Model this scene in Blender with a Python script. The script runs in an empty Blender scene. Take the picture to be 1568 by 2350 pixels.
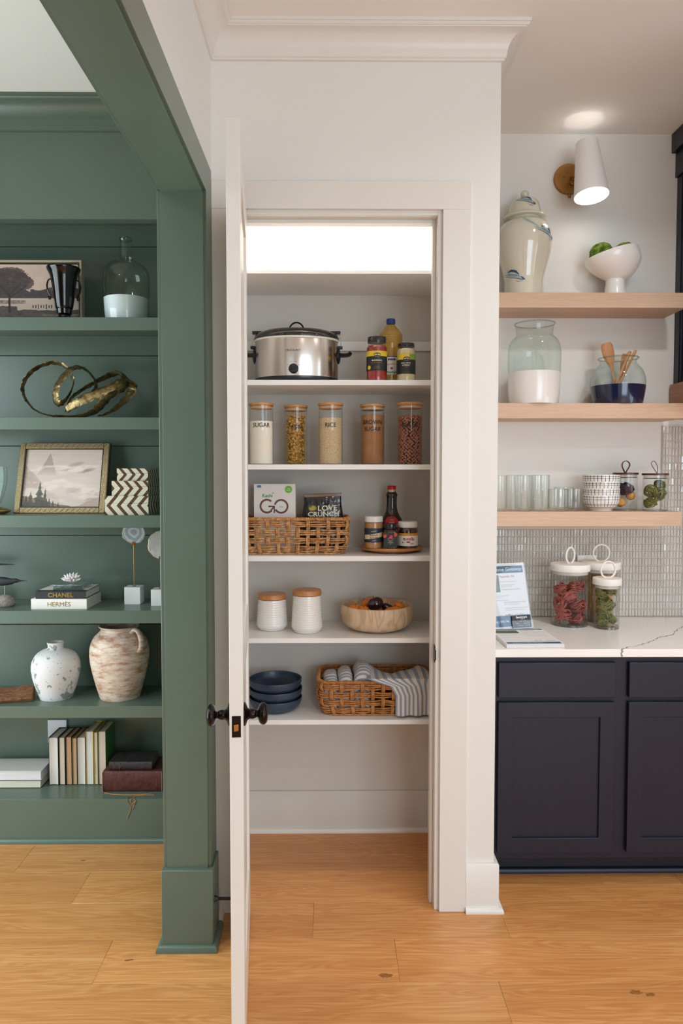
import bpy, bmesh, math, random
import numpy as np
from mathutils import Vector, Matrix, noise as mnoise
random.seed(7)
PI = math.pi
sc = bpy.context.scene
COL = sc.collection

# ------------------------------------------------------------------ camera
FOC, PPX, PPY, PITCH, YAW, EYE = 1640.0, 777.3, 1157.5, math.radians(2.46), math.radians(0.5), 1.58
cam = bpy.data.cameras.new('camera')
cam.sensor_fit = 'HORIZONTAL'; cam.sensor_width = 36.0
cam.lens = FOC / 1568 * 36.0
cam.shift_x = (784 - PPX) / 1568; cam.shift_y = -(1175 - PPY) / 1568
cam.clip_start = 0.05
camo = bpy.data.objects.new('camera', cam); COL.objects.link(camo)
camo.location = (0, 0, EYE)
camo.rotation_euler = (PI / 2 - PITCH, 0, -YAW)
sc.camera = camo
sc.cycles.transparent_max_bounces = 32; sc.cycles.max_bounces = 14; sc.cycles.diffuse_bounces = 6
# ------------------------------------------------------------------ view and light
vs = sc.view_settings
vs.view_transform = 'Standard'; vs.look = 'None'; vs.gamma = 1.0; vs.use_curve_mapping = False
vs.exposure = 0.0
w = bpy.data.worlds.new('daylight'); sc.world = w; w.use_nodes = True
w.node_tree.nodes['Background'].inputs[0].default_value = (0.80, 0.90, 1.0, 1)
w.node_tree.nodes['Background'].inputs[1].default_value = 1.0

def kelvin(c):
    return {'day': (0.80, 1.0, 1.17), 'cool': (0.80, 0.96, 1.02), 'warm': (1.0, 0.86, 0.70), 'soft': (0.96, 0.97, 0.97), 'neutral': (0.86, 0.99, 1.12)}[c]

def area(name, loc, target, sx, sy, power, col, spread=180):
    l = bpy.data.lights.new(name, 'AREA'); l.shape = 'RECTANGLE'; l.size = sx; l.size_y = sy
    l.energy = power; l.color = kelvin(col); l.spread = math.radians(spread)
    o = bpy.data.objects.new(name, l); COL.objects.link(o); o.location = loc
    o.rotation_euler = (Vector(target) - Vector(loc)).to_track_quat('-Z', 'Y').to_euler()
    return o

def disc_light(name, loc, r, power, col, spread=160):
    l = bpy.data.lights.new(name, 'AREA'); l.shape = 'DISK'; l.size = 2 * r
    l.energy = power; l.color = kelvin(col); l.spread = math.radians(spread)
    o = bpy.data.objects.new(name, l); COL.objects.link(o); o.location = loc
    return o

CEIL = 3.10
# daylight entering by the windows behind and beside the camera
area('window_daylight_rear', (2.0, -3.45, 1.45), (2.0, 0, 1.45), 2.5, 2.3, 84, 'day')
area('window_daylight_right', (3.42, 0.6, 1.5), (0, 0.6, 1.4), 1.8, 1.7, 22, 'neutral')
area('window_daylight_study', (-2.62, 1.85, 1.35), (0, 1.85, 1.2), 1.9, 2.4, 80, 'cool')
# recessed ceiling lamps (their housings are built below)
CANS = [(1.40, 1.90, 10, 'soft'), (1.75, 0.9, 10, 'soft'), (0.45, 0.10, 6, 'soft'), (1.75, -0.9, 9, 'soft'), (0.8, -1.6, 8, 'soft'), (-1.5, 0.9, 12, 'neutral'), (-1.5, -0.9, 8, 'neutral')]
for cx, cy, pw, cc in CANS:
    disc_light('recessed_lamp_glow', (cx, cy, CEIL - 0.012), 0.07, pw, cc, 150)
disc_light('pantry_lamp_glow', (0.0, 2.78, CEIL - 0.075), 0.12, 8.5, 'soft', 175)

# ------------------------------------------------------------------ pixel helpers (a point of the photograph on a plane of known depth)
_fw = np.array([math.sin(YAW) * math.cos(PITCH), math.cos(YAW) * math.cos(PITCH), -math.sin(PITCH)])
_rt = np.array([math.cos(YAW), -math.sin(YAW), 0.0]); _up = np.cross(_rt, _fw)
def at(px, py, Y):
    d = _fw + _rt * (px - PPX) / FOC + _up * (PPY - py) / FOC
    t = Y / d[1]
    return float(d[0] * t), float(EYE + d[2] * t)
def proj(X, Y, Z):
    v = np.array([X, Y, Z - EYE]); c = v @ _fw
    return float(PPX + FOC * (v @ _rt) / c), float(PPY - FOC * (v @ _up) / c)
def xat(px, Y, z):                       # x of pixel column px at depth Y and height z
    py = 1100.0
    for _ in range(6):
        X, Z = at(px, py, Y); py += (Z - z) * FOC / Y
    return at(px, py, Y)[0]
def zat(px, py, Y): return at(px, py, Y)[1]
def mpp(Y, z):                           # metres per pixel there
    return float((np.array([0, Y, z - EYE]) @ _fw) / FOC)

# ------------------------------------------------------------------ materials
def srgb(h):
    if isinstance(h, str):
        h = h.lstrip('#'); c = [int(h[i:i + 2], 16) / 255 for i in (0, 2, 4)]
    else: c = [v / 255 for v in h]
    return tuple(v / 12.92 if v <= 0.04045 else ((v + 0.055) / 1.055) ** 2.4 for v in c)
MATS = {}
class N:
    """tiny node-tree helper"""
    def __init__(s, m):
        s.t = m.node_tree; s.n = s.t.nodes; s.l = s.t.links
    def new(s, typ, **kw):
        n = s.n.new(typ)
        for k, v in kw.items():
            if k.startswith('i_'):
                key = k[2:]; key = int(key) if key.isdigit() else key
                n.inputs[key].default_value = v
            else: setattr(n, k, v)
        return n
    def link(s, a, b): s.l.new(a, b)
    def ramp(s, fac, stops):
        r = s.n.new('ShaderNodeValToRGB'); e = r.color_ramp.elements
        while len(e) < len(stops): e.new(0.5)
        for el, (p, c) in zip(e, stops):
            el.position = p; el.color = (*c, 1) if len(c) == 3 else c
        s.link(fac, r.inputs[0]); return r.outputs[0]
    def math(s, op, a, b=None, c=None):
        n = s.n.new('ShaderNodeMath'); n.operation = op
        for i, v in enumerate((a, b, c)):
            if v is None: continue
            if isinstance(v, (int, float)): n.inputs[i].default_value = v
            else: s.link(v, n.inputs[i])
        return n.outputs[0]
    def mix(s, fac, a, b, typ='MIX'):
        n = s.n.new('ShaderNodeMix'); n.data_type = 'RGBA'; n.blend_type = typ
        for i, v in ((0, fac), (6, a), (7, b)):
            if isinstance(v, (int, float)): n.inputs[i].default_value = v
            elif isinstance(v, tuple): n.inputs[i].default_value = (*v, 1) if len(v) == 3 else v
            else: s.link(v, n.inputs[i])
        return n.outputs[2]
def mat(name, col='#808080', rough=0.5, metal=0.0, var=0.0, vscale=8.0, bump=0.0, bscale=60.0, coat=0.0, spec=0.5, sheen=0.0, sss=0.0, **kw):
    if name in MATS: return MATS[name]
    m = bpy.data.materials.new(name); m.use_nodes = True; MATS[name] = m
    p = m.node_tree.nodes['Principled BSDF']; g = N(m)
    c = srgb(col) if not (isinstance(col, tuple) and max(col) <= 1) else col
    p.inputs['Base Color'].default_value = (*c, 1); p.inputs['Roughness'].default_value = rough
    p.inputs['Metallic'].default_value = metal; p.inputs['Specular IOR Level'].default_value = spec
    p.inputs['Coat Weight'].default_value = coat; p.inputs['Coat Roughness'].default_value = 0.06
    if sheen: p.inputs['Sheen Weight'].default_value = sheen
    if sss:
        p.inputs['Subsurface Weight'].default_value = sss; p.inputs['Subsurface Scale'].default_value = 0.01
    tc = g.new('ShaderNodeTexCoord')
    if var:
        nz = g.new('ShaderNodeTexNoise', i_Scale=vscale, i_Detail=5.0)
        g.link(tc.outputs['Object'], nz.inputs['Vector'])
        d = tuple(v * (1 - var) for v in c); b = tuple(min(1, v * (1 + var)) for v in c)
        g.link(g.ramp(nz.outputs[0], [(0.3, d), (0.7, b)]), p.inputs['Base Color'])
    if bump:
        nz = g.new('ShaderNodeTexNoise', i_Scale=bscale, i_Detail=4.0)
        g.link(tc.outputs['Object'], nz.inputs['Vector'])
        bp = g.new('ShaderNodeBump', i_Strength=min(1.0, bump), i_Distance=0.002)
        g.link(nz.outputs[0], bp.inputs['Height']); g.link(bp.outputs[0], p.inputs['Normal'])
    return m
def wood(name, dark, mid, light, axis='X', scale=1.0, rough=0.45, rnd=0.0, coat=0.0, fine=True, cath=0.6):
    if name in MATS: return MATS[name]
    m = bpy.data.materials.new(name); m.use_nodes = True; MATS[name] = m
    p = m.node_tree.nodes['Principled BSDF']; g = N(m)
    tc = g.new('ShaderNodeTexCoord'); oi = g.new('ShaderNodeObjectInfo')
    off = g.new('ShaderNodeVectorMath', operation='SCALE'); off.inputs[3].default_value = 17.0
    comb = g.new('ShaderNodeCombineXYZ')
    for i in range(3): g.link(oi.outputs['Random'], comb.inputs[i])
    g.link(comb.outputs[0], off.inputs[0])
    add = g.new('ShaderNodeVectorMath', operation='ADD'); g.link(tc.outputs['Object'], add.inputs[0]); g.link(off.outputs[0], add.inputs[1])
    st = {'X': (0.8, 9, 9), 'Y': (9, 0.8, 9), 'Z': (9, 9, 0.8)}[axis]
    mp = g.new('ShaderNodeMapping'); mp.inputs['Scale'].default_value = tuple(v * scale for v in st); g.link(add.outputs[0], mp.inputs[0])
    n1 = g.new('ShaderNodeTexNoise', i_Scale=1.6, i_Detail=2.0, i_Distortion=0.6); g.link(mp.outputs[0], n1.inputs[0])
    # growth rings: sine of a warped field
    ring = g.math('SINE', g.math('MULTIPLY', n1.outputs[0], 90.0))
    ring = g.math('MULTIPLY_ADD', ring, 0.5 * cath, 0.5)
    st2 = {'X': (2.5, 90, 90), 'Y': (90, 2.5, 90), 'Z': (90, 90, 2.5)}[axis]
    mp2 = g.new('ShaderNodeMapping'); mp2.inputs['Scale'].default_value = tuple(v * scale for v in st2); g.link(add.outputs[0], mp2.inputs[0])
    n2 = g.new('ShaderNodeTexNoise', i_Scale=1.6, i_Detail=4.0); g.link(mp2.outputs[0], n2.inputs[0])
    n3 = g.new('ShaderNodeTexNoise', i_Scale=0.8, i_Detail=3.0); g.link(mp.outputs[0], n3.inputs[0])
    f = g.math('ADD', g.math('MULTIPLY', ring, 0.17), g.math('MULTIPLY', n2.outputs[0], 0.50))
    f = g.math('ADD', f, g.math('MULTIPLY', n3.outputs[0], 0.40))
    c = g.ramp(f, [(0.33, srgb(dark)), (0.53, srgb(mid)), (0.73, srgb(light))])
    if rnd:
        hsv = g.new('ShaderNodeHueSaturation'); g.link(c, hsv.inputs['Color'])
        g.link(g.math('MULTIPLY_ADD', oi.outputs['Random'], rnd, 1 - rnd / 2), hsv.inputs['Value'])
        c = hsv.outputs[0]
    g.link(c, p.inputs['Base Color'])
    p.inputs['Roughness'].default_value = rough; p.inputs['Coat Weight'].default_value = coat; p.inputs['Coat Roughness'].default_value = 0.42
    bp = g.new('ShaderNodeBump', i_Strength=0.15, i_Distance=0.001); g.link(n2.outputs[0], bp.inputs['Height']); g.link(bp.outputs[0], p.inputs['Normal'])
    return m
def glass(name, tint=(0.93, 0.96, 0.95), gloss=1.0, rough=0.02):
    """a thin glass wall: lets light straight through, mirrors more at a slant"""
    if name in MATS: return MATS[name]
    m = bpy.data.materials.new(name); m.use_nodes = True; MATS[name] = m
    g = N(m); g.n.clear()
    out = g.new('ShaderNodeOutputMaterial'); tr = g.new('ShaderNodeBsdfTransparent'); gl = g.new('ShaderNodeBsdfGlossy', i_Roughness=rough)
    lw = g.new('ShaderNodeLayerWeight', i_Blend=0.5)
    # edge tint: the wall is seen through more glass at a slant
    c = g.mix(g.math('POWER', lw.outputs['Facing'], 4.0), (*tint,), tuple(v * v * 0.80 for v in tint)); g.link(c, tr.inputs[0])
    mx = g.new('ShaderNodeMixShader'); g.link(g.math('MULTIPLY', g.math('MULTIPLY_ADD', g.math('POWER', lw.outputs['Facing'], 4.0), 0.75, 0.045), gloss), mx.inputs[0])
    g.link(tr.outputs[0], mx.inputs[1]); g.link(gl.outputs[0], mx.inputs[2]); g.link(mx.outputs[0], out.inputs[0])
    return m
def colattr(name, rough=0.6, coat=0.0, spec=0.4):
    if name in MATS: return MATS[name]
    m = bpy.data.materials.new(name); m.use_nodes = True; MATS[name] = m
    p = m.node_tree.nodes['Principled BSDF']; g = N(m)
    a = g.new('ShaderNodeAttribute'); a.attribute_name = 'print'; g.link(a.outputs['Color'], p.inputs['Base Color'])
    p.inputs['Roughness'].default_value = rough; p.inputs['Coat Weight'].default_value = coat; p.inputs['Specular IOR Level'].default_value = spec
    return m
def emis(name, col, s):
    m = bpy.data.materials.new(name); m.use_nodes = True; MATS[name] = m
    p = m.node_tree.nodes['Principled BSDF']; p.inputs['Emission Color'].default_value = (*col, 1); p.inputs['Emission Strength'].default_value = s
    p.inputs['Base Color'].default_value = (0.9, 0.9, 0.88, 1)
    return m

# ------------------------------------------------------------------ geometry
class B:
    def __init__(s): s.v = []; s.f = []; s.uv = None
    def quadbox(s, P):                       # 8 corners: bottom 4 ccw, top 4 ccw
        n = len(s.v); s.v += [tuple(p) for p in P]
        s.f += [tuple(n + i for i in q) for q in ((3, 2, 1, 0), (4, 5, 6, 7), (0, 1, 5, 4), (1, 2, 6, 5), (2, 3, 7, 6), (3, 0, 4, 7))]
        return s
    def box(s, x0, x1, y0, y1, z0, z1):
        return s.quadbox([(x0, y0, z0), (x1, y0, z0), (x1, y1, z0), (x0, y1, z0), (x0, y0, z1), (x1, y0, z1), (x1, y1, z1), (x0, y1, z1)])
    def lathe(s, pr, n=40, c=(0, 0, 0), sx=1, sy=1, fn=None):
        """profile of (r, z) from bottom to top, or any order"""
        rings = []
        for r, z in pr:
            if r <= 1e-6:
                s.v.append((c[0], c[1], c[2] + z)); rings.append([len(s.v) - 1])
            else:
                k = len(s.v)
                for i in range(n):
                    a = 2 * PI * i / n; x, y, zz = r * math.cos(a) * sx, r * math.sin(a) * sy, z
                    if fn: x, y, zz = fn(x, y, zz)
                    s.v.append((c[0] + x, c[1] + y, c[2] + zz))
                rings.append(list(range(k, k + n)))
        for A, C in zip(rings, rings[1:]):
            for i in range(n):
                j = (i + 1) % n
                if len(A) == 1 and len(C) == 1: continue
                if len(A) == 1: s.f.append((A[0], C[j], C[i]))
                elif len(C) == 1: s.f.append((A[i], A[j], C[0]))
                else: s.f.append((A[i], A[j], C[j], C[i]))
        return s
    def tube(s, pts, r, n=8, closed=False, flat=1.0, up=None, twist=None):
        """r: radius or list; flat: second radius / first; twist: list of angles"""
        P = [Vector(p) for p in pts]; m = len(P)
        rr = r if isinstance(r, (list, tuple)) else [r] * m
        T = []
        for i in range(m):
            if closed: t = P[(i + 1) % m] - P[i - 1]
            else: t = P[min(i + 1, m - 1)] - P[max(i - 1, 0)]
            T.append(t.normalized() if t.length > 1e-9 else Vector((0, 0, 1)))
        u = Vector(up) if up else (Vector((0, 0, 1)) if abs(T[0].z) < 0.9 else Vector((1, 0, 0)))
        nrm = (u - T[0] * u.dot(T[0])).normalized(); k0 = len(s.v)
        for i in range(m):
            nrm = (nrm - T[i] * nrm.dot(T[i])); nrm = nrm.normalized() if nrm.length > 1e-6 else T[i].orthogonal().normalized()
            bn = T[i].cross(nrm); ang = twist[i] if twist else 0
            for q in range(n):
                a = 2 * PI * q / n; dx, dy = rr[i] * math.cos(a), rr[i] * flat * math.sin(a)
                ca, sa = math.cos(ang), math.sin(ang)
                s.v.append(tuple(P[i] + nrm * (dx * ca - dy * sa) + bn * (dx * sa + dy * ca)))
        for i in range(m if closed else m - 1):
            a = k0 + i * n; b = k0 + ((i + 1) % m) * n
            for q in range(n):
                w_ = (q + 1) % n; s.f.append((a + q, a + w_, b + w_, b + q))
        if not closed:
            s.f.append(tuple(k0 + q for q in reversed(range(n)))); s.f.append(tuple(k0 + (m - 1) * n + q for q in range(n)))
        return s
    def sphere(s, c, r, nu=20, nv=12, fn=None):
        r3 = r if isinstance(r, (tuple, list)) else (r, r, r)
        pr = [(math.sin(PI * j / nv), -math.cos(PI * j / nv)) for j in range(nv + 1)]
        pr[0] = (0, -1); pr[-1] = (0, 1)
        k = len(s.v); s.lathe(pr, nu)
        for i in range(k, len(s.v)):
            x, y, z = s.v[i]; q = (x * r3[0], y * r3[1], z * r3[2])
            if fn: q = fn(*q)
            s.v[i] = (q[0] + c[0], q[1] + c[1], q[2] + c[2])
        return s
    def grid(s, fn, nu, nv, close_u=False):
        k = len(s.v); uvs = []
        for j in range(nv + 1):
            for i in range(nu + (0 if close_u else 1)):
                s.v.append(tuple(fn(i / nu, j / nv)))
        W = nu if close_u else nu + 1
        if s.uv is None: s.uv = {}
        for j in range(nv):
            for i in range(nu):
                i2 = (i + 1) % W
                s.f.append((k + j * W + i, k + j * W + i2, k + (j + 1) * W + i2, k + (j + 1) * W + i))
                s.uv[len(s.f) - 1] = ((i / nu, j / nv), ((i + 1) / nu, j / nv), ((i + 1) / nu, (j + 1) / nv), (i / nu, (j + 1) / nv))
        return s
    def extrude(s, poly, fn, d0, d1):
        """poly: list of 2D; fn(a, b, d) -> 3D"""
        k = len(s.v); m = len(poly)
        s.v += [tuple(fn(a, b, d0)) for a, b in poly] + [tuple(fn(a, b, d1)) for a, b in poly]
        s.f.append(tuple(k + i for i in range(m))); s.f.append(tuple(k + m + i for i in reversed(range(m))))
        for i in range(m):
            j = (i + 1) % m; s.f.append((k + j, k + i, k + m + i, k + m + j))
        return s
    def merge(s, o, mtx=None):
        k = len(s.v)
        s.v += [tuple(mtx @ Vector(p)) for p in o.v] if mtx else list(o.v)
        s.f += [tuple(k + i for i in f) for f in o.f]
        return s
    def move(s, M):
        s.v = [tuple(M @ Vector(p)) for p in s.v]; return s
def obj(name, b, m, parent=None, loc=(0, 0, 0), smooth=True, bevel=0.0, solid=0.0, rot=None, seg=2, ang=40, fix=False, **tags):
    me = bpy.data.meshes.new(name); me.from_pydata(b.v, [], b.f); me.update()
    if fix:
        bm = bmesh.new(); bm.from_mesh(me); bmesh.ops.recalc_face_normals(bm, faces=bm.faces); bm.to_mesh(me); bm.free()
    if m: me.materials.append(m)
    if b.uv:
        ul = me.uv_layers.new(name='UVMap')
        for p in me.polygons:
            if p.index in b.uv:
                for li, u in zip(p.loop_indices, b.uv[p.index]): ul.data[li].uv = u
    if smooth:
        me.polygons.foreach_set('use_smooth', [True] * len(me.polygons)); me.set_sharp_from_angle(angle=math.radians(ang))
    o = bpy.data.objects.new(name, me); COL.objects.link(o); o.location = loc
    if rot: o.rotation_euler = rot
    if parent: o.parent = parent
    if bevel:
        md = o.modifiers.new('soft_edge', 'BEVEL'); md.width = bevel; md.segments = seg; md.limit_method = 'ANGLE'
    if solid:
        md = o.modifiers.new('thickness', 'SOLIDIFY'); md.thickness = solid; md.offset = 0
    for k, v in tags.items(): o[k] = v
    return o
def thing(name, label, cat, loc, group=None, rz=0.0):
    o = bpy.data.objects.new(name, None); COL.objects.link(o); o.location = loc; o.rotation_euler = (0, 0, rz)
    o.empty_display_size = 0.05; o['label'] = label; o['category'] = cat
    if group: o['group'] = group
    return o
def tag(o, label, cat, group=None, kind=None):
    o['label'] = label; o['category'] = cat
    if group: o['group'] = group
    if kind: o['kind'] = kind
    return o
def struct(name, b, m, label, cat, parent=None, **kw):
    o = obj(name, b, m, parent, **kw)
    if not parent:
        o['kind'] = 'structure'; o['label'] = label; o['category'] = cat
    return o
_tcache = {}
def text_mesh(s, size, align='CENTER', bold=0.0, spacing=1.0):
    key = (s, round(size, 5), align, bold, spacing)
    if key not in _tcache:
        cu = bpy.data.curves.new('t', 'FONT'); cu.body = s; cu.size = size; cu.align_x = align; cu.offset = bold; cu.space_character = spacing; cu.resolution_u = 3
        o = bpy.data.objects.new('t', cu); COL.objects.link(o)
        me = bpy.data.meshes.new_from_object(o.evaluated_get(bpy.context.evaluated_depsgraph_get()))
        _tcache[key] = ([tuple(v.co) for v in me.vertices], [tuple(p.vertices) for p in me.polygons])
        bpy.data.objects.remove(o); bpy.data.curves.remove(cu); bpy.data.meshes.remove(me)
    return _tcache[key]
def write(s, size, m, parent, fn, name='lettering', align='CENTER', bold=0.0, sx=1.0, sy=1.0, slant=0.0, rot=0.0, into=None):
    """flat print: fn(x, z) -> 3D point on the carrying surface"""
    V, F = text_mesh(s, size, align, bold)
    b = into if into is not None else B(); k = len(b.v); cr, sr = math.cos(rot), math.sin(rot)
    for v in V:
        x, y = v[0] * sx + slant * v[1], v[1] * sy
        b.v.append(tuple(fn(x * cr - y * sr, x * sr + y * cr)))
    b.f += [tuple(k + i for i in f) for f in F]
    if into is not None: return b
    return obj(name, b, m, parent, smooth=False)
def patch(fn, x0, x1, z0, z1, nu=12, nv=6):
    return B().grid(lambda u, v: fn(x0 + (x1 - x0) * u, z0 + (z1 - z0) * v), nu, nv)
def blob(fn, cx, cz, rx, rz, n=24, into=None, rot=0):
    b = into or B(); k = len(b.v); b.v.append(tuple(fn(cx, cz)))
    for i in range(n):
        a = 2 * PI * i / n; x, z = rx * math.cos(a), rz * math.sin(a)
        b.v.append(tuple(fn(cx + x * math.cos(rot) - z * math.sin(rot), cz + x * math.sin(rot) + z * math.cos(rot))))
    for i in range(n): b.f.append((k, k + 1 + i, k + 1 + (i + 1) % n))
    return b
def stroke(fn, pts, ws, into=None, sub=4):
    """brush stroke of given widths along pts"""
    b = into or B(); P = []; W = []
    for i in range(len(pts) - 1):
        for q in range(sub):
            t = q / sub; P.append((pts[i][0] * (1 - t) + pts[i + 1][0] * t, pts[i][1] * (1 - t) + pts[i + 1][1] * t)); W.append(ws[i] * (1 - t) + ws[i + 1] * t)
    P.append(pts[-1]); W.append(ws[-1]); k = len(b.v)
    for i, (x, z) in enumerate(P):
        a = P[max(i - 1, 0)]; c = P[min(i + 1, len(P) - 1)]; dx, dz = c[0] - a[0], c[1] - a[1]; L = math.hypot(dx, dz) or 1
        nx, nz = -dz / L * W[i] / 2, dx / L * W[i] / 2
        b.v.append(tuple(fn(x + nx, z + nz))); b.v.append(tuple(fn(x - nx, z - nz)))
    for i in range(len(P) - 1): b.f.append((k + 2 * i, k + 2 * i + 1, k + 2 * i + 3, k + 2 * i + 2))
    return b
def flatfn(y, z0=0.0, x0=0.0): return lambda x, z: (x0 + x, y, z0 + z)
def cylfn(r, z0=0.0, turn=0.0, eps=0.0004, sy=1.0):
    """wrap print round an upright round body (r a number or function of height)"""
    def f(x, z):
        R = (r(z0 + z) if callable(r) else r) + eps; a = x / R + turn
        return (R * math.sin(a), -R * math.cos(a) * sy, z0 + z)
    return f
def profr(pr):
    """radius at a height from an (r, z) profile"""
    q = sorted(((z, r) for r, z in pr))
    def f(z):
        if z <= q[0][0]: return q[0][1]
        for (z0, r0), (z1, r1) in zip(q, q[1:]):
            if z <= z1: return r0 + (r1 - r0) * (z - z0) / max(1e-9, z1 - z0)
        return q[-1][1]
    return f
def smooth_prof(pr, k=4):
    """Catmull-Rom through profile points"""
    out = []
    P = [pr[0]] + list(pr) + [pr[-1]]
    for i in range(1, len(P) - 2):
        for q in range(k):
            t = q / k; a, b_, c, d = P[i - 1], P[i], P[i + 1], P[i + 2]
            out.append(tuple(0.5 * (2 * b_[j] + (c[j] - a[j]) * t + (2 * a[j] - 5 * b_[j] + 4 * c[j] - d[j]) * t * t + (3 * b_[j] - a[j] - 3 * c[j] + d[j]) * t ** 3) for j in (0, 1)))
    out.append(tuple(pr[-1])); return [(max(0.0, r), z) for r, z in out]
def pxprof(px, Y, z0, pts):
    """(half width in px, y in px) pairs -> (r, z); y None means the base"""
    out = []
    for hw, y in pts:
        z = 0.0 if y is None else zat(px, y, Y) - z0
        out.append((hw * mpp(Y, z0 + z), z))
    return out
def turn_to_cam(x, y): return math.atan2(x, y)    # angle that turns a front (facing -Y) towards the camera, about the vertical

# ================================================================== MATERIALS
WHITE = mat('wall_paint_white', '#E4E2DD', 0.55, bump=0.04, bscale=300)
TRIMW = mat('trim_paint_white', '#E2DED7', 0.34)
CEILM = mat('ceiling_paint', '#EFECE6', 0.7)
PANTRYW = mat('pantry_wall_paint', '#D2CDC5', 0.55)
GREEN = mat('paint_sage_green', '#5C6A5D', 0.30, var=0.04, vscale=3, spec=0.55)
GREENW = mat('paint_sage_wall', '#5C6A5D', 0.42, spec=0.5)
NAVY = mat('paint_navy', '#171A2A', 0.36, var=0.06, vscale=4, spec=0.4)
SHELFW = mat('pantry_shelf_white', '#EDEAE6', 0.35)
OAK = wood('oak_floor', '#B87840', '#CB8A4C', '#DBA264', 'X', 1.0, 0.42, rnd=0.14, coat=0.5, cath=0.8)
PALEWOOD = wood('pale_maple_shelf', '#C4A184', '#D0AE92', '#DBBCA2', 'X', 1.6, 0.5, rnd=0.03, cath=0.35)
QUARTZ = mat('quartz_white', '#F4F1EC', 0.14, var=0.015, vscale=5, coat=0.1)
BRONZE = mat('oil_rubbed_bronze', '#2A2220', 0.25, 0.85)
BRASS = mat('aged_brass', '#A87B45', 0.32, 0.9, var=0.12, vscale=30)
BLACK = mat('black_plastic', '#17161A', 0.25)
CHROME = mat('chrome', '#D5D2CE', 0.12, 1.0)
GLASS = glass('clear_glass'); GREENGLASS = glass('greenish_glass', (0.945, 0.975, 0.955))
WHITECER = mat('white_ceramic', '#EFEBE4', 0.2, coat=0.4)
INK = mat('black_print', '#1D1A1A', 0.5)

# ================================================================== FLOOR
fb = B().box(-3.7, 3.5, -3.6, 3.45, -0.06, -0.016)
floor = struct('floor', fb, mat('subfloor', '#3A2818', 0.9), 'wide-plank light oak floor running through both rooms', 'floor')
P0, PW = 2.157, 0.208
joints = {3: [-3.2, -1.265, 0.9], 2: [-2.9, -0.96, 1.35], 1: [-2.3, -0.068, 0.607, 2.4], 0: [-2.6, -0.745, 0.21, 1.42], -1: [-1.5, 0.517, 2.3]}
rr = random.Random(3)
for k in range(-27, 7):
    y0, y1 = P0 + k * PW, min(3.43, P0 + (k + 1) * PW)
    if y0 > 3.4: continue
    js = joints.get(k)
    if not js:
        js = []; x = -3.7 + rr.uniform(0.6, 1.8)
        while x < 3.3: js.append(x); x += rr.uniform(1.3, 2.1)
    xs = [-3.7] + js + [3.5]
    for a, b in zip(xs, xs[1:]):
        g_ = 0.0003
        cx = (a + b) / 2
        obj('plank', B().box(a + g_ - cx, b - g_ - cx, y0 + g_ - y0, y1 - g_ - y0, -0.016, 0), OAK, floor, loc=(cx, y0, 0), bevel=0.0005, seg=1)
# knots burnt into three planks
KN = mat('knot_dark', '#93602F', 0.5, var=0.35, vscale=70)
rk = random.Random(12)
for kx, ky, kr in ((0.168, 2.185, 0.014), (0.925, 2.105, 0.013), (0.965, 2.095, 0.010), (-0.668, 2.262, 0.006), (-0.655, 2.265, 0.005), (-1.02, 2.865, 0.006)):
    kb = B(); n_ = 22; kb.v = [(0, 0, 0)]
    for i in range(n_):
        a = 2 * PI * i / n_; r_ = kr * rk.uniform(0.7, 1.15); kb.v.append((r_ * 1.7 * math.cos(a), r_ * 0.75 * math.sin(a), 0))
    kb.f = [(0, 1 + i, 1 + (i + 1) % n_) for i in range(n_)]
    obj('knot', kb, KN, floor, loc=(kx, ky, 0.0003), smooth=False)
# ================================================================== CEILING, WALLS
struct('ceiling', B().box(-3.7, 3.5, -3.6, 3.45, CEIL, CEIL + 0.1), CEILM, 'flat white ceiling over both rooms', 'ceiling')
OPX0, OPX1, OPZ = -0.333, 0.378, 2.488          # pantry opening
WF = 2.525                                        # pantry front wall face
XL = -0.418                                       # left wall face
XC = 0.584                                        # outer corner of the pantry
JY, JZ = 2.335, 2.492                             # green opening: far jamb and head
b = B().box(XL, OPX0, WF, 2.64, 0, CEIL).box(OPX1, XC, WF, 2.64, 0, CEIL).box(OPX0, OPX1, WF, 2.64, OPZ, CEIL)
struct('wall_front', b, WHITE, 'white painted pantry front wall around the doorway', 'wall')
struct('wall_pantry_right', B().box(0.433, XC, 2.64, 3.36, 0, CEIL), WHITE, 'white wall between pantry and kitchen niche', 'wall')
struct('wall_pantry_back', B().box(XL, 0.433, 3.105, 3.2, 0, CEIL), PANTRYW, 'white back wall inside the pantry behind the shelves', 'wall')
struct('wall_back', B().box(XC, 3.5, 3.26, 3.36, 0, CEIL), WHITE, 'white kitchen niche wall behind the wood shelves', 'wall')
XM = -0.48
def leftwall(x0, x1):
    return B().box(x0, x1, JY, 3.40, 0, CEIL).box(x0, x1, -1.6, JY, JZ, CEIL).box(x0, x1, -3.3, -1.6, 0, CEIL)
struct('wall_left', leftwall(XM, XL), WHITE, 'white wall face above the wide cased opening', 'wall')
struct('wall_study_right', leftwall(-0.545, XM), GREENW, 'green face of the dividing wall on the study side', 'wall')
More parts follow.
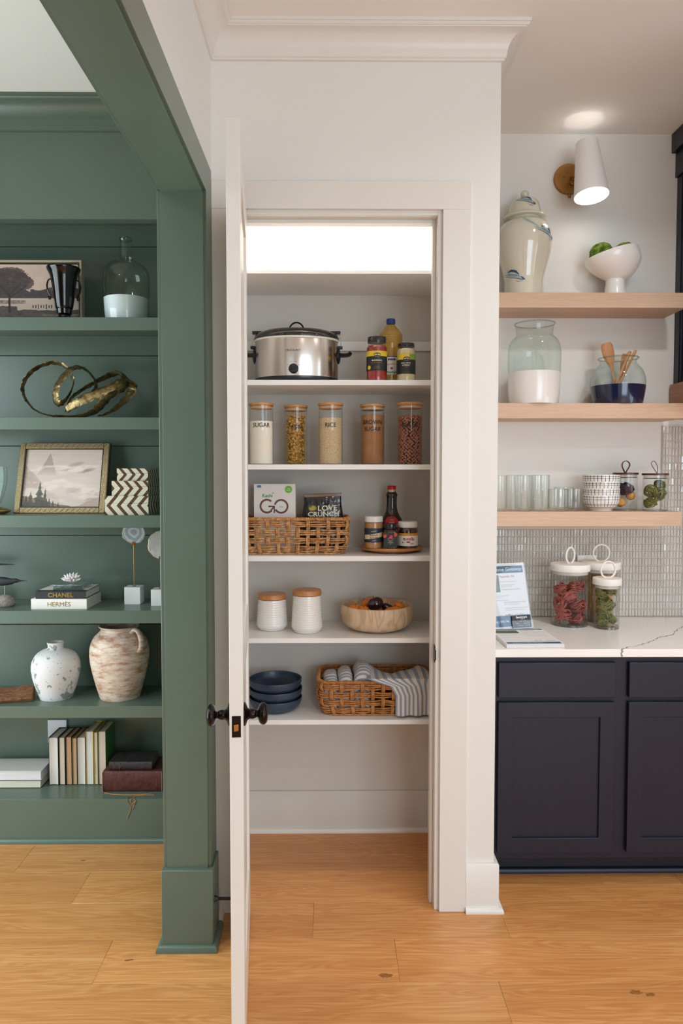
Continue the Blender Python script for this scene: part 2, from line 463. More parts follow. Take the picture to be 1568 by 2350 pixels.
# walls behind and beside the camera with their windows
def win_wall(name, label, horiz, pos, th, a0, a1, w0, w1, z0, z1, m):
    b = B()
    def bx(a, c, z, zz):
        if horiz: b.box(a, c, min(pos, pos + th), max(pos, pos + th), z, zz)
        else: b.box(min(pos, pos + th), max(pos, pos + th), a, c, z, zz)
    bx(a0, w0, 0, CEIL); bx(w1, a1, 0, CEIL); bx(w0, w1, 0, z0); bx(w0, w1, z1, CEIL)
    return struct(name, b, m, label, 'wall')
def window(name, label, horiz, pos, w0, w1, z0, z1, nx, nz):
    fr = B(); t = 0.05
    def bx(b, a, c, z, zz, d=0.03):
        if horiz: b.box(a, c, pos - d, pos + d, z, zz)
        else: b.box(pos - d, pos + d, a, c, z, zz)
    bx(fr, w0, w0 + t, z0, z1); bx(fr, w1 - t, w1, z0, z1); bx(fr, w0 + t, w1 - t, z0, z0 + t); bx(fr, w0 + t, w1 - t, z1 - t, z1)
    wd = struct(name, fr, TRIMW, label, 'window')
    for i in range(1, nx):
        c = w0 + (w1 - w0) * i / nx; q = B(); bx(q, c - 0.012, c + 0.012, z0 + t, z1 - t, 0.012); obj('muntin', q, TRIMW, wd)
    for i in range(1, nz):
        c = z0 + (z1 - z0) * i / nz; q = B(); bx(q, w0 + t, w1 - t, c - 0.012, c + 0.012, 0.011); obj('muntin', q, TRIMW, wd)
win_wall('wall_rear', 'white wall behind the camera with a wide window', True, -3.3, -0.1, -0.418, 3.5, 0.7, 3.3, 0.3, 2.6, WHITE)
window('window_1', 'wide white framed window behind the camera', True, -3.33, 0.7, 3.3, 0.3, 2.6, 4, 3)
win_wall('wall_right', 'white wall to the right with a window', False, 3.3, 0.1, -3.3, 3.4, -0.3, 1.5, 0.65, 2.35, WHITE)
window('window_2', 'white framed window in the right wall', False, 3.33, -0.3, 1.5, 0.65, 2.35, 2, 2)
win_wall('wall_study_left', 'green wall of the study with a window', False, -2.4, -0.1, -3.3, 3.4, 0.9, 2.8, 0.15, 2.55, GREENW)
window('window_3', 'white framed window in the study wall', False, -2.43, 0.9, 2.8, 0.15, 2.55, 3, 3)
struct('wall_study_rear', B().box(-2.4, -0.545, -3.4, -3.3, 0, CEIL), GREENW, 'green study wall behind the camera', 'wall')
struct('wall_study_back', B().box(-2.4, -0.48, 3.33, 3.43, 0, CEIL), GREENW, 'green study wall the bookcase is built against', 'wall')

# ------------------------------------------------------------------ crown moulding, swept with mitres
def sweep(path, prof, out_sign=1, caps=True):
    """path: XY points; prof: (offset outward, z). offset measured to the right of travel * out_sign"""
    b = B(); m = len(prof); P = [Vector((p[0], p[1])) for p in path]; rows = []
    for i, p in enumerate(P):
        d0 = (P[i] - P[i - 1]).normalized() if i > 0 else None
        d1 = (P[i + 1] - P[i]).normalized() if i < len(P) - 1 else None
        n0 = Vector((d0.y, -d0.x)) if d0 else None; n1 = Vector((d1.y, -d1.x)) if d1 else None
        if n0 is None: nn = n1
        elif n1 is None: nn = n0
        else:
            nn = (n0 + n1); nn = nn / (nn.dot(n0))
        rows.append([(p.x + nn.x * o * out_sign, p.y + nn.y * o * out_sign, z) for o, z in prof])
    for r in rows: b.v += r
    for i in range(len(P) - 1):
        for q in range(m):
            w_ = (q + 1) % m; b.f.append((i * m + q, i * m + w_, (i + 1) * m + w_, (i + 1) * m + q))
    if caps:
        b.f.append(tuple(range(m))); b.f.append(tuple((len(P) - 1) * m + q for q in reversed(range(m))))
    return b
def crown_prof(proj, drop, top=CEIL):
    pr = [(0, top), (proj, top), (proj, top - 0.010), (proj - 0.004, top - 0.011), (proj - 0.004, top - 0.015), (proj - 0.008, top - 0.019), (proj - 0.012, top - 0.020)]
    x0, z0, x1, z1 = proj - 0.013, top - 0.022, 0.016, top - drop + 0.018
    for i in range(9):
        a = i / 8 * PI / 2; pr.append((x0 - (x0 - x1) * math.sin(a), z0 - (z0 - z1) * (1 - math.cos(a))))
    pr += [(0.014, top - drop + 0.014), (0.014, top - drop + 0.009), (0.010, top - drop + 0.007), (0.009, top - drop + 0.001), (0.004, top - drop), (0, top - drop)]
    return pr
cp = crown_prof(0.082, 0.102)
struct('trim_1', sweep([(XL, -3.3), (XL, WF), (XC, WF), (XC, 3.26)], cp), TRIMW, 'white crown moulding around the pantry wall at the ceiling', 'moulding', fix=True, ang=30)
# ------------------------------------------------------------------ pantry door casing
cas = B().box(OPX1 + 0.006, 0.481, WF - 0.016, WF, 0, OPZ + 0.006)
struct('trim_2', cas, TRIMW, 'white flat casing board right of the pantry doorway', 'casing', bevel=0.0015)
struct('trim_3', B().box(XL + 0.001, 0.481, WF - 0.0165, WF, OPZ + 0.006, 2.589), TRIMW, 'white flat head casing above the pantry doorway', 'casing', bevel=0.0015)
struct('trim_4', B().box(XL + 0.001, OPX0 - 0.006, WF - 0.016, WF, 0, OPZ + 0.006), TRIMW, 'white casing board left of the pantry doorway in the corner', 'casing', bevel=0.0015)
jb = B().box(OPX1 - 0.010, OPX1, WF - 0.002, 2.642, 0, OPZ).box(OPX0, OPX0 + 0.010, WF - 0.002, 2.642, 0, OPZ).box(OPX0 + 0.010, OPX1 - 0.010, WF - 0.002, 2.642, OPZ - 0.010, OPZ)
jamb = struct('trim_5', jb, TRIMW, 'white jamb lining the pantry doorway', 'jamb', bevel=0.001)
st = B().box(OPX1 - 0.022, OPX1 - 0.010, 2.566, 2.602, 0, OPZ - 0.010).box(OPX0 + 0.010, OPX0 + 0.022, 2.566, 2.602, 0, OPZ - 0.010).box(OPX0 + 0.022, OPX1 - 0.022, 2.566, 2.602, OPZ - 0.022, OPZ - 0.010)
obj('door_stop_strip', st, TRIMW, jamb, bevel=0.002)
zs = zat(1004, 1498, 2.55)
sk = B().box(OPX1 - 0.0125, OPX1 - 0.0098, 2.528, 2.562, zs - 0.030, zs + 0.030)
obj('strike_plate', sk, BRONZE, jamb, bevel=0.001)
obj('strike_lip', B().box(OPX1 - 0.0125, OPX1 - 0.0090, 2.512, 2.530, zs - 0.018, zs + 0.018), BRONZE, jamb, bevel=0.002)
# ------------------------------------------------------------------ baseboards
def base_prof(h, t): return [(0, 0), (t, 0), (t, h - 0.004), (t - 0.003, h), (0, h)]
def shoe_prof(o): return [(0, 0), (o + 0.016, 0), (o + 0.016, 0.006), (o + 0.0145, 0.012), (o + 0.011, 0.0165), (o + 0.006, 0.019), (0, 0.019)]
bb = struct('baseboard_right', sweep([(0.481, WF), (XC, WF), (XC, 2.69)], base_prof(0.176, 0.016)), TRIMW, 'tall white baseboard wrapping the outer pantry corner', 'baseboard', fix=True)
obj('shoe_moulding', sweep([(0.479, WF), (XC, WF), (XC, 2.69)], shoe_prof(0.016)), TRIMW, bb, fix=True)
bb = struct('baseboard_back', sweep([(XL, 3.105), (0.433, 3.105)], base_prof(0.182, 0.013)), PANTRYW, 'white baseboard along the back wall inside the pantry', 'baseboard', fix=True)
obj('shoe_moulding', sweep([(XL, 3.105), (0.433, 3.105)], shoe_prof(0.013)), TRIMW, bb, fix=True)
bb = struct('baseboard_left', sweep([(XL, 2.434), (XL, WF - 0.016)], base_prof(0.20, 0.013)), TRIMW, 'short white baseboard behind the open pantry door', 'baseboard', fix=True)
obj('shoe_moulding', sweep([(XL, 2.434), (XL, WF - 0.016)], shoe_prof(0.013)), TRIMW, bb, fix=True)
bb = struct('baseboard_pantry_right', sweep([(0.433, 3.105), (0.433, 2.642)], base_prof(0.182, 0.013)), TRIMW, 'white baseboard on the right wall inside the pantry', 'baseboard', fix=True)
# ------------------------------------------------------------------ green cased opening
gj = B().box(-0.549, -0.4135, JY - 0.0, JY + 0.012, 0, JZ)
gj = B().box(-0.549, -0.4135, JY - 0.012, JY, 0.27, JZ).box(-0.549, -0.4135, -1.588, JY, JZ - 0.012, JZ).box(-0.549, -0.4135, -1.6, -1.588, 0, JZ)
struct('trim_6', gj, GREEN, 'sage green jamb and head lining of the wide opening', 'jamb', bevel=0.001)
def casing_side(x0, x1):
    w_ = 0.095
    return B().box(x0, x1, JY - 0.006, JY + w_, 0, JZ - 0.006).box(x0, x1, -1.6 - w_, JY + w_, JZ - 0.006, JZ + w_).box(x0, x1, -1.6 - w_, -1.594, 0, JZ - 0.006)
struct('trim_7', casing_side(XL, XL + 0.014), GREEN, 'sage green casing around the opening on the kitchen side', 'casing')
struct('trim_8', casing_side(-0.562, -0.545), GREEN, 'sage green casing around the opening on the study side', 'casing', bevel=0.002)
pl = B().quadbox([(-0.566, JY - 0.028, 0), (-0.396, JY - 0.028, 0), (-0.396, JY + 0.10, 0), (-0.566, JY + 0.10, 0), (-0.566, JY - 0.028, 0.272), (-0.396, JY - 0.028, 0.272), (-0.396, JY + 0.10, 0.272), (-0.566, JY + 0.10, 0.272)])
pln = struct('baseboard_jamb', pl, GREEN, 'sage green plinth wrapping the foot of the opening jamb', 'baseboard', bevel=0.003)
obj('shoe_moulding', sweep([(-0.566, JY + 0.10), (-0.566, JY - 0.028), (-0.396, JY - 0.028), (-0.396, JY + 0.10)], [(o, z * 1.15) for o, z in shoe_prof(0)]), GREEN, pln, fix=True)
# chips of bare paint
# spring door stop
zz = zat(500, 2062, 2.345)
t = thing('door_stop', 'black spring door stop between the green plinth and the open door', 'door stop', (-0.396, 2.345, zz))
obj('mounting_cup', B().lathe([(0, 0), (0.011, 0), (0.010, 0.004), (0.005, 0.013), (0.0045, 0.016), (0, 0.016)], 20).move(Matrix.Rotation(PI / 2, 4, 'Y')), BLACK, t)
hel = [(0.014 + 0.052 * i / 260, 0.0042 * math.cos(i * 0.6), 0.0042 * math.sin(i * 0.6)) for i in range(261)]
obj('spring', B().tube(hel, 0.0012, 5), BLACK, t)
obj('rubber_tip', B().lathe([(0, 0.064), (0.006, 0.064), (0.0065, 0.068), (0.0065, 0.0745), (0, 0.0755)], 16).move(Matrix.Rotation(PI / 2, 4, 'Y')), BLACK, t)

# ================================================================== PANTRY DOOR (open towards the camera)
Hx, Hy = -0.313, 2.508; Nx, Ny = -0.2470, 1.813
dl = math.hypot(Nx - Hx, Ny - Hy); da = math.atan2(Ny - Hy, Nx - Hx)
TH = 0.035; DZ0, DZ1 = 0.012, 2.464
b = B().box(0, 0.11, -TH / 2, TH / 2, DZ0, DZ1).box(dl - 0.11, dl, -TH / 2, TH / 2, DZ0, DZ1)
for z0, z1 in ((DZ0, 0.22), (1.02, 1.14), (2.36, DZ1)): b.box(0.11, dl - 0.11, -TH / 2, TH / 2, z0, z1)
door = struct('door_1', b, TRIMW, 'white panelled pantry door standing open towards the camera', 'door', loc=(Hx, Hy, 0), rot=(0, 0, da), bevel=0.0015)
obj('panel', B().box(0.105, dl - 0.105, -0.010, 0.010, 0.21, 1.03), TRIMW, door)
obj('panel', B().box(0.105, dl - 0.105, -0.010, 0.010, 1.13, 2.37), TRIMW, door)
zk = zat(545, 1640, 1.87); kx = dl - 0.060
for s in (-1, 1):
    M_ = Matrix.Translation((kx, s * TH / 2, zk)) @ Matrix.Rotation(-s * PI / 2, 4, 'X')
    ros = B().lathe([(0, 0), (0.031, 0), (0.031, 0.003), (0.027, 0.006), (0.016, 0.010), (0.012, 0.016), (0, 0.016)], 32)
    obj('rosette', ros.move(M_), BRONZE, door)
    k = B().lathe(smooth_prof([(0.0, 0.012), (0.011, 0.014), (0.013, 0.020), (0.012, 0.028), (0.009, 0.034), (0.013, 0.037), (0.023, 0.041), (0.0285, 0.048), (0.0275, 0.056), (0.019, 0.062), (0.0, 0.065)]), 36, fn=lambda x, y, z: (x, y * 1.0, z))
    obj('handle', k.move(M_), BRONZE, door, label='dark bronze egg-shaped door knob')
lp = obj('latch_plate', B().box(dl - 0.0005, dl + 0.0015, -0.0115, 0.0115, zk - 0.040, zk + 0.016), BRONZE, door, bevel=0.002)
obj('latch_bolt', B().extrude([(0, -0.006), (0.009, -0.006), (0.0035, 0.006), (0, 0.006)], lambda a, c, d: (dl + 0.0015 + a, c, zk - 0.0135 + d), -0.0085, 0.0085), BRASS, door, bevel=0.001, label='brass sprung latch bolt')
for z in (0.25, 1.25, 2.25):
    obj('hinge', B().lathe([(0, -0.045), (0.006, -0.045), (0.006, 0.045), (0, 0.045)], 12, c=(-0.002, -TH / 2 - 0.004, z)), BRONZE, door)

# ================================================================== PANTRY SHELVES
PSH = {'top': (2.3448, 2.3579), 'a': (1.9205, 1.9405), 'b': (1.5957, 1.6155), 'c': (1.2394, 1.2592), 'd': (0.9175, 0.9364), 'e': (0.5941, 0.6122)}
plab = {'top': 'top empty white pantry shelf lit by the pantry lamp', 'a': 'white pantry shelf carrying the slow cooker', 'b': 'white pantry shelf carrying the five lettered canisters',
        'c': 'white pantry shelf carrying the snack basket and turntable', 'd': 'white pantry shelf carrying the wooden fruit bowl', 'e': 'lowest white pantry shelf carrying the towel basket'}
for k, (z0, z1) in PSH.items():
    o = obj('pantry_shelf', B().box(XL + 0.001, 0.432, 2.77, 3.104, z0, z1), SHELFW, bevel=0.0008)
    tag(o, plab[k], 'shelf', 'white shelves in the pantry')
o = obj('shelf_cleat', B().box(XL + 0.001, 0.432, 3.092, 3.104, 2.107, 2.146), SHELFW, bevel=0.001)
tag(o, 'narrow white cleat board on the pantry back wall behind the slow cooker', 'cleat')
cl = obj('side_cleat', B().box(0.4205, 0.4325, 2.80, 3.092, 2.107, 2.146), SHELFW, o, bevel=0.001)
t = thing('pantry_ceiling_lamp', 'round pantry ceiling lamp above the top shelf', 'lamp', (0.0, 2.78, CEIL))
obj('lamp_body', B().lathe([(0, -0.03), (0.14, -0.03), (0.15, -0.02), (0.15, 0), (0, 0)], 40), TRIMW, t)
obj('diffuser', B().lathe([(0, -0.055), (0.08, -0.052), (0.12, -0.042), (0.135, -0.030), (0, -0.030)], 40), mat('lamp_diffuser', '#F4F0E8', 0.4), t)
for i, (cx, cy, pw, cc) in enumerate(CANS):
    t = thing('recessed_ceiling_lamp', 'round white recessed ceiling lamp ' + ('just in front of the kitchen counter', 'over the kitchen floor', 'over the camera position', 'by the rear kitchen window', 'near the wide rear window', 'in the middle of the green study', 'at the rear of the green study')[i], 'lamp', (cx, cy, CEIL), 'recessed ceiling lamps')
    obj('lamp_trim', B().lathe([(0.072, -0.001), (0.075, -0.008), (0.092, -0.006), (0.095, 0.0), (0.072, 0.0)], 36), TRIMW, t)

# ================================================================== GREEN BOOKCASE
GF, GB = 3.01, 3.31
t = bookcase = thing('built_in_bookcase', 'tall sage green built-in bookcase seen through the opening', 'bookcase', (-1.9, GF, 0))
def gb(name, x0, x1, y0, y1, z0, z1, m=GREEN, bev=0.0012): return obj(name, B().box(x0 + 1.9, x1 + 1.9, y0 - GF, y1 - GF, z0, z1), m, t, bevel=bev)
GX0, GX1 = -2.38, -0.548
bz = [0.0, 0.468, 0.8795, 1.2945, 1.707, 2.1195, 2.6115, 2.72]
for z0, z1 in zip(bz, bz[1:]):
    gb('back_board', GX0, GX1, GB, GB + 0.012, z0 + 0.0012, z1 - 0.0012, bev=0.0015)
SH = [(2.1759, 2.2297), (1.7641, 1.8149), (1.3529, 1.4043), (0.9461, 1.0), (0.5402, 0.591)]
for z0, z1 in SH:
    o = gb('shelf', GX0, GX1, GF + 0.02, GB, z1 - 0.022, z1)
    obj('nosing', B().box(GX0 + 1.9, GX1 + 1.9, 0, 0.02, z0, z1 + 0.0005), GREEN, o, bevel=0.0015)
gb('base_deck', GX0, GX1, GF + 0.015, GB, 0.166, 0.1886)
gb('base_board', GX0, GX1, GF - 0.001, GF + 0.015, 0, 0.1890)
obj('shoe_moulding', sweep([(GX0 + 1.9, 0), (GX1 + 1.9, 0)], shoe_prof(0.001)), GREEN, t, fix=True)
gb('fascia', GX0, GX1, GF, GF + 0.05, 2.6307, CEIL)
gb('top_panel', GX0, GX1, GF + 0.05, GB + 0.01, 2.7082, 2.72)
for x in (GX0,): gb('stile', x, x + 0.06, GF, GF + 0.02, 0.1886, 2.6307); gb('side_panel', x + 0.02, x + 0.04, GF + 0.02, GB, 0.1886, 2.7082)
gcp = crown_prof(0.085, 0.115)
struct('trim_9', sweep([(GX0, GF), (GX1, GF)], gcp), GREEN, 'sage green crown moulding above the bookcase', 'moulding', fix=True, ang=30)
gzs = {'1': 2.2297, '2': 1.8149, '3': 1.4043, '4': 1.0, '5': 0.591, '6': 0.1886}

# ================================================================== KITCHEN CABINET, COUNTER, SHELVES
CF = 2.665
t = thing('base_cabinet', 'dark navy base cabinet with flat drawers and framed doors under the white counter', 'cabinet', (XC + 0.001, CF, 0))
def cb(name, x0, x1, y0, y1, z0, z1, par=None, m=NAVY, bev=0.0012):
    return obj(name, B().box(x0 - XC - 0.001, x1 - XC - 0.001, y0 - CF, y1 - CF, z0, z1), m, par or t, bevel=bev)
CX1 = 2.50
b = B()
for x0, x1, z0, z1 in ((XC + 0.001, 0.640, 0.113, 0.893), (1.052, 1.130, 0.113, 0.893), (1.58, 1.66, 0.113, 0.893), (2.08, 2.16, 0.113, 0.893), (2.44, CX1, 0.113, 0.893)):
    cb('frame_stile', x0, x1, CF, CF + 0.02, z0, z1, bev=0)
for x0, x1 in ((0.640, 1.052), (1.130, 1.58), (1.66, 2.08), (2.16, 2.44)):
    for z0, z1 in ((0.113, 0.150), (0.705, 0.745), (0.860, 0.893)): cb('frame_rail', x0, x1, CF, CF + 0.02, z0, z1, bev=0)
cb('carcass', XC + 0.001, CX1, CF + 0.02, 3.25, 0.113, 0.884)
cb('toe_kick', XC + 0.018, CX1, 2.768, 2.785, 0, 0.113)
obj('shoe_moulding', sweep([(0.018, 2.768 - CF), (CX1 - XC, 2.768 - CF)], [(o, z * 1.1) for o, z in shoe_prof(0)]), NAVY, t, fix=True)
def frame_ring(x0, x1, z0, z1, w, y0, y1):
    b = B()
    for y in (y0, y1):
        b.v += [(x0, y, z0), (x1, y, z0), (x1, y, z1), (x0, y, z1), (x0 + w, y, z0 + w), (x1 - w, y, z0 + w), (x1 - w, y, z1 - w), (x0 + w, y, z1 - w)]
    for i in range(4):
        j = (i + 1) % 4; b.f += [(i, j, 4 + j, 4 + i), (8 + i, 12 + i, 12 + j, 8 + j), (i, 8 + i, 8 + j, j), (4 + i, 4 + j, 12 + j, 12 + i)]
    return b
def shaker(x0, x1, z0, z1):
    d = obj('door', frame_ring(x0 - XC - 0.001, x1 - XC - 0.001, z0, z1, 0.057, -0.020, -0.001), NAVY, t, bevel=0.0015, fix=True)
    obj('panel', B().box(x0 - XC + 0.052, x1 - XC - 0.054, -0.010, -0.003, z0 + 0.055, z1 - 0.05), NAVY, d)
def drawer(x0, x1, z0, z1): cb('drawer', x0, x1, CF - 0.020, CF - 0.001, z0, z1, bev=0.002)
for x0, x1 in ((0.6245, 1.0660), (1.1165, 1.5950), (1.645, 2.095), (2.145, 2.46)):
    drawer(x0, x1, 0.738, 0.8715); shaker(x0, x1, 0.142, 0.7205)
# worktop with its veins
ct = obj('countertop', B().box(XC + 0.001, CX1 + 0.02, 2.64, 3.2475, 0.893, 0.923), QUARTZ, bevel=0.002)
tag(ct, 'white quartz countertop with a grey vein above the navy cabinet', 'countertop')
VEIN = mat('vein_grey', '#8E8784', 0.25, var=0.15, vscale=40)
rv = random.Random(5)
def vein(P, w0, top=True):
    pts = []; ws = []
    for (x0, y0), (x1, y1) in zip(P, P[1:]):
        for q in range(6):
            k_ = q / 6; pts.append((x0 + (x1 - x0) * k_ + rv.uniform(-.004, .004), y0 + (y1 - y0) * k_ + rv.uniform(-.004, .004))); ws.append(w0 * rv.uniform(0.35, 1.3))
    pts.append(P[-1]); ws.append(w0 * 0.5)
    return stroke(lambda x, y: (x, y, 0.9233), pts, ws, sub=1)
def onc(px, py):   # counter point under a pixel
    lo = _fw + _rt * (px - PPX) / FOC + _up * (PPY - py) / FOC; k = (0.923 - EYE) / lo[2]; return (float(lo[0] * k), float(lo[1] * k))
v = vein([onc(1427, 1490.5), onc(1440, 1486), onc(1478, 1478), onc(1502, 1470), onc(1508, 1464), onc(1545, 1456), onc(1556, 1444), onc(1572, 1437), onc(1640, 1425)], 0.0055)
obj('vein', v, VEIN, ct, smooth=False)
fx = onc(1427, 1490.5)[0]
obj('vein', stroke(lambda x, z: (x, 2.6397, z), [(fx, 0.9225), (fx + 0.004, 0.915), (fx - 0.001, 0.907), (fx + 0.003, 0.898), (fx + 0.001, 0.8935)], [0.006, 0.0075, 0.005, 0.007, 0.004], sub=2), VEIN, ct, smooth=False)
# floating wood shelves
KS = {'1': (2.283, 2.347), '2': (1.816, 1.881), '3': (1.354, 1.417)}
for k, lb in (('1', 'upper pale wood floating shelf with the lidded vase'), ('2', 'middle pale wood floating shelf with the two dipped glass jars'), ('3', 'lower pale wood floating shelf with glasses and bowls')):
    z0, z1 = KS[k]
    o = obj('floating_shelf', B().box(XC + 0.001, 1.503, 3.055, 3.2595, z0, z1), PALEWOOD, bevel=0.001, loc=(0, 0, 0)); tag(o, lb, 'shelf', 'pale wood floating shelves')
# backsplash: long narrow glazed mosaic
TILEM = mat('glazed_tile', '#CFCAC3', 0.13, coat=0.9, spec=0.7)
GROUT = mat('grout', '#D8CFC2', 0.8)
bk = B().box(XC + 0.001, CX1 + 0.02, 3.254, 3.2595, 0.923, 1.354).box(1.5035, CX1 + 0.02, 3.254, 3.2595, 1.354, 1.80)
bs = obj('backsplash', bk, GROUT); tag(bs, 'glossy grey mosaic backsplash of narrow upright tiles', 'backsplash')
tb = B(); TWD, THT = 0.01435, 0.0335; rt_ = random.Random(11)
z = 0.9245
while z + THT < 1.80:
    x = XC + 0.002
    while x + TWD < CX1:
        if z + THT < 1.3545 or x > 1.503:
            x0, x1, z0, z1 = x + 0.0006, x + TWD - 0.0006, z + 0.0008, z + THT - 0.0008
            d = [rt_.uniform(-0.0003, 0.0003) for _ in range(4)]; yf = 3.2475; i_ = 0.0022; n = len(tb.v)
            xm = (x0 + x1) / 2 + rt_.uniform(-.001, .001)
            tb.v += [(x0, 3.254, z0), (x1, 3.254, z0), (x1, 3.254, z1), (x0, 3.254, z1),
                     (x0 + 0.0008, yf + 0.0022 + d[0], z0 + i_), (xm, yf + d[1], z0 + i_), (x1 - 0.0008, yf + 0.0022 + d[2], z0 + i_),
                     (x1 - 0.0008, yf + 0.0022 + d[2], z1 - i_), (xm, yf + d[3], z1 - i_), (x0 + 0.0008, yf + 0.0022 + d[0], z1 - i_)]
            tb.f += [tuple(n + q for q in f) for f in ((4, 5, 8, 9), (5, 6, 7, 8), (0, 1, 6, 5), (0, 5, 4), (1, 2, 7, 6), (2, 3, 8, 7), (3, 9, 8), (3, 0, 4, 9))]
        x += TWD
    z += THT
to = obj('tile', tb, TILEM, bs, smooth=False, kind='stuff')
# outlet behind the canisters
zo = zat(1346, 1287, 3.245)
t = thing('outlet_cover', 'white outlet cover on the backsplash behind the ring-handled canisters', 'outlet', (xat(1347, 3.245, zo), 3.2475, zo - 0.045))
obj('cover_plate', B().box(-0.045, 0.045, -0.008, -0.001, 0, 0.072), WHITECER, t, bevel=0.003)
obj('socket', B().box(-0.018, 0.018, -0.0095, -0.008, 0.014, 0.058), TRIMW, t, bevel=0.003)
# range hood
HD = 2.25
t = thing('range_hood', 'navy shiplap range hood with a wooden band at the right edge', 'range hood', (1.523, HD, 1.826))
def hb(name, x0, x1, y0, y1, z0, z1, m=NAVY, par=None, bev=0.0015): return obj(name, B().box(x0 - 1.523, x1 - 1.523, y0 - HD, y1 - HD, z0 - 1.826, z1 - 1.826), m, par or t, bevel=bev)
HW = wood('hood_band_wood', '#8F6347', '#A47355', '#B58666', 'Y', 1.4, 0.5)
hb('wood_band', 1.531, 2.85, HD, 3.2465, 1.826, 1.982, HW)
hb('crown_box', 1.523, 2.86, HD - 0.03, 3.2595, 3.015, CEIL - 0.0005)
hb('frieze_board', 1.542, 2.84, HD, 3.2595, 2.908, 3.015)
hb('hood_core', 1.572, 2.80, HD + 0.03, 3.2595, 1.982, 2.908)
hb('corner_trim', 1.552, 1.573, 3.215, 3.2595, 1.982, 2.908); hb('corner_trim', 1.556, 1.573, 3.200, 3.214, 1.982, 2.908)
zz = 1.984
for z1 in (2.131, 2.281, 2.431, 2.581, 2.731, 2.906):
    hb('shiplap_board', 1.562, 1.572, HD + 0.03, 3.198, zz, z1 - 0.003); zz = z1

def cr(P, k=10):
    out = []; P = [P[0]] + P + [P[-1]]
    for i in range(1, len(P) - 2):
        for q in range(k):
            s = q / k; a, b_, c, d = P[i - 1], P[i], P[i + 1], P[i + 2]
            out.append(0.5 * (2 * b_ + (c - a) * s + (2 * a - 5 * b_ + 4 * c - d) * s * s + (3 * b_ - a - 3 * c + d) * s ** 3))
    out.append(P[-2]); return out
# ================================================================== PAINTED PICTURES (flat art on canvas)
def vnoise(x, y, s, seed=0):
    x = x * s; y = y * s; xi = np.floor(x).astype(int); yi = np.floor(y).astype(int); fx = x - xi; fy = y - yi
    fx = fx * fx * (3 - 2 * fx); fy = fy * fy * (3 - 2 * fy)
    def h(a, b_): v_ = np.sin(a * 127.1 + b_ * 311.7 + seed * 74.7) * 43758.5453; return v_ - np.floor(v_)
    return (h(xi, yi) * (1 - fx) + h(xi + 1, yi) * fx) * (1 - fy) + (h(xi, yi + 1) * (1 - fx) + h(xi + 1, yi + 1) * fx) * fy
def fbm(x, y, s, o=4, seed=0):
    t = 0; a = 0.5
    for i in range(o): t = t + a * vnoise(x, y, s * 2 ** i, seed + i); a *= 0.5
    return t / (1 - 0.5 ** o)
def lerp(c, d, k):
    k = np.clip(k, 0, 1)[..., None]; return c * (1 - k) + np.array(d, float) * k
def painted(name, fn3, nx, nz, colfn, m, parent):
    """fn3(u, v) -> point; colfn(U, V) -> rgb 0..255"""
    u = np.linspace(0, 1, nx); v = np.linspace(0, 1, nz); U, V = np.meshgrid(u, v)
    C = np.clip(colfn(U, V) * np.array([1.02, 0.965, 0.92]), 0, 255) / 255.0; C = np.where(C <= 0.04045, C / 12.92, ((C + 0.055) / 1.055) ** 2.4)
    me = bpy.data.meshes.new(name)
    vs_ = [fn3(a, c) for c in v for a in u]
    fs = [(j * nx + i, j * nx + i + 1, (j + 1) * nx + i + 1, (j + 1) * nx + i) for j in range(nz - 1) for i in range(nx - 1)]
    me.from_pydata(vs_, [], fs); me.update()
    at_ = me.color_attributes.new('print', 'FLOAT_COLOR', 'POINT')
    at_.data.foreach_set('color', np.concatenate([C, np.ones(C.shape[:2] + (1,))], 2).astype(np.float32).ravel())
    me.materials.append(m); o = bpy.data.objects.new(name, me); COL.objects.link(o); o.parent = parent
    return o
PRINT = colattr('canvas_print', 0.55); PRINTG = colattr('glossy_print', 0.3, 0.25)

# ================================================================== BOOKCASE, TOP SHELF
z1 = gzs['1']
# landscape painting
YF = 3.165; xr = xat(187.5, YF, 2.4); zt = zat(187, 597, YF); WP, HP = 0.60, zt - z1; tk = 0.036
t = thing('landscape_painting', 'sepia landscape painting of a tree in a thin pale frame on the top bookcase shelf', 'painting', (xr - WP / 2, YF, z1))
fr = mat('pale_gilt_frame', '#B9A78F', 0.35, 0.35); dk = mat('frame_side_dark', '#4A4036', 0.5)
b = B().box(-WP / 2, -WP / 2 + 0.009, 0, tk, 0, HP).box(WP / 2 - 0.009, WP / 2, 0, tk, 0, HP).box(-WP / 2 + 0.009, WP / 2 - 0.009, 0, tk, HP - 0.009, HP).box(-WP / 2 + 0.009, WP / 2 - 0.009, 0, tk, 0, 0.009)
obj('frame', b, fr, t)
obj('backing', B().box(-WP / 2 + 0.009, WP / 2 - 0.009, tk - 0.006, tk, 0.009, HP - 0.009), mat('black_gap', '#0E0D0D', 0.8), t)
cw, ch = WP - 0.034, HP - 0.034
obj('canvas', B().box(-cw / 2, cw / 2, 0.008, tk - 0.006, 0.017, 0.017 + ch), mat('canvas_edge', '#8B7F76', 0.8), t)
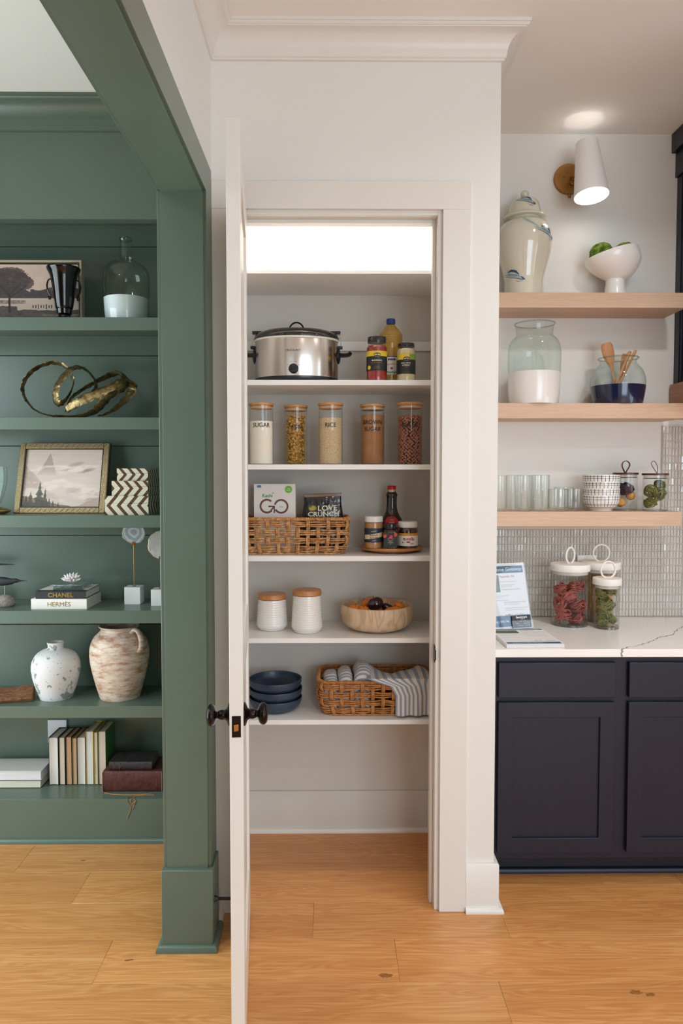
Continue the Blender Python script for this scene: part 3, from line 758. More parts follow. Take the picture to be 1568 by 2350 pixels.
def tree_pic(U, V):
    X = (U - 1) * cw; Z = V * ch; mp_ = 0.00193           # metres; X=0 at the right edge
    px = 179 + X / mp_; py = 727 - Z / mp_
    n = fbm(U * 3, V * 2, 8, 5, 3); n2 = fbm(U * 3, V * 2, 26, 4, 9)
    C = np.zeros(U.shape + (3,)) + np.array([196, 180, 170.])
    C = lerp(C, (166, 150, 143), (fbm(U * 3, V, 3, 3, 5) - 0.35) * 1.6)
    ln = 655 - 12 * n - 8 * np.sin(px / 19.0) + 6 * (np.abs(px - 95) > 25)
    C = lerp(C, (66, 58, 60), ((py > ln) & (py < 676)) * (0.75 + 0.5 * n2))
    C = lerp(C, (190, 176, 166), (py > 675) * (py < 701) * (0.75 + 0.3 * n))
    C = lerp(C, (96, 84, 84), ((py > 680) & (py < 688) & (px < 60)) * 1.2 * n2)
    C = lerp(C, (62, 54, 55), (py > 699 + 5 * n - (px < 40) * 8) * (0.65 + 0.4 * n))
    C = lerp(C, (140, 128, 122), ((py > 711) & (py < 716) & (px > 95)) * n2)
    for q in range(8):
        C = lerp(C, (50, 43, 45), ((np.abs(px - (76 + q * 6)) < 1.3) & (np.abs(py - 694) < 3 + (q % 3))) * 0.9)
    C = lerp(C, (44, 38, 40), ((np.abs(px - 22 - 1.5 * n) < 2.6) & (py > 655) & (py < 708)) * 1.0)
    for (cx, cy, rx, ry) in ((20, 634, 50, 24), (52, 640, 26, 18), (-15, 640, 40, 26), (24, 618, 34, 12), (20, 655, 34, 12)):
        d = ((px - cx) / rx) ** 2 + ((py - cy) / ry) ** 2
        C = lerp(C, (66, 56, 58), (d < 0.65 + 0.7 * n2) * (0.55 + 0.55 * n))
    for (x0, y0, x1, y1) in ((22, 670, 50, 640), (22, 668, -5, 640), (22, 676, 62, 648)):
        tt = np.clip((px - x0) / (x1 - x0), 0, 1); C = lerp(C, (46, 38, 40), (np.abs(py - (y0 + (y1 - y0) * tt)) < 1.3) & (tt > 0) & (tt < 1))
    return C
painted('picture', lambda u, v: (-cw / 2 + cw * u, 0.0075, 0.017 + ch * v), 420, 200, tree_pic, PRINT, t)
# black two-handled urn
Y = 3.09; cx = 147; x0 = xat(cx, Y, z1 + .1)
pr = pxprof(cx, Y, z1, [(14, None), (14, 726), (11, 722), (6, 720), (6, 717.5), (13, 715), (19, 708), (22, 690), (25, 665), (28, 645), (31, 632), (36, 622), (37.5, 617), (36, 614.5)])
t = thing('urn', 'glossy black trophy urn with two scrolled handles in front of the painting', 'urn', (x0, Y, z1), rz=0.25)
UB = mat('black_lustre', '#1C1515', 0.17, 0.6, coat=0.6)
flut = lambda x, y, z: (x, y, z)
obj('body', B().lathe(smooth_prof(pr, 3) + [(pr[-1][0] - 0.004, pr[-1][1]), (pr[-1][0] - 0.012, pr[-1][1] - 0.02), (0.03, 0.03), (0, 0.03)], 48), UB, t)
hz = lambda y: zat(cx, y, Y) - z1; u_ = mpp(Y, z1)
for s in (-1, 1):
    P = [(s * 27 * u_, 0, hz(641)), (s * 33 * u_, 0, hz(645)), (s * 36 * u_, 0, hz(657)), (s * 34 * u_, 0, hz(670)), (s * 29 * u_, 0, hz(682)), (s * 30 * u_, 0, hz(688)), (s * 33 * u_, 0, hz(685)), (s * 32 * u_, 0, hz(680))]
    Q = []
    for a, c in zip(P, P[1:]):
        for q in range(4): Q.append(tuple(a[i] + (c[i] - a[i]) * q / 4 for i in range(3)))
    obj('handle', B().tube(cr([Vector(p_) for p_ in P], 5), 0.0034, 8), UB, t)
# half-white demijohn
Y = 3.13; cx = 290; x0 = xat(cx, Y, z1 + .15)
t = thing('demijohn', 'large clear glass demijohn with a frosted white lower part on the top shelf', 'bottle', (x0, Y, z1))
pts = [(46, None), (49, 724), (50, 705), (51, 685), (52, 660), (52, 640), (50, 626), (44, 614), (32, 605), (20, 598), (15.5, 588), (13.5, 572), (12.5, 556), (13, 549)]
pr = pxprof(cx, Y, z1, pts)
obj('glass_body', B().lathe([(0, 0)] + smooth_prof(pr, 4), 56), GREENGLASS, t)
lip = pxprof(cx, Y, z1, [(12.5, 555), (14.5, 552), (14.5, 547), (12, 545.5), (10, 548)])
obj('lip', B().lathe(lip, 40), glass('lip_glass', (0.75, 0.8, 0.78), 1.6), t)
pw_ = [(r * 0.985, z) for r, z in pxprof(cx, Y, z1, [(46, None), (49, 724), (50, 705), (51, 689)])]
FR = mat('frosted_white', '#DFE3E4', 0.35, sss=0.2)
obj('frosted_band', B().lathe([(0, 0.003)] + [(r, z + 0.003) for r, z in pw_] + [(0, pw_[-1][1] + 0.002)], 56), FR, t)

# ================================================================== SECOND SHELF: ribbon sculpture
z2 = gzs['2']; YS = 3.15
def cp_(x, y, dy): X, Z = at(x / 3.92, 480 + y / 3.92, YS + dy); return Vector((X, YS + dy, Z))
loops = [
    [(470, 1862, -.03), (330, 1815, -.03), (235, 1715, -.02), (203, 1620, -.01), (235, 1520, 0), (325, 1432, .02), (450, 1383, .04), (560, 1400, .05), (632, 1475, .05), (660, 1560, .04), (625, 1665, .0), (560, 1745, -.05), (510, 1725, -.06), (505, 1620, -.05), (560, 1520, -.03), (650, 1432, .0), (740, 1428, .03), (820, 1490, .05), (865, 1580, .06), (840, 1640, .06), (760, 1700, .05)],
    [(600, 1800, -.06), (640, 1700, .02), (780, 1600, .05), (930, 1520, .07), (1050, 1475, .06), (1125, 1510, .03), (1110, 1575, -.02), (1010, 1640, -.05), (920, 1740, -.07), (850, 1820, -.06), (720, 1860, -.03), (470, 1862, -.03)],
    [(600, 1800, -.06), (720, 1725, -.08), (900, 1650, -.07), (1040, 1580, -.05), (1120, 1535, .0), (1195, 1600, .04), (1140, 1700, .03), (1030, 1800, .0), (930, 1850, -.03), (880, 1858, -.05)],
]
SB = mat('wrinkled_bronze', '#84704A', 0.36, 0.8, var=0.6, vscale=45, bump=1.0, bscale=75)
base = Vector((xat(180, YS, z2), YS, z2))
sb = B()
for li, L in enumerate(loops):
    P = [p - base for p in cr([cp_(*q) for q in L])]; n = len(P)
    wd = [(0.013 + 0.010 * min(1, max(0, (i / n - 0.35) * 3)) if li == 0 else 0.027 * (0.35 + 0.65 * math.sin(PI * min(1, i / n + 0.08)) ** 0.6)) * (1 + 0.10 * math.sin(i * 0.9 + li)) for i in range(n)]
    if li == 0: tw = [0.0 + 1.2 * max(0, (i / n - 0.45)) for i in range(n)]
    else: tw = [0.45 * math.sin(i / n * 5 + li) for i in range(n)]
    # ribbon width lies across the depth for the thin loop, upright for the wide ones
    sb.tube(P, wd, 10, up=(0, 1, 0) if li == 0 else (0, 0.35, 1), flat=0.22, twist=tw)
sb.v = [tuple(Vector(p_) + 0.0032 * mnoise.noise_vector(Vector(p_) * 70) + 0.0016 * mnoise.noise_vector(Vector(p_) * 170)) for p_ in sb.v]
sb.v = [(x, y, max(z, 0.0008)) for x, y, z in sb.v]
o = obj('ribbon_sculpture', sb, SB, loc=tuple(base)); tag(o, 'looped bronze ribbon sculpture lying on the second bookcase shelf', 'sculpture')
tw = B().tube([p - base for p in (cp_(455, 1640, -.05), cp_(480, 1622, -.055), cp_(498, 1605, -.06), cp_(505, 1578, -.06), cp_(530, 1585, -.07), cp_(575, 1565, -.08))], 0.0012, 6)
obj('twig', tw, BLACK, o)

# ================================================================== THIRD SHELF
z3 = gzs['3']
# mountain print in an embossed gilt frame, leaning on the back boards
Yb, Yt = 3.165, 3.255
bl = Vector((xat(30, Yb, z3), Yb, z3 + 0.001)); br = Vector((xat(240, Yb, z3), Yb, z3 + 0.001)); ztp = zat(140, 1017, Yt); tl = Vector((bl.x, Yt, ztp))
WF_, HF_ = (br - bl).length, (tl - bl).length; tilt = math.atan2(Yt - Yb, ztp - z3)
t = thing('framed_print', 'misty mountain print in an embossed gold frame leaning on the third shelf', 'picture', ((bl.x + br.x) / 2, Yb, z3 + 0.002))
t.rotation_euler = (-tilt, 0, 0)
EG = mat('embossed_gold', '#A28B66', 0.42, 0.55, var=0.3, vscale=160, bump=1.0, bscale=260); g = 0.0265
fr = B(); dkf = mat('frame_outer_black', '#1B1816', 0.5)
for (x0, x1, q0, q1) in ((-WF_ / 2, -WF_ / 2 + g, 0, HF_), (WF_ / 2 - g, WF_ / 2, 0, HF_), (-WF_ / 2 + g, WF_ / 2 - g, 0, g), (-WF_ / 2 + g, WF_ / 2 - g, HF_ - g, HF_)): fr.box(x0, x1, 0, 0.018, q0, q1)
obj('frame', fr, EG, t, bevel=0.003)
# lozenge ridges pressed in the frame
rg = B()
for k in range(16):
    for q0, s in ((g / 2, 1), (HF_ - g / 2, -1)):
        x = -WF_ / 2 + 0.02 + (WF_ - 0.04) * k / 15
        rg.quadbox([(x - 0.008, -0.0012, q0 - 0.008), (x - 0.0068, -0.0012, q0 - 0.008), (x - 0.0068, 0.001, q0 - 0.008), (x - 0.008, 0.001, q0 - 0.008), (x + 0.0068, -0.0012, q0 + 0.008), (x + 0.008, -0.0012, q0 + 0.008), (x + 0.008, 0.001, q0 + 0.008), (x + 0.0068, 0.001, q0 + 0.008)])
obj('embossing', rg, mat('embossing_dark', '#7C6849', 0.5, 0.5), t, smooth=False, kind='stuff')
obj('back_edge', B().box(-WF_ / 2 - 0.0015, WF_ / 2 + 0.0015, 0.012, 0.021, -0.0015, HF_ + 0.0015), dkf, t)
obj('inner_edge', B().box(-WF_ / 2 + g, -WF_ / 2 + g + 0.003, 0.001, 0.012, g, HF_ - g).box(WF_ / 2 - g - 0.003, WF_ / 2 - g, 0.001, 0.012, g, HF_ - g).box(-WF_ / 2 + g, WF_ / 2 - g, 0.001, 0.012, HF_ - g - 0.003, HF_ - g).box(-WF_ / 2 + g, WF_ / 2 - g, 0.001, 0.012, g, g + 0.003), dkf, t)
mw, mh = WF_ - 2 * g - 0.006, HF_ - 2 * g - 0.006
def mountain(U, V):
    n = fbm(U * 1.4, V, 6, 5, 2); n2 = fbm(U * 1.4, V, 22, 4, 7)
    C = np.zeros(U.shape + (3,)) + np.array([214, 203, 198.])
    C = lerp(C, (226, 216, 210), fbm(U, V * 3, 4, 4, 4) * 1.2 - 0.3)
    pk = 0.97 - np.abs(U - 0.315) * (2.6 + 1.4 * (U > 0.315)) - 0.05 * n2
    C = lerp(C, (172, 155, 150), ((V < pk) & (V > 0.55)) * (0.55 + 0.35 * n2) * np.clip((V - 0.52) * 6, 0, 1))
    r1 = 0.73 - np.clip(U, 0, 1) * 1.25 + 0.10 * (n - 0.5)
    C = lerp(C, (178, 158, 152), (V < r1) * np.clip((r1 + 0.02) * 1.2, 0, 1) * np.clip(1.3 - (r1 - V) * 2.2, 0.25, 0.95) * (0.6 + 0.4 * n2))
    for (cx, cy, rx, ry, a) in ((0.55, 0.645, 0.10, 0.028, .5), (0.80, 0.63, 0.13, 0.04, .5), (0.66, 0.74, 0.12, 0.05, .3), (0.66, 0.30, 0.12, 0.10, .22), (0.9, 0.2, 0.12, 0.12, .3)):
        d = ((U - cx) / rx) ** 2 + ((V - cy - (U - cx) * 0.3) / ry) ** 2; C = lerp(C, (158, 140, 136), (d < 1) * a * (1 - d) * 2 * (0.6 + n2 * .6))
    C = lerp(C, (236, 228, 222), np.clip((fbm(U + .3, V * 2.2, 5, 4, 12) - 0.52) * 5, 0, 0.7) * (V < 0.72) * (V > 0.08))
    gr = 0.16 - U * 0.28 + 0.05 * n; C = lerp(C, (140, 120, 108), (V < gr) * 0.9)
    gr = (U - 0.72) * 0.55 + 0.04 * n2; C = lerp(C, (165, 145, 136), (V < gr) * 0.55)
    for (cx, h, w) in ((0.215, 0.44, 0.075), (0.105, 0.27, 0.055), (0.29, 0.33, 0.045), (0.05, 0.2, 0.04), (0.47, 0.09, 0.02), (0.35, 0.16, 0.03), (0.4, .12, .02)):
        ww = w * np.clip((h - V) / h, 0, 1) * (0.55 + 0.9 * vnoise(U * 0 + cx, V, 46, 3)); C = lerp(C, (84, 84, 78), (np.abs(U - cx) < ww) * (V < h) * (0.7 + 0.3 * n2))
    return C
painted('picture', lambda u, v: (-mw / 2 + mw * u, 0.009, g + 0.003 + mh * v), 300, 210, mountain, PRINT, t)
# three chevron inlay boxes
def chevron(name, zmid, per, sgn):
    m = bpy.data.materials.new(name); m.use_nodes = True; gg = N(m); p = m.node_tree.nodes['Principled BSDF']
    tc = gg.new('ShaderNodeTexCoord'); sp = gg.new('ShaderNodeSeparateXYZ'); gg.link(tc.outputs['Object'], sp.inputs[0])
    a = gg.math('ABSOLUTE', gg.math('SUBTRACT', sp.outputs[2], zmid))
    f = gg.math('DIVIDE', gg.math('ADD', gg.math('ADD', sp.outputs[0], sp.outputs[1]), gg.math('MULTIPLY', a, 0.85 * sgn)), per)
    fr_ = gg.math('FRACT', f); st = gg.math('LESS_THAN', fr_, 0.40)
    nz = gg.new('ShaderNodeTexNoise', i_Scale=220.0); gg.link(tc.outputs['Object'], nz.inputs[0])
    br_ = gg.ramp(nz.outputs[0], [(0.3, srgb('#3D2A1F')), (0.7, srgb('#6E5240'))]); wh = gg.ramp(nz.outputs[0], [(0.3, srgb('#C9C1A8')), (0.7, srgb('#DAD3BD'))])
    gg.link(gg.mix(st, wh, br_), p.inputs['Base Color']); p.inputs['Roughness'].default_value = 0.28
    return m
x0 = xat(241, 3.033, z3); x1 = xat(341, 3.033, z3); c = (x0 + x1) / 2
ys = [1180, 1138.5, 1103.5, 1075]; xs = [(241, 341), (256.5, 340), (268.5, 340)]
zb = z3
for i, (nm, lb) in enumerate((('', 'largest chevron inlaid box, bottom of the stack of three'), ('', 'middle-sized chevron inlaid box in the stack of three'), ('', 'smallest chevron inlaid box, top of the stack of three'))):
    Yf = 3.033 + 0.012 * i; z1_ = zat(300, ys[i + 1], Yf); xa, xb = xat(xs[i][0], Yf, zb), xat(xs[i][1], Yf, zb); dp = (0.255, 0.22, 0.18)[i]
    h = z1_ - zb; CH = chevron('bone_chevron_inlay_%d' % i, h / 2, (0.043, 0.040, 0.037)[i], (-1, 1, 1)[i])
    t = thing('inlaid_box', lb, 'box', ((xa + xb) / 2, Yf, zb), 'chevron boxes on the third shelf'); w_ = (xb - xa) / 2
    obj('body', B().box(-w_, w_, 0, dp, 0, h * 0.62), CH, t, bevel=0.0006, seg=1)
    obj('lid', B().box(-w_, w_, 0, dp, h * 0.62 + 0.0006, h), CH, t, bevel=0.0006, seg=1)
    zb = z1_ + 0.0003
# glass vase with gilt foot, mostly out of frame
Y = 3.13; cx = -14; x0 = xat(cx, Y, z3)
t = thing('gilt_foot_vase', 'clear glass vase on a gold leaf-shaped foot at the left edge of the third shelf', 'vase', (x0, Y, z3))
pr = pxprof(cx, Y, z3, [(14, 1156), (18, 1148), (24, 1130), (29, 1108), (30, 1090), (29, 1071)])
obj('glass_cup', B().lathe(smooth_prof(pr, 3), 40), GREENGLASS, t)
obj('foot', B().lathe(smooth_prof([(0, 0.0), (0.045, 0.0), (0.075, 0.014), (0.06, 0.022), (0.03, 0.030), (0.02, 0.036), (0, 0.037)], 3), 40, sx=1.0, sy=0.6), mat('gilt_leaf', '#B59A62', 0.3, 0.8, bump=0.6, bscale=120), t)

# ================================================================== FOURTH SHELF
z4 = gzs['4']
BIRD = mat('matte_black_wood', '#1D1C1F', 0.55); STONE = mat('speckled_stone', '#8C827A', 0.85, var=0.35, vscale=160, bump=1.0, bscale=200)
for cx, by, ex, lb in ((12, 1335, 62, 'black shorebird carving with a long beak on a rod over a speckled stone'), (-38, 1297, 35, 'higher black shorebird carving at the left edge of the fourth shelf')):
    Y = 3.12 if by > 1310 else 3.2; x0 = xat(cx, Y, z4); u_ = mpp(Y, z4)
    t = thing('bird_carving', lb, 'ornament', (x0, Y, z4), 'shorebird carvings')
    st = B().sphere((0, 0, 0.018), (0.042, 0.036, 0.034), 24, 14, fn=lambda x, y, z: (x, y, max(z, -0.018)))
    obj('stone_base', st, STONE, t)
    zb_ = zat(cx, by, Y) - z4
    obj('rod', B().tube([(0, 0, 0.04), (0, 0, zb_)], 0.0022, 8), mat('steel_rod', '#8E8881', 0.35, 0.9), t)
    L = (ex - cx) * u_
    pts = [(-0.10, 0.004), (-0.08, 0.012), (-0.04, 0.020), (0.0, 0.019), (0.03, 0.013), (0.042, 0.010), (0.052, 0.0095), (0.060, 0.005), (L * 0.85, 0.0022), (L, 0.0008)]
    obj('bird', B().tube([(x, 0, zb_ + 0.002 + (0.004 if x > 0.04 else 0) - (x + .02) * 0.02) for x, r in pts], [r for x, r in pts], 14, flat=0.75, up=(0, 0, 1)), BIRD, t)
def book(name, label, loc, w, d, h, cover, pages, group=None, spine='front', cov=0.0022, round_=0.0, tint=None, rz=0.0):
    """a book lying flat: spine along the front, pages at the back and ends"""
    t = thing(name, label, 'book', loc, group, rz)
    b = B().box(-w / 2, w / 2, 0, d, 0, cov).box(-w / 2, w / 2, 0, d, h - cov, h).box(-w / 2, w / 2, -0.0005, cov, cov, h - cov)
    obj('cover', b, cover, t, bevel=0.0008)
    obj('page_block', B().box(-w / 2 + 0.003, w / 2 - 0.003, cov, d - 0.003, cov, h - cov), pages, t)
    return t
def pages(name, col):
    if name in MATS: return MATS[name]
    m = mat(name, col, 0.8); gg = N(m); p = m.node_tree.nodes['Principled BSDF']
    tc = gg.new('ShaderNodeTexCoord'); mp_ = gg.new('ShaderNodeMapping'); mp_.inputs['Scale'].default_value = (1200, 3, 1200) if name.endswith('_h') else (1400, 1400, 2)
    if name.endswith('_h'): mp_.inputs['Scale'].default_value = (3, 3, 1500)
    gg.link(tc.outputs['Object'], mp_.inputs[0]); nz = gg.new('ShaderNodeTexNoise', i_Scale=1.0, i_Detail=2.0); gg.link(mp_.outputs[0], nz.inputs[0])
    c = srgb(col); gg.link(gg.ramp(nz.outputs[0], [(0.35, tuple(v * 0.72 for v in c)), (0.6, c)]), p.inputs['Base Color'])
    return m
Y0 = 3.045; a, c_ = xat(71.5, Y0, z4), xat(199.5, Y0, z4); h1 = zat(130, 1374.5, Y0) - z4
WC = mat('white_cloth_cover', '#E3DCD2', 0.6); BC = mat('black_cloth_cover', '#1E1D1F', 0.55); GOLD = mat('gold_foil', '#C9A25A', 0.3, 0.9)
t = book('book', 'large white coffee-table book with gold lettering at the bottom of the pair', ((a + c_) / 2, Y0, z4), c_ - a, 0.20, h1, WC, pages('pages_white_h', '#DFD8CC'))
write('HERMÈS', 0.027, GOLD, t, flatfn(-0.0012, h1 / 2 - 0.0095), bold=0.0, sx=1.05)
a, c_ = xat(82, Y0 + .004, z4), xat(197.5, Y0 + .004, z4); h2 = zat(130, 1357, Y0) - z4 - h1
t = book('book', 'black coffee-table book with gold lettering lying on the white one', ((a + c_) / 2, Y0 + 0.004, z4 + h1 + 0.0003), c_ - a, 0.19, h2 - 0.0003, BC, pages('pages_white_h', '#DFD8CC'))
obj('dust_jacket_top', B().box(-(c_ - a) / 2 + 0.002, (c_ - a) / 2 - 0.002, 0.03, 0.188, h2 - 0.0008, h2 - 0.0002), WC, t)
write('CHANEL', 0.027, GOLD, t, flatfn(-0.0012, h2 / 2 - 0.0098), bold=0.0006, sx=1.05)
zt = z4 + h1 + h2
a, c_ = xat(110.5, 3.065, zt), xat(178, 3.065, zt)
t = thing('quartz_ornament', 'clear quartz cluster flower on a clear acrylic block on top of the books', 'ornament', ((a + c_) / 2 + 0.02, 3.07, zt + 0.0003))
hb_ = zat(150, 1343, 3.065) - zt
obj('acrylic_block', B().box(-0.065, 0.065, 0, 0.115, 0, hb_), glass('acrylic', (0.86, 0.91, 0.93), 3.5), t, bevel=0.002)
QM = mat('quartz_crystal', '#E8E2DE', 0.15, coat=0.5, sss=0.2); q_ = B(); rq = random.Random(4)
for ring, (n_, el, ln) in enumerate(((13, 0.40, 0.046), (12, 0.72, 0.046), (8, 1.05, 0.044), (4, 1.35, 0.04))):
    for i in range(n_):
        a_ = 2 * PI * i / n_ + ring * 0.4; d = Vector((math.cos(a_) * math.cos(el), math.sin(a_) * math.cos(el), math.sin(el))); L = ln * rq.uniform(0.85, 1.15)
        q_.tube([d * 0.004 + Vector((0, 0.05, hb_ + 0.004)), d * L * 0.75 + Vector((0, 0.05, hb_ + 0.004)), d * L + Vector((0, 0.05, hb_ + 0.004))], [0.003, 0.0055, 0.0006], 6)
q_.v = [(x, y, max(z, hb_ + 0.0003)) for x, y, z in q_.v]
obj('crystal_cluster', q_, QM, t, smooth=False)
# agate slices on marble cubes
MARB = mat('white_marble', '#E4DFDA', 0.3, var=0.05, vscale=12)
AG = bpy.data.materials.new('agate'); AG.use_nodes = True; gg = N(AG); p = AG.node_tree.nodes['Principled BSDF']
tc = gg.new('ShaderNodeTexCoord'); nz = gg.new('ShaderNodeTexNoise', i_Scale=26.0, i_Detail=3.0); gg.link(tc.outputs['Object'], nz.inputs[0])
ln_ = gg.new('ShaderNodeVectorMath', operation='LENGTH'); gg.link(tc.outputs['Object'], ln_.inputs[0])
f = gg.math('ADD', gg.math('MULTIPLY', ln_.outputs['Value'], 20.0), gg.math('MULTIPLY', nz.outputs[0], 0.55)); fr_ = gg.math('FRACT', gg.math('MULTIPLY', f, 2.2))
cc = gg.ramp(fr_, [(0.0, srgb('#8D98A0')), (0.35, srgb('#AEB5B8')), (0.5, srgb('#C9CBC9')), (0.75, srgb('#98A2A8')), (1.0, srgb('#8D98A0'))]); gg.link(cc, p.inputs['Base Color']); p.inputs['Roughness'].default_value = 0.2
AG2 = mat('agate_cloudy', '#B5B1AE', 0.2, var=0.14, vscale=45)
for (cl, cr_, cyt, cyb, dx, dyp, rpx, m_, rz_, lb) in ((285.5, 322, 1348, 1388, 307.5, 1222, 26, AG, 0, 'taller grey banded agate slice with gold rim on a brass rod and marble cube'), (346.5, 384, 1353.5, 1391.5, 371, 1250, 31.5, AG2, 0, 'shorter cloudy agate slice on a marble cube beside the opening jamb')):
    Yf = EYE; Yf = 3.01 * (1402.0 - 1087) / (cyb - 1087) + 0.006
    xa, xb = xat(cl, Yf, z4), xat(cr_, Yf, z4); S = xb - xa; hh = zat(cl, cyt, Yf) - z4
    t = thing('agate_stand', lb, 'ornament', ((xa + xb) / 2, Yf + S / 2, z4), 'agate slices on stands')
    obj('marble_cube', B().box(-S / 2, S / 2, -S / 2, S / 2, 0, hh), MARB, t, bevel=0.001)
    zc = zat(dx, dyp, Yf + S / 2) - z4; R = rpx * mpp(Yf, z4)
    obj('rod', B().tube([(0, 0, hh), (0, 0, zc - R + 0.004)], 0.0023, 10), BRASS, t)
    obj('rod_collar', B().lathe([(0, hh), (0.008, hh), (0.008, hh + 0.0015), (0, hh + 0.0015)], 20), BRONZE, t)
    rs = random.Random(int(dx)); ph = [rs.uniform(0, 6) for _ in range(4)]
    poly = []
    for i in range(64):
        a_ = 2 * PI * i / 64; r_ = R * (1 + 0.03 * math.sin(3 * a_ + ph[0]) + 0.02 * math.sin(7 * a_ + ph[1]) + 0.012 * math.sin(15 * a_ + ph[2])); poly.append((r_ * math.cos(a_), r_ * math.sin(a_)))
    xo = xat(dx, Yf + S / 2, z4 + zc) - (xa + xb) / 2
    ao = obj('agate_slice', B().extrude(poly, lambda a, c, d: (a, d, c), -0.0025, 0.0025), m_, t, loc=(xo, 0, zc))
    obj('gold_rim', B().tube([(a_, 0, c2) for a_, c2 in poly], 0.0019, 6, closed=True, up=(0, 1, 0)), GOLD, ao)
    obj('clip', B().box(-0.006, 0.006, -0.006, 0.006, zc - R - 0.005, zc - R + 0.009), mat('copper_clip', '#B0672F', 0.35, 0.8), t)

# ================================================================== FIFTH SHELF
z5 = gzs['5']
DW = bpy.data.materials.new('flaking_white_glaze'); DW.use_nodes = True; gg = N(DW); p = DW.node_tree.nodes['Principled BSDF']
tc = gg.new('ShaderNodeTexCoord'); n1 = gg.new('ShaderNodeTexNoise', i_Scale=22.0, i_Detail=6.0, i_Roughness=0.55); gg.link(tc.outputs['Object'], n1.inputs[0])
n2 = gg.new('ShaderNodeTexNoise', i_Scale=95.0, i_Detail=2.0); gg.link(tc.outputs['Object'], n2.inputs[0])
m1 = gg.ramp(n1.outputs[0], [(0.60, (0, 0, 0)), (0.615, (1, 1, 1))]); m2 = gg.ramp(n2.outputs[0], [(0.68, (0, 0, 0)), (0.70, (1, 1, 1))])
c1 = gg.mix(m2, srgb('#D9D4D0'), srgb('#8F8A80')); gg.link(gg.mix(m1, c1, srgb('#8C938B')), p.inputs['Base Color']); p.inputs['Roughness'].default_value = 0.75
Y = 3.145; cx = 129; x0 = xat(cx, Y, z5 + .1)
pr = pxprof(cx, Y, z5, [(33, None), (36, 1600), (44, 1575), (51, 1550), (53.5, 1530), (51, 1514), (43, 1500), (30, 1491), (19, 1487), (17, 1483), (17.5, 1478), (19, 1474.5), (17.5, 1472.5), (14, 1474)])
o = obj('vase', B().lathe([(0, 0)] + smooth_prof(pr, 4) + [(pr[-1][0] - 0.001, pr[-1][1] - 0.03)], 56), DW, loc=(x0, Y, z5)); tag(o, 'round white vase with flaking grey patches on the fifth shelf', 'vase')
TC_ = bpy.data.materials.new('whitewashed_terracotta'); TC_.use_nodes = True; gg = N(TC_); p = TC_.node_tree.nodes['Principled BSDF']
tc = gg.new('ShaderNodeTexCoord'); mp_ = gg.new('ShaderNodeMapping'); mp_.inputs['Scale'].default_value = (16, 16, 60); gg.link(tc.outputs['Object'], mp_.inputs[0])
n1 = gg.new('ShaderNodeTexNoise', i_Scale=1.0, i_Detail=7.0, i_Roughness=0.68); gg.link(mp_.outputs[0], n1.inputs[0])
gg.link(gg.ramp(n1.outputs[0], [(0.36, srgb('#A5765C')), (0.50, srgb('#CDB39E')), (0.62, srgb('#DACBBB'))]), p.inputs['Base Color']); p.inputs['Roughness'].default_value = 0.5
bp = gg.new('ShaderNodeBump', i_Strength=0.3, i_Distance=0.002); gg.link(n1.outputs[0], bp.inputs['Height']); gg.link(bp.outputs[0], p.inputs['Normal'])
Y = 3.15; cx = 275; x0 = xat(cx, Y, z5 + .15); u_ = mpp(Y, z5)
pr = pxprof(cx, Y, z5, [(42, None), (44, 1598), (50, 1578), (58, 1548), (64, 1520), (66, 1500), (64.5, 1480), (57, 1461), (46, 1450), (42, 1445), (41, 1441), (45, 1436), (43, 1434), (39, 1436)])
t = thing('clay_jar', 'large whitewashed terracotta jar with handles on the fifth shelf', 'jar', (x0, Y, z5), rz=-0.15)
obj('body', B().lathe([(0, 0)] + smooth_prof(pr, 4) + [(0.07, pr[-1][1] - 0.03), (0.085, pr[-1][1] - 0.07), (0.05, 0.02), (0, 0.02)], 64), TC_, t)
hz = lambda y: zat(cx, y, Y) - z5
for ang, nm in ((-0.42, 1), (PI - 0.75, 2)):
    P = [(42, 1446), (50, 1439), (60, 1441), (68, 1450), (72, 1464), (70, 1478), (64, 1487)]
    Q = [Vector((r * u_ * math.cos(ang), r * u_ * math.sin(ang), hz(y))) for r, y in P]
    obj('handle', B().tube(cr(Q, 4), [0.0105, 0.0095] + [0.009] * (len(cr(Q, 4)) - 4) + [0.010, 0.012], 12, flat=1.5, up=(0, 0, 1)), TC_, t)
# split log
LG = wood('split_log', '#4A2C18', '#6F4527', '#93643C', 'X', 2.0, 0.8, cath=1.0)
x0 = xat(30, 3.075, z5); LM = Matrix.Rotation(0.22, 4, 'Z')
poly = [(0.030, 0.0), (0.038, 0.012), (0.036, 0.034), (0.018, 0.052), (-0.004, 0.058), (-0.022, 0.048), (-0.034, 0.028), (-0.034, 0.008), (-0.018, 0.0)]
b = B(); L = 0.155; rl = random.Random(8)
for i in range(9):
    x = -L / 2 + L * i / 8; j = rl.uniform(0.94, 1.05) * (0.93 if i in (0, 8) else 1)
    b.v += [(x, -y_ * j, max(0.0, z * j * (1 + 0.12 * i / 8))) for y_, z in poly]
n_ = len(poly)
for i in range(8):
    for q in range(n_): w_ = (q + 1) % n_; b.f.append((i * n_ + q, i * n_ + w_, (i + 1) * n_ + w_, (i + 1) * n_ + q))
t = thing('log', 'short split brown log at the left end of the fifth shelf', 'log', (x0, 3.09, z5), rz=0.2)
obj('bark', b, LG, t, ang=30, fix=True, bevel=0.002)
END = mat('log_end_grain', '#9A7048', 0.8, var=0.2, vscale=70)
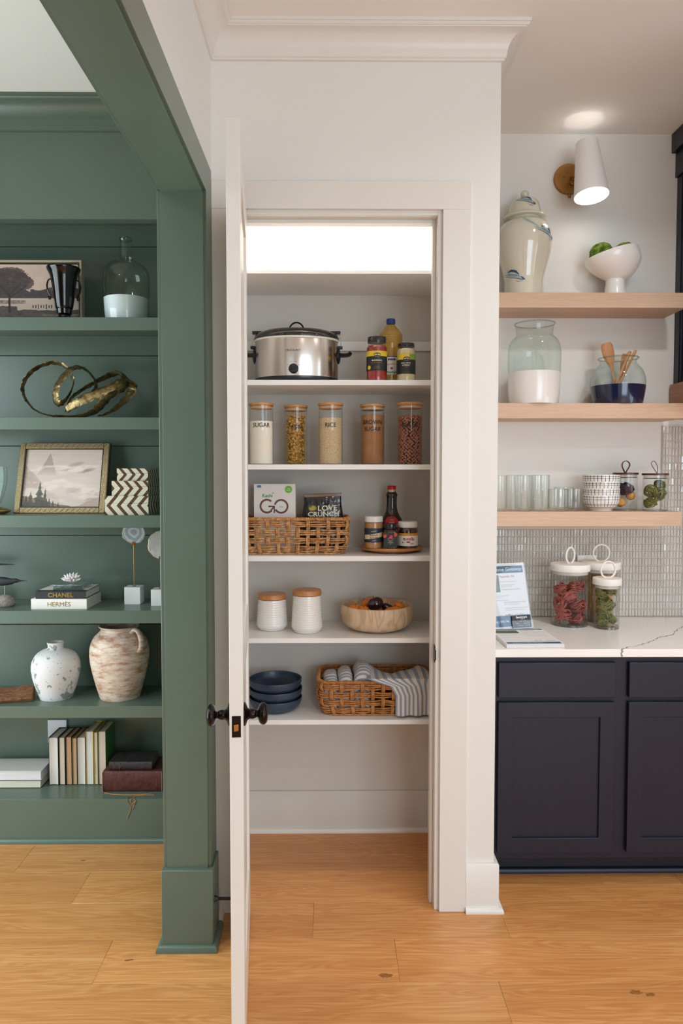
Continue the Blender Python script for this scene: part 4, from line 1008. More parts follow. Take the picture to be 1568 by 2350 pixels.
for s in (0, 8):
    c_ = B(); sg = -1 if s == 0 else 1; c_.v = [(v[0] + sg * 0.0012, v[1] * 0.95, 0.001 + v[2] * 0.96) for v in b.v[s * n_:(s + 1) * n_]] + [(b.v[s * n_][0] - sg * 0.002, v[1] * 0.9, 0.002 + v[2] * 0.92) for v in b.v[s * n_:(s + 1) * n_]]
    c_.f = [tuple(range(n_)), tuple(range(n_, 2 * n_))] + [(q, (q + 1) % n_, n_ + (q + 1) % n_, n_ + q) for q in range(n_)]; obj('cut_end', c_, END, t, fix=True)

# ================================================================== BOTTOM SHELF
z6 = gzs['6']
o = obj('wall_plate', B().box(xat(109.5, 3.3, .4), xat(152.5, 3.3, .4), 3.300, 3.3095, z6 + 0.135, zat(130, 1652.5, 3.3)), mat('plate_white', '#D5D8DC', 0.4), bevel=0.001)
tag(o, 'white wall plate on the green back boards behind the upright books', 'wall plate')
Yf = 3.148
ub = [  # x0, x1, top y, cover colour, page colour, label
    (112, 134, 1692, '#26232A', '#DDD3C6', 'thick white-paged upright book at the left end of the row'),
    (135.2, 149.5, 1692, '#1F1E24', '#D3BEA4', 'second upright book from the left with cream pages and dark covers'),
    (151, 165, 1691, '#2C2622', '#BF9468', 'upright book with tan pages, third from the left'),
    (166, 176.6, 1693, '#8A7048', '#C09A72', 'thin upright book with light brown pages in the middle of the row'),
    (177.2, 196.5, 1692, '#20202A', '#D6CBBB', 'upright book with rounded cream pages beside the yellow covered one'),
    (197.2, 214.6, 1678, '#C49B2A', '#DDD6CA', 'taller upright book with yellow covers and white pages'),
    (215.4, 224.6, 1680, '#A98F2E', '#D8C4B2', 'slim tall upright book with printed fore-edge between yellow and green ones'),
    (225.4, 243.5, 1678, '#3F6A35', '#D8C2B0', 'tall upright book with a bright green cover at the right end of the row')]
for i, (xa, xb, ty, cc, pc, lb) in enumerate(ub):
    a, c_ = xat(xa, Yf, z6 + .1), xat(xb, Yf, z6 + .1); H_ = zat(180, ty, Yf) - z6; D = 0.128 if ty > 1685 else 0.136; w_ = (c_ - a) / 2 - 0.0004
    t = thing('book', lb, 'book', ((a + c_) / 2, Yf, z6), 'upright books on the bottom shelf')
    cm = mat('book_cover_%s' % cc[1:], cc, 0.5)
    obj('cover', B().box(-w_, -w_ + 0.0018, 0, D, 0, H_).box(w_ - 0.0018, w_, 0, D, 0, H_).box(-w_ + 0.0018, w_ - 0.0018, D - 0.002, D, 0, H_), cm, t, bevel=0.0005, seg=1)
    pb = B(); wi = w_ - 0.0019
    if i in (0, 4):   # hollowed, rounded fore-edge
        poly = [(-wi, 0.004), (-wi * 0.5, 0.0075), (0, 0.0088), (wi * 0.5, 0.0075), (wi, 0.004), (wi, D - 0.003), (-wi, D - 0.003)]
        poly = [(-wi, 0.001), (-wi * .6, 0.004), (0, 0.0055), (wi * .6, 0.004), (wi, 0.001), (wi, D - 0.003), (-wi, D - 0.003)]
        pb.extrude(poly, lambda x, y, d: (x, y, d), 0.003, H_ - 0.004)
    else: pb.box(-wi, wi, 0.003, D - 0.003, 0.003, H_ - 0.004)
    obj('page_block', pb, pages('pages_%s' % pc[1:], pc), t, fix=True)
    if i == 6: write('THE OLD FIELD BOOK', 0.0052, mat('edge_ink', '#7A6B60', 0.6), t, lambda x, z: (-z, 0.0026, 0.075 + x))
# white and cream books lying at the left edge
Yf = 3.118; a, c_ = xat(-60, Yf, z6), xat(94, Yf, z6)
h1 = zat(50, 1790.5, Yf) - z6; h2 = zat(50, 1769.5, Yf) - z6 - h1
def flatbook(lb, x0, x1, zb, h, D, cov, pg, group, cv=0.0025, rz=0):
    """a book lying flat with its fore-edge to the front"""
    t = thing('book', lb, 'book', ((x0 + x1) / 2, Yf, zb), group, rz); w = x1 - x0
    obj('cover', B().box(-w / 2, w / 2, 0, D, 0, cv).box(-w / 2, w / 2, 0, D, h - cv, h).box(-w / 2, w / 2, D - 0.002, D, cv, h - cv), cov, t, bevel=0.0006, seg=1)
    obj('page_block', B().box(-w / 2 + 0.003, w / 2 - 0.003, 0.003, D - 0.003, cv, h - cv), pg, t); return t
flatbook('cream-paged book lying at the bottom left of the lowest shelf', a, c_, z6, h1 - 0.0004, 0.14, mat('dark_plum_cover', '#3A2F3A', 0.5), pages('pages_cream_h', '#D9D0BB'), 'books lying flat at the left')
flatbook('white book lying on the cream-paged book at the left edge', a, c_ + 0.002, z6 + h1, h2, 0.14, mat('white_book_cover', '#D6CFC9', 0.5), pages('pages_white2_h', '#E3DDD8'), 'books lying flat at the left', cv=0.004)
# two old leather books
LR = mat('worn_red_leather', '#50231D', 0.55, var=0.45, vscale=35, bump=0.8, bscale=120); LB = mat('worn_black_leather', '#2B2523', 0.55, var=0.4, vscale=40, bump=0.8, bscale=130)
def leather(lb, pxa, pxb, yb, yt, zb, D, m, loc_y):
    a, c_ = xat(pxa, loc_y, zb), xat(pxb, loc_y, zb); h = zat((pxa + pxb) / 2, yt, loc_y) - zb
    t = thing('old_book', lb, 'book', ((a + c_) / 2, loc_y, zb), 'old leather books', rz=0.0); w = (c_ - a) / 2
    sp = []
    for i in range(9): a_ = PI * i / 8; sp.append((0.006 - 0.010 * math.sin(a_) * 0.8, h / 2 - (h / 2) * math.cos(a_)))
    b = B().extrude([(y, z) for y, z in sp] + [(0.010, h), (0.010, 0)], lambda y, z, d: (d, y, z), -w, w)
    obj('spine', b, m, t, fix=True)
    obj('cover', B().box(-w, w, 0.008, D, 0, 0.003).box(-w, w, 0.008, D, h - 0.003, h), m, t, bevel=0.001)
    obj('page_block', B().box(-w + 0.004, w - 0.004, 0.010, D - 0.004, 0.003, h - 0.003), pages('pages_old_h', '#7A664A'), t)
    return t, h, w
t, h, w = leather('thick worn red-brown leather book under the black one', 236, 371.5, 1820, 1771, z6 + 0.0006, 0.17, LR, 3.075)
TN = mat('frayed_edge_tan', '#A8734A', 0.8)
for s_ in (-1, 1): obj('frayed_edge', B().tube([(s_ * (w + 0.0005), -0.001, z) for z in (0.002, h * .5, h - .002)], 0.0014, 5), TN, t)
write('BUILDING LIBRARY', 0.0075, mat('faded_gilt', '#8C5A3C', 0.5, 0.5), t, lambda x, z: (w - 0.018 - z * 0, -0.0027, h / 2 + z) if False else (w * 0.84 - z, -0.0026 - 0.0, h / 2 + x * 0.55), bold=0.0001)
t2, h2_, w2 = leather('smaller worn black leather book on top of the red-brown one', 250, 349, 1769, 1748.5, z6 + 0.0006 + h + 0.0006, 0.125, LB, 3.09)
for x_ in (0.02, 0.048): obj('gilt_line', B().box(-w2 + x_, -w2 + x_ + 0.0008, -0.0024, 0.0, 0.002, h2_ - 0.002), GOLD, t2)
# string
def sp_(px, py, Y): X, Z = at(px, py, Y); return (X, Y, max(Z, z6 + 0.0012) if Y > 3.012 else Z)
TW = mat('tan_twine', '#B07F4C', 0.85); b = B()
zt_ = z6 + 0.0015; xx = lambda px: xat(px, 3.07, z6)
b.tube([(xx(240), 3.066, zt_), (xx(262), 3.052, zt_), (xx(290), 3.046, zt_), (xx(330), 3.05, zt_), (xx(350), 3.06, zt_)], 0.0015, 6)
for P in ([(352, 1818), (325, 1818), (305, 1822), (297, 1828), (292, 1833), (293, 1842), (300, 1850), (299, 1860), (294, 1872), (292, 1879)],
          [(330, 1820), (314, 1824), (303, 1830), (300, 1836), (302, 1845), (311, 1838), (307, 1830)], [(318, 1820), (308, 1828), (311, 1837), (308, 1848), (304, 1857)]):
    Q = []
    for px, py in P:
        if py < 1829: Q.append(Vector((xat(px, 3.03, z6), 3.045 - (py - 1818) * 0.002, zt_)))
        elif py < 1835: Q.append(Vector((xat(px, 3.008, z6), 3.0075, z6 + 0.0015)))
        else: Q.append(Vector((at(px, py, 3.0068)[0], 3.0068, at(px, py, 3.0068)[1])))
    b.tube(cr(Q, 3), 0.0014, 6)
o = obj('twine', b, TW, smooth=True); tag(o, 'frayed tan twine hanging from under the red-brown book', 'twine')

# ================================================================== PANTRY SHELF A: slow cooker and sauces
za = PSH['a'][1] + 0.0003; CYL = cylfn
STEEL = mat('brushed_steel', '#C9C0B8', 0.2, 1.0)
Y = 2.935; cx = 681; x0 = xat(cx, Y, za + .1); u_ = mpp(Y, za); RX = 95 * u_; SYR = 0.72
t = thing('slow_cooker', 'oval stainless steel slow cooker with black lid and side handles', 'slow cooker', (x0, Y, za))
hz = lambda y, yy=Y: zat(cx, y, yy) - za
zb, zt = 0.022, hz(787)
def oval(pr, n=72): return B().lathe(pr, n, sy=SYR)
obj('body', oval([(RX * 0.99, zb), (RX, zb + 0.004), (RX * 1.0, zt - 0.004), (RX * 0.995, zt)]), STEEL, t)
obj('base_band', oval([(RX * 0.90, 0.004), (RX * 0.97, 0.006), (RX * 1.004, 0.012), (RX * 1.004, zb + 0.001), (0, zb)]), BLACK, t)
for ax, ay in ((-.8, -.5), (.8, -.5), (-.8, .5), (.8, .5)):
    obj('foot', B().lathe([(0, 0), (0.010, 0), (0.010, 0.006), (0, 0.006)], 16, c=(RX * ax * 0.85, RX * ay * SYR, 0)), BLACK, t)
obj('rim', oval([(RX * 0.99, zt), (RX * 1.01, zt + 0.001), (RX * 1.015, zt + 0.008), (RX * 0.99, zt + 0.010), (RX * 0.93, zt + 0.010)]), mat('cream_rim', '#DDD5C8', 0.25), t)
zl = zt + 0.010; LIDB = mat('lid_black', '#181416', 0.08, coat=0.5)
lid = obj('lid', oval([(RX * 0.95, zl - 0.002), (RX * 1.025, zl), (RX * 1.03, zl + 0.006), (RX * 1.005, zl + 0.014), (RX * 0.95, zl + 0.022), (RX * 0.86, zl + 0.029), (RX * 0.80, zl + 0.033)]), LIDB, t)
zc = hz(757) 
obj('glass_dome', oval([(RX * 0.80, zl + 0.033), (RX * 0.6, zl + 0.038), (RX * 0.3, zl + 0.0415), (0, zl + 0.042)]), mat('lid_glass', '#5A544F', 0.06, coat=1.0), lid)
zd = zl + 0.041; hh = hz(738) - zd
A = [Vector((0.029 * math.cos(a), 0, zd + max(0, hh - 0.004) * math.sin(a))) for a in [PI * i / 16 for i in range(17)]]
obj('lid_handle', B().tube(A, 0.0035, 8, flat=1.8, up=(0, 0, 1)).lathe([(0.0, zd - 0.001), (0.034, zd - 0.001), (0.030, zd + 0.003), (0, zd + 0.004)], 28, sy=0.6), BLACK, lid)
ef = lambda r, h0=0.0, e=0.0006, turn=0.0: (lambda x, z: ((r + e) * math.sin(x / r + turn), -(r + e) * SYR * math.cos(x / r + turn), h0 + z))
zk = hz(846, Y - RX * SYR); k = B().lathe([(0, 0), (0.0195, 0), (0.019, 0.010), (0.016, 0.016), (0, 0.017)], 32).move(Matrix.Translation((-0.006, -RX * SYR, zk)) @ Matrix.Rotation(PI / 2, 4, 'X'))
kn = obj('control_knob', k, BLACK, t)
obj('pointer', B().box(-0.020, 0.020, -0.0025, 0.0025, 0.016, 0.023).move(Matrix.Translation((-0.006, -RX * SYR, zk)) @ Matrix.Rotation(PI / 2, 4, 'X') @ Matrix.Rotation(0.35, 4, 'Z')), BLACK, kn, bevel=0.001)
fn = ef(RX, hz(805.5, Y - RX * SYR))
write('CROCK-POT', 0.0105, INK, t, lambda x, z: fn(x - 0.008, z), bold=0.0001, sx=1.0)
b = write('LOW', 0.0035, INK, t, lambda x, z: fn(x - 0.017, z - 0.042), into=B()); b = write('HIGH', 0.0035, INK, t, lambda x, z: fn(x + 0.001, z - 0.042), into=b)
b = write('OFF', 0.0035, INK, t, lambda x, z: fn(x - 0.030, z - 0.055), into=b); b = write('WARM', 0.0035, INK, t, lambda x, z: fn(x + 0.016, z - 0.055), into=b)
obj('dial_lettering', b, INK, t, smooth=False, kind='stuff')
for s in (-1, 1):
    zh = hz(818)
    hd = B().sphere((s * (RX + 0.001), 0, zh), (0.010, 0.030, 0.032), 20, 12)
    hd.tube(cr([Vector((s * (RX + 0.004), 0, zh + 0.004)), Vector((s * (RX + 0.026), 0, zh + 0.004)), Vector((s * (RX + 0.044), 0, zh + 0.007)), Vector((s * (RX + 0.050), 0, zh + 0.014))], 4), 0.0085, 12, flat=3.2, up=(0, 0, 1))
    obj('side_handle', hd, BLACK, t)
    z1_ = hz(762)
    cl = B().box(min(s * (RX - 0.012), s * (RX + 0.010)), max(s * (RX - 0.012), s * (RX + 0.010)), -0.016, 0.016, z1_ - 0.010, z1_ + 0.001)
    cl.box(min(s * (RX - 0.045), s * (RX - 0.010)), max(s * (RX - 0.045), s * (RX - 0.010)), -0.014, 0.014, z1_ - 0.004, z1_ + 0.001)
    cl.box(min(s * (RX - 0.055), s * (RX - 0.042)), max(s * (RX - 0.055), s * (RX - 0.042)), -0.008, 0.008, z1_ - 0.006, z1_ + 0.006)
    c_ = obj('lid_latch', cl, BLACK, t, bevel=0.002)
    z2_ = hz(797)
    obj('latch_wire', B().tube([(s * (RX + 0.009), -0.014, z1_ - 0.006), (s * (RX + 0.013), -0.014, z2_), (s * (RX + 0.013), 0.014, z2_), (s * (RX + 0.009), 0.014, z1_ - 0.006)], 0.0011, 6), CHROME, c_)
    obj('latch_hook', B().box(min(s * (RX - 0.002), s * (RX + 0.018)), max(s * (RX - 0.002), s * (RX + 0.018)), -0.010, 0.010, z2_ - 0.008, z2_ + 0.004), BLACK, c_, bevel=0.002)
CREAM = mat('label_cream', '#E8DFC2', 0.5); BLKL = mat('label_black', '#1F2021', 0.45); YEL = mat('label_yellow', '#DDBB2E', 0.45, var=0.12, vscale=60); ORG = mat('label_orange', '#D9793A', 0.5)
LIDK = mat('jar_lid_black', '#1B1A1C', 0.25, coat=0.3)
JG = glass('jar_glass', (0.97, 0.97, 0.95), 1.0)
def jar(name, lb, cat, cx, Y, z0, prof, lidp, fill, filltop, group=None, cap=LIDK, turn=True, square=False, lidname='lid'):
    x0 = xat(cx, Y, z0 + 0.05); t = thing(name, lb, cat, (x0, Y, z0), group, rz=-math.atan2(x0, Y) if turn else 0)
    pr = pxprof(cx, Y, z0, prof); spr = smooth_prof(pr, 3)
    obj('glass', B().lathe([(0, 0.0003)] + spr, 48), JG, t)
    zf = zat(cx, filltop, Y) - z0; inn = [(max(0, r - 0.0012), z) for r, z in spr if 0.002 < z < zf]
    obj('contents', B().lathe([(0, 0.002), (inn[0][0], 0.002)] + inn + [(profr(spr)(zf) - 0.0012, zf), (0, zf)], 48), fill, t)
    lp = pxprof(cx, Y, z0, lidp); lp = [(0, lp[0][1])] + lp + [(0, lp[-1][1])]
    obj(lidname, B().lathe(lp, 48), cap, t, bevel=0.0007)
    return t, spr, (lambda y: zat(cx, y, Y) - z0)
t, pr, hz = jar('sauce_jar', 'glass jar of red pasta sauce with black lid and black and yellow label', 'jar', 865, 2.86, za,
    [(22.5, None), (23.5, 868), (23.5, 805), (23, 800), (21, 796), (19.8, 793), (20, 788)], [(21.2, 787.5), (21.4, 786.5), (21.4, 776), (20.6, 774.5)], mat('marinara_red', '#9C1C12', 0.35, var=0.15, vscale=60, coat=0.3), 795)
R = profr(pr); f = CYL(lambda z: 23.5 * mpp(2.86, za), eps=0.0006)
def band(f, R_, z0, z1, m, par, half=1.9, name='label', n=30): return obj(name, patch(f, -R_ * half, R_ * half, z0, z1, n, 1), m, par, label=None) if False else obj(name, patch(f, -R_ * half, R_ * half, z0, z1, n, 1), m, par)
RJ = 23.5 * mpp(2.86, za)
band(f, RJ, hz(853.5), hz(820.5), BLKL, t); band(f, RJ, hz(820.5), hz(808.5), YEL, t)
f2 = CYL(RJ, eps=0.0010); m_ = lambda y: (lambda x, z: f2(x, z + hz(y)))
stf = B(); stf = blob(m_(817.5), 0.002, 0, 0.0155, 0.0085, into=stf); obj('crest', stf, BLKL, t, smooth=False)
obj('crest_border', stroke(lambda x, z: CYL(RJ, eps=0.0014)(x, z + hz(817.5)), [(0.002 + 0.0150 * math.cos(a), 0.0080 * math.sin(a)) for a in [2 * PI * i / 24 for i in range(25)]], [0.0009] * 25, sub=1), mat('label_gilt', '#C9A77A', 0.4), t, smooth=False)
write('PRIVATE', 0.0034, CREAM, t, lambda x, z: CYL(RJ, eps=0.0014)(x + 0.002, z + hz(817.0)), bold=0.0001); write('SELECTION', 0.0034, CREAM, t, lambda x, z: CYL(RJ, eps=0.0014)(x + 0.002, z + hz(819.0)), bold=0.0001)
write('MARINARA', 0.0085, CREAM, t, m_(832), bold=0.00015)
write('TRADITIONAL TOMATO SAUCE', 0.0034, ORG, t, m_(836.5)); write('with imported', 0.0036, ORG, t, m_(844.5)); write('olive oil and garlic', 0.0036, ORG, t, m_(848))
obj('seal', blob(m_(846), -0.034, 0, 0.0085, 0.0085), YEL, t, smooth=False)
# oil bottle
OIL = mat('vegetable_oil', '#D9A63C', 0.12, coat=0.6, sss=0.6); cx, Y = 897, 2.975
x0 = xat(cx, Y, za + .1); t = thing('oil_bottle', 'tall clear plastic bottle of golden vegetable oil with a blue cap', 'bottle', (x0, Y, za)); hz = lambda y: zat(cx, y, Y) - za
pr = pxprof(cx, Y, za, [(24, None), (26.5, 866), (26.5, 822), (25.5, 812), (25, 803), (26, 796), (26.5, 790), (26.5, 772), (25.5, 767), (20, 760), (13, 751), (9.5, 747), (9, 744)])
sq = lambda k: (lambda x, y, z: (lambda a, r: (r * math.cos(a) / max(abs(math.cos(a)), abs(math.sin(a))) ** 0.35, r * math.sin(a) / max(abs(math.cos(a)), abs(math.sin(a))) ** 0.35, z))(math.atan2(y, x), math.hypot(x, y) * 0.96))
oc = bpy.data.materials.new('oil_translucent'); oc.use_nodes = True; p = oc.node_tree.nodes['Principled BSDF']
p.inputs['Base Color'].default_value = (*srgb('#E8BE62'), 1); p.inputs['Roughness'].default_value = 0.08; p.inputs['Transmission Weight'].default_value = 0.55; p.inputs['IOR'].default_value = 1.2
obj('oil', B().lathe([(0, 0.001)] + [(r - 0.001, z) for r, z in pr[:-1]] + [(0, pr[-2][1])], 48), oc, t)
rb = B()
rpr = profr(pr)
for y_ in (772, 777, 782, 787): rb.tube([(rpr(hz(y_)) * math.cos(a), rpr(hz(y_)) * math.sin(a), hz(y_)) for a in [2 * PI * i / 40 for i in range(40)]], 0.0011, 6, closed=True, up=(0, 0, 1))
obj('rib', rb, oc, t, kind='stuff')
obj('bottle_skin', B().lathe([(0, 0)] + pr, 48), JG, t)
obj('cap', B().lathe([(0, hz(744)), (10.2 * mpp(Y, za), hz(744)), (10.4 * mpp(Y, za), hz(735)), (9.4 * mpp(Y, za), hz(732.5)), (0, hz(732))], 32), mat('cap_blue', '#14307F', 0.35), t)
R2 = 26.5 * mpp(Y, za); f = CYL(R2, eps=0.0005); f2 = CYL(R2, eps=0.0009); m_ = lambda y: (lambda x, z: f2(x, z + hz(y)))
band(f, R2, hz(863), hz(822), mat('label_white', '#E9E6DF', 0.45), t, 1.2); band(f2, R2, hz(823.5), hz(821.5), mat('label_blue', '#2348A8', 0.45), t, 1.2, 'label_stripe')
RED = mat('label_red', '#C22A26', 0.45); GRN = mat('label_green', '#4C8C3A', 0.5)
obj('brand_bar', B().merge(patch(m_(829), -0.016, 0.016, -0.0035, 0.0035, 8, 1)), BLKL, t); write('Clover Valley', 0.0046, CREAM, t, lambda x, z: CYL(R2, eps=0.0013)(x, z + hz(830)))
write('Vegetable Oil', 0.0098, RED, t, m_(841)); obj('vegetable_picture', blob(m_(849), 0.0, 0, 0.006, 0.0045), RED, t, smooth=False)
lv = B()
for i in range(14): lv = blob(m_(858), -0.024 + i * 0.0036, (i * 37 % 5 - 2) * 0.0015, 0.003, 0.0022, 10, into=lv)
obj('vegetable_border', lv, GRN, t, smooth=False, kind='stuff')
# alfredo jar
t, pr, hz = jar('sauce_jar', 'shorter glass jar of creamy white sauce with green and black label', 'jar', 932, 2.87, za,
    [(20.5, None), (21.5, 868), (21.5, 812), (21, 807), (19.5, 803), (17.5, 800), (17.5, 797)], [(19, 797.5), (19.2, 796.5), (19.2, 790.5), (18.4, 789)], mat('alfredo_cream', '#D8C8A0', 0.35, var=0.06, vscale=70, coat=0.3), 802)
RJ = 21.5 * mpp(2.87, za); f = CYL(RJ, eps=0.0006); f2 = CYL(RJ, eps=0.0010); m_ = lambda y: (lambda x, z: f2(x, z + hz(y)))
band(f, RJ, hz(860.5), hz(828), BLKL, t)
obj('label', patch(f, -RJ * 1.0, RJ * 0.35, hz(828), hz(815), 12, 1), YEL, t); obj('label', patch(f, RJ * 0.35, RJ * 1.9, hz(828), hz(815), 12, 1), mat('label_leafy_green', '#86A03A', 0.45, var=0.4, vscale=150), t)
obj('crest', blob(m_(826), 0.002, 0, 0.0135, 0.0075), BLKL, t, smooth=False)
obj('crest_border', stroke(lambda x, z: CYL(RJ, eps=0.0014)(x, z + hz(826)), [(0.002 + 0.0135 * math.cos(a), 0.0075 * math.sin(a)) for a in [2 * PI * i / 24 for i in range(25)]], [0.0008] * 25, sub=1), mat('label_gilt', '#C9A77A', 0.4), t, smooth=False)
write('PRIVATE', 0.0030, CREAM, t, lambda x, z: CYL(RJ, eps=0.0014)(x + 0.002, z + hz(825.3)), bold=0.0001); write('SELECTION', 0.0030, CREAM, t, lambda x, z: CYL(RJ, eps=0.0014)(x + 0.002, z + hz(827.2)), bold=0.0001)
write('BASIL PESTO', 0.0068, CREAM, t, m_(837.5), bold=0.00012); write('ALFREDO', 0.0072, CREAM, t, m_(842.5), bold=0.00012); write('sauce mix', 0.0036, ORG, t, m_(846)); write('NET WT 15 OZ (425g)', 0.0030, ORG, t, m_(857.5))

# ================================================================== PANTRY SHELF B: five lettered canisters
zb_ = PSH['b'][1] + 0.0003
BAM = wood('bamboo', '#B07A48', '#C79058', '#DBAE7C', 'X', 3.0, 0.45, cath=0.3)
def canister(cx, Y, top, hw, lb, filltop, fill, words, wy, wsize, fillname='contents'):
    x0 = xat(cx, Y, zb_ + .1); rz = -math.atan2(x0, Y); t = thing('canister', lb, 'canister', (x0, Y, zb_), 'lettered glass canisters on the pantry shelf', rz)
    hz = lambda y: zat(cx, y, Y) - zb_; u = mpp(Y, zb_); R = (hw - 1.5) * u; H = hz(top + 5.0)
    obj('glass', B().lathe([(0, 0.0003), (R - 0.002, 0.0003), (R, 0.003), (R, H)], 56), JG, t)
    obj('glass_rim', B().tube([(R * math.cos(a), R * math.sin(a), H - 0.001) for a in [2 * PI * i / 56 for i in range(56)]], 0.0012, 6, closed=True, up=(0, 0, 1)), JG, t)
    l = obj('lid', B().lathe([(0, H), (hw * u, H), (hw * u + 0.0005, H + 0.002), (hw * u, hz(top)), (0, hz(top) + 0.0003)], 56), BAM, t, bevel=0.0008)
    obj('lid_plug', B().lathe([(0, H - 0.014), (R - 0.004, H - 0.014), (R - 0.003, H), (0, H)], 48), BAM, l)
    obj('seal_ring', B().tube([((R - 0.002) * math.cos(a), (R - 0.002) * math.sin(a), H - 0.009) for a in [2 * PI * i / 48 for i in range(48)]], 0.0018, 6, closed=True, up=(0, 0, 1)), mat('silicone_ring', '#D8D2C6', 0.4), l)
    zf = hz(filltop)
    if fill: obj(fillname, B().lathe([(0, 0.003), (R - 0.0035, 0.003), (R - 0.0016, 0.006), (R - 0.0016, zf - 0.001), (R - 0.006, zf), (0, zf + 0.001)], 56), fill, t)
    for w_, y_ in zip(words, wy): write(w_, wsize, INK, t, lambda x, z: CYL(R, eps=0.0012)(x, z + hz(y_)), bold=0.00005, sx=0.95)
    return t, R, zf
canister(600, 2.86, 926, 28.5, 'glass canister of white sugar with bamboo lid, leftmost lettered canister', 967, mat('sugar', '#F2EADC', 0.8, sss=0.2), ['SUGAR'], [981.5], 0.0240)
t, R, zf = canister(679, 2.945, 931, 27.8, 'glass canister of bow-tie pasta with bamboo lid', 953, None, ['PASTA'], [986], 0.0245)
rp = random.Random(2); bt = B()
def bow(c, rot, s):
    k = B()
    P = [(-1, -.62, .12), (-.45, -.42, -.1), (0, -.14, .16), (.45, -.42, -.1), (1, -.62, .12), (1, .62, -.12), (.45, .42, .1), (0, .14, -.16), (-.45, .42, .1), (-1, .62, -.12), (0, 0, .2)]
    k.v = [(x * s, y * s, z * s) for x, y, z in P]; k.f = [(0, 1, 8, 9), (1, 2, 10), (1, 10, 8), (8, 10, 7), (2, 3, 10), (3, 6, 10), (6, 7, 10), (3, 4, 5, 6)]
    M_ = Matrix.Translation(c) @ rot.to_matrix().to_4x4(); k.move(M_); bt.merge(k)
from mathutils import Euler
z = 0.010; i = 0
while z < zf:
    for q in range(11):
        a = 2 * PI * q / 11 + i * 0.9 + rp.uniform(-.2, .2); r_ = R - 0.0115 - rp.uniform(0, .003)
        bow(Vector((r_ * math.cos(a), r_ * math.sin(a), z + rp.uniform(-.004, .004))), Euler((rp.uniform(0, 6), rp.uniform(-.7, .7), a + PI / 2 + rp.uniform(-.5, .5))).to_quaternion(), 0.0105)
    z += 0.0095; i += 1
for v in range(len(bt.v)):
    x, y, z = bt.v[v]; r_ = math.hypot(x, y)
    if r_ > R - 0.0015: bt.v[v] = (x * (R - 0.0015) / r_, y * (R - 0.0015) / r_, z)
obj('bow_tie_pasta', bt, mat('pasta_yellow', '#D6A54A', 0.6, var=0.15, vscale=40), t, smooth=False, kind='stuff')
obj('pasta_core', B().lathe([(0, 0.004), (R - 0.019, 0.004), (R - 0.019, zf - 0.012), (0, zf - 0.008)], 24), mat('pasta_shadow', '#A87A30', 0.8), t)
RC = bpy.data.materials.new('rice_grains'); RC.use_nodes = True; gg = N(RC); p = RC.node_tree.nodes['Principled BSDF']
tc = gg.new('ShaderNodeTexCoord'); vo = gg.new('ShaderNodeTexVoronoi', i_Scale=420.0); gg.link(tc.outputs['Object'], vo.inputs[0])
gg.link(gg.ramp(vo.outputs[0], [(0.0, srgb('#E2CFAE')), (0.6, srgb('#CDB48E')), (0.9, srgb('#9C7F5A'))]), p.inputs['Base Color']); p.inputs['Roughness'].default_value = 0.8
canister(759, 2.86, 926, 29, 'glass canister of pale rice with bamboo lid, middle of the row', 959.5, RC, ['RICE'], [981.5], 0.0240)
canister(855, 2.90, 929, 28.5, 'glass canister of brown sugar with bamboo lid and two-line lettering', 953, mat('brown_sugar', '#A9754A', 0.9, var=0.12, vscale=30, bump=0.5, bscale=120), ['BROWN', 'SUGAR'], [975, 990.5], 0.0240)
t, R, zf = canister(941, 2.86, 925, 29.5, 'glass canister of red-brown beans with bamboo lid, rightmost of the row', 957, None, ['BEANS'], [981.5], 0.0245)
bn = B(); z = 0.006; i = 0
bs_ = B().sphere((0, 0, 0), (0.0064, 0.0044, 0.0040), 8, 6)
while z < zf:
    nq = 18
    for q in range(nq):
        a = 2 * PI * (q + 0.5 * (i % 2)) / nq + rp.uniform(-.07, .07); r_ = R - 0.0052
        M_ = Matrix.Translation((r_ * math.cos(a), r_ * math.sin(a), z + rp.uniform(-.0015, .0015))) @ Matrix.Rotation(a + PI / 2, 4, 'Z') @ Matrix.Rotation(rp.uniform(-1.4, 1.4), 4, 'Y')
        bn.merge(bs_, M_)
    z += 0.0072; i += 1
for q in range(90):
    a = rp.uniform(0, 6.3); r_ = (R - 0.008) * math.sqrt(rp.random()); M_ = Matrix.Translation((r_ * math.cos(a), r_ * math.sin(a), zf + rp.uniform(-.003, .003))) @ Euler((rp.uniform(0, 3), rp.uniform(0, 3), rp.uniform(0, 3))).to_matrix().to_4x4(); bn.merge(bs_, M_)
obj('beans', bn, mat('bean_red_brown', '#A2644B', 0.4, var=0.22, vscale=90), t, kind='stuff')
obj('bean_core', B().lathe([(0, 0.004), (R - 0.007, 0.004), (R - 0.007, zf - 0.002), (0, zf)], 24), mat('bean_shadow', '#3B1C14', 0.9), t)

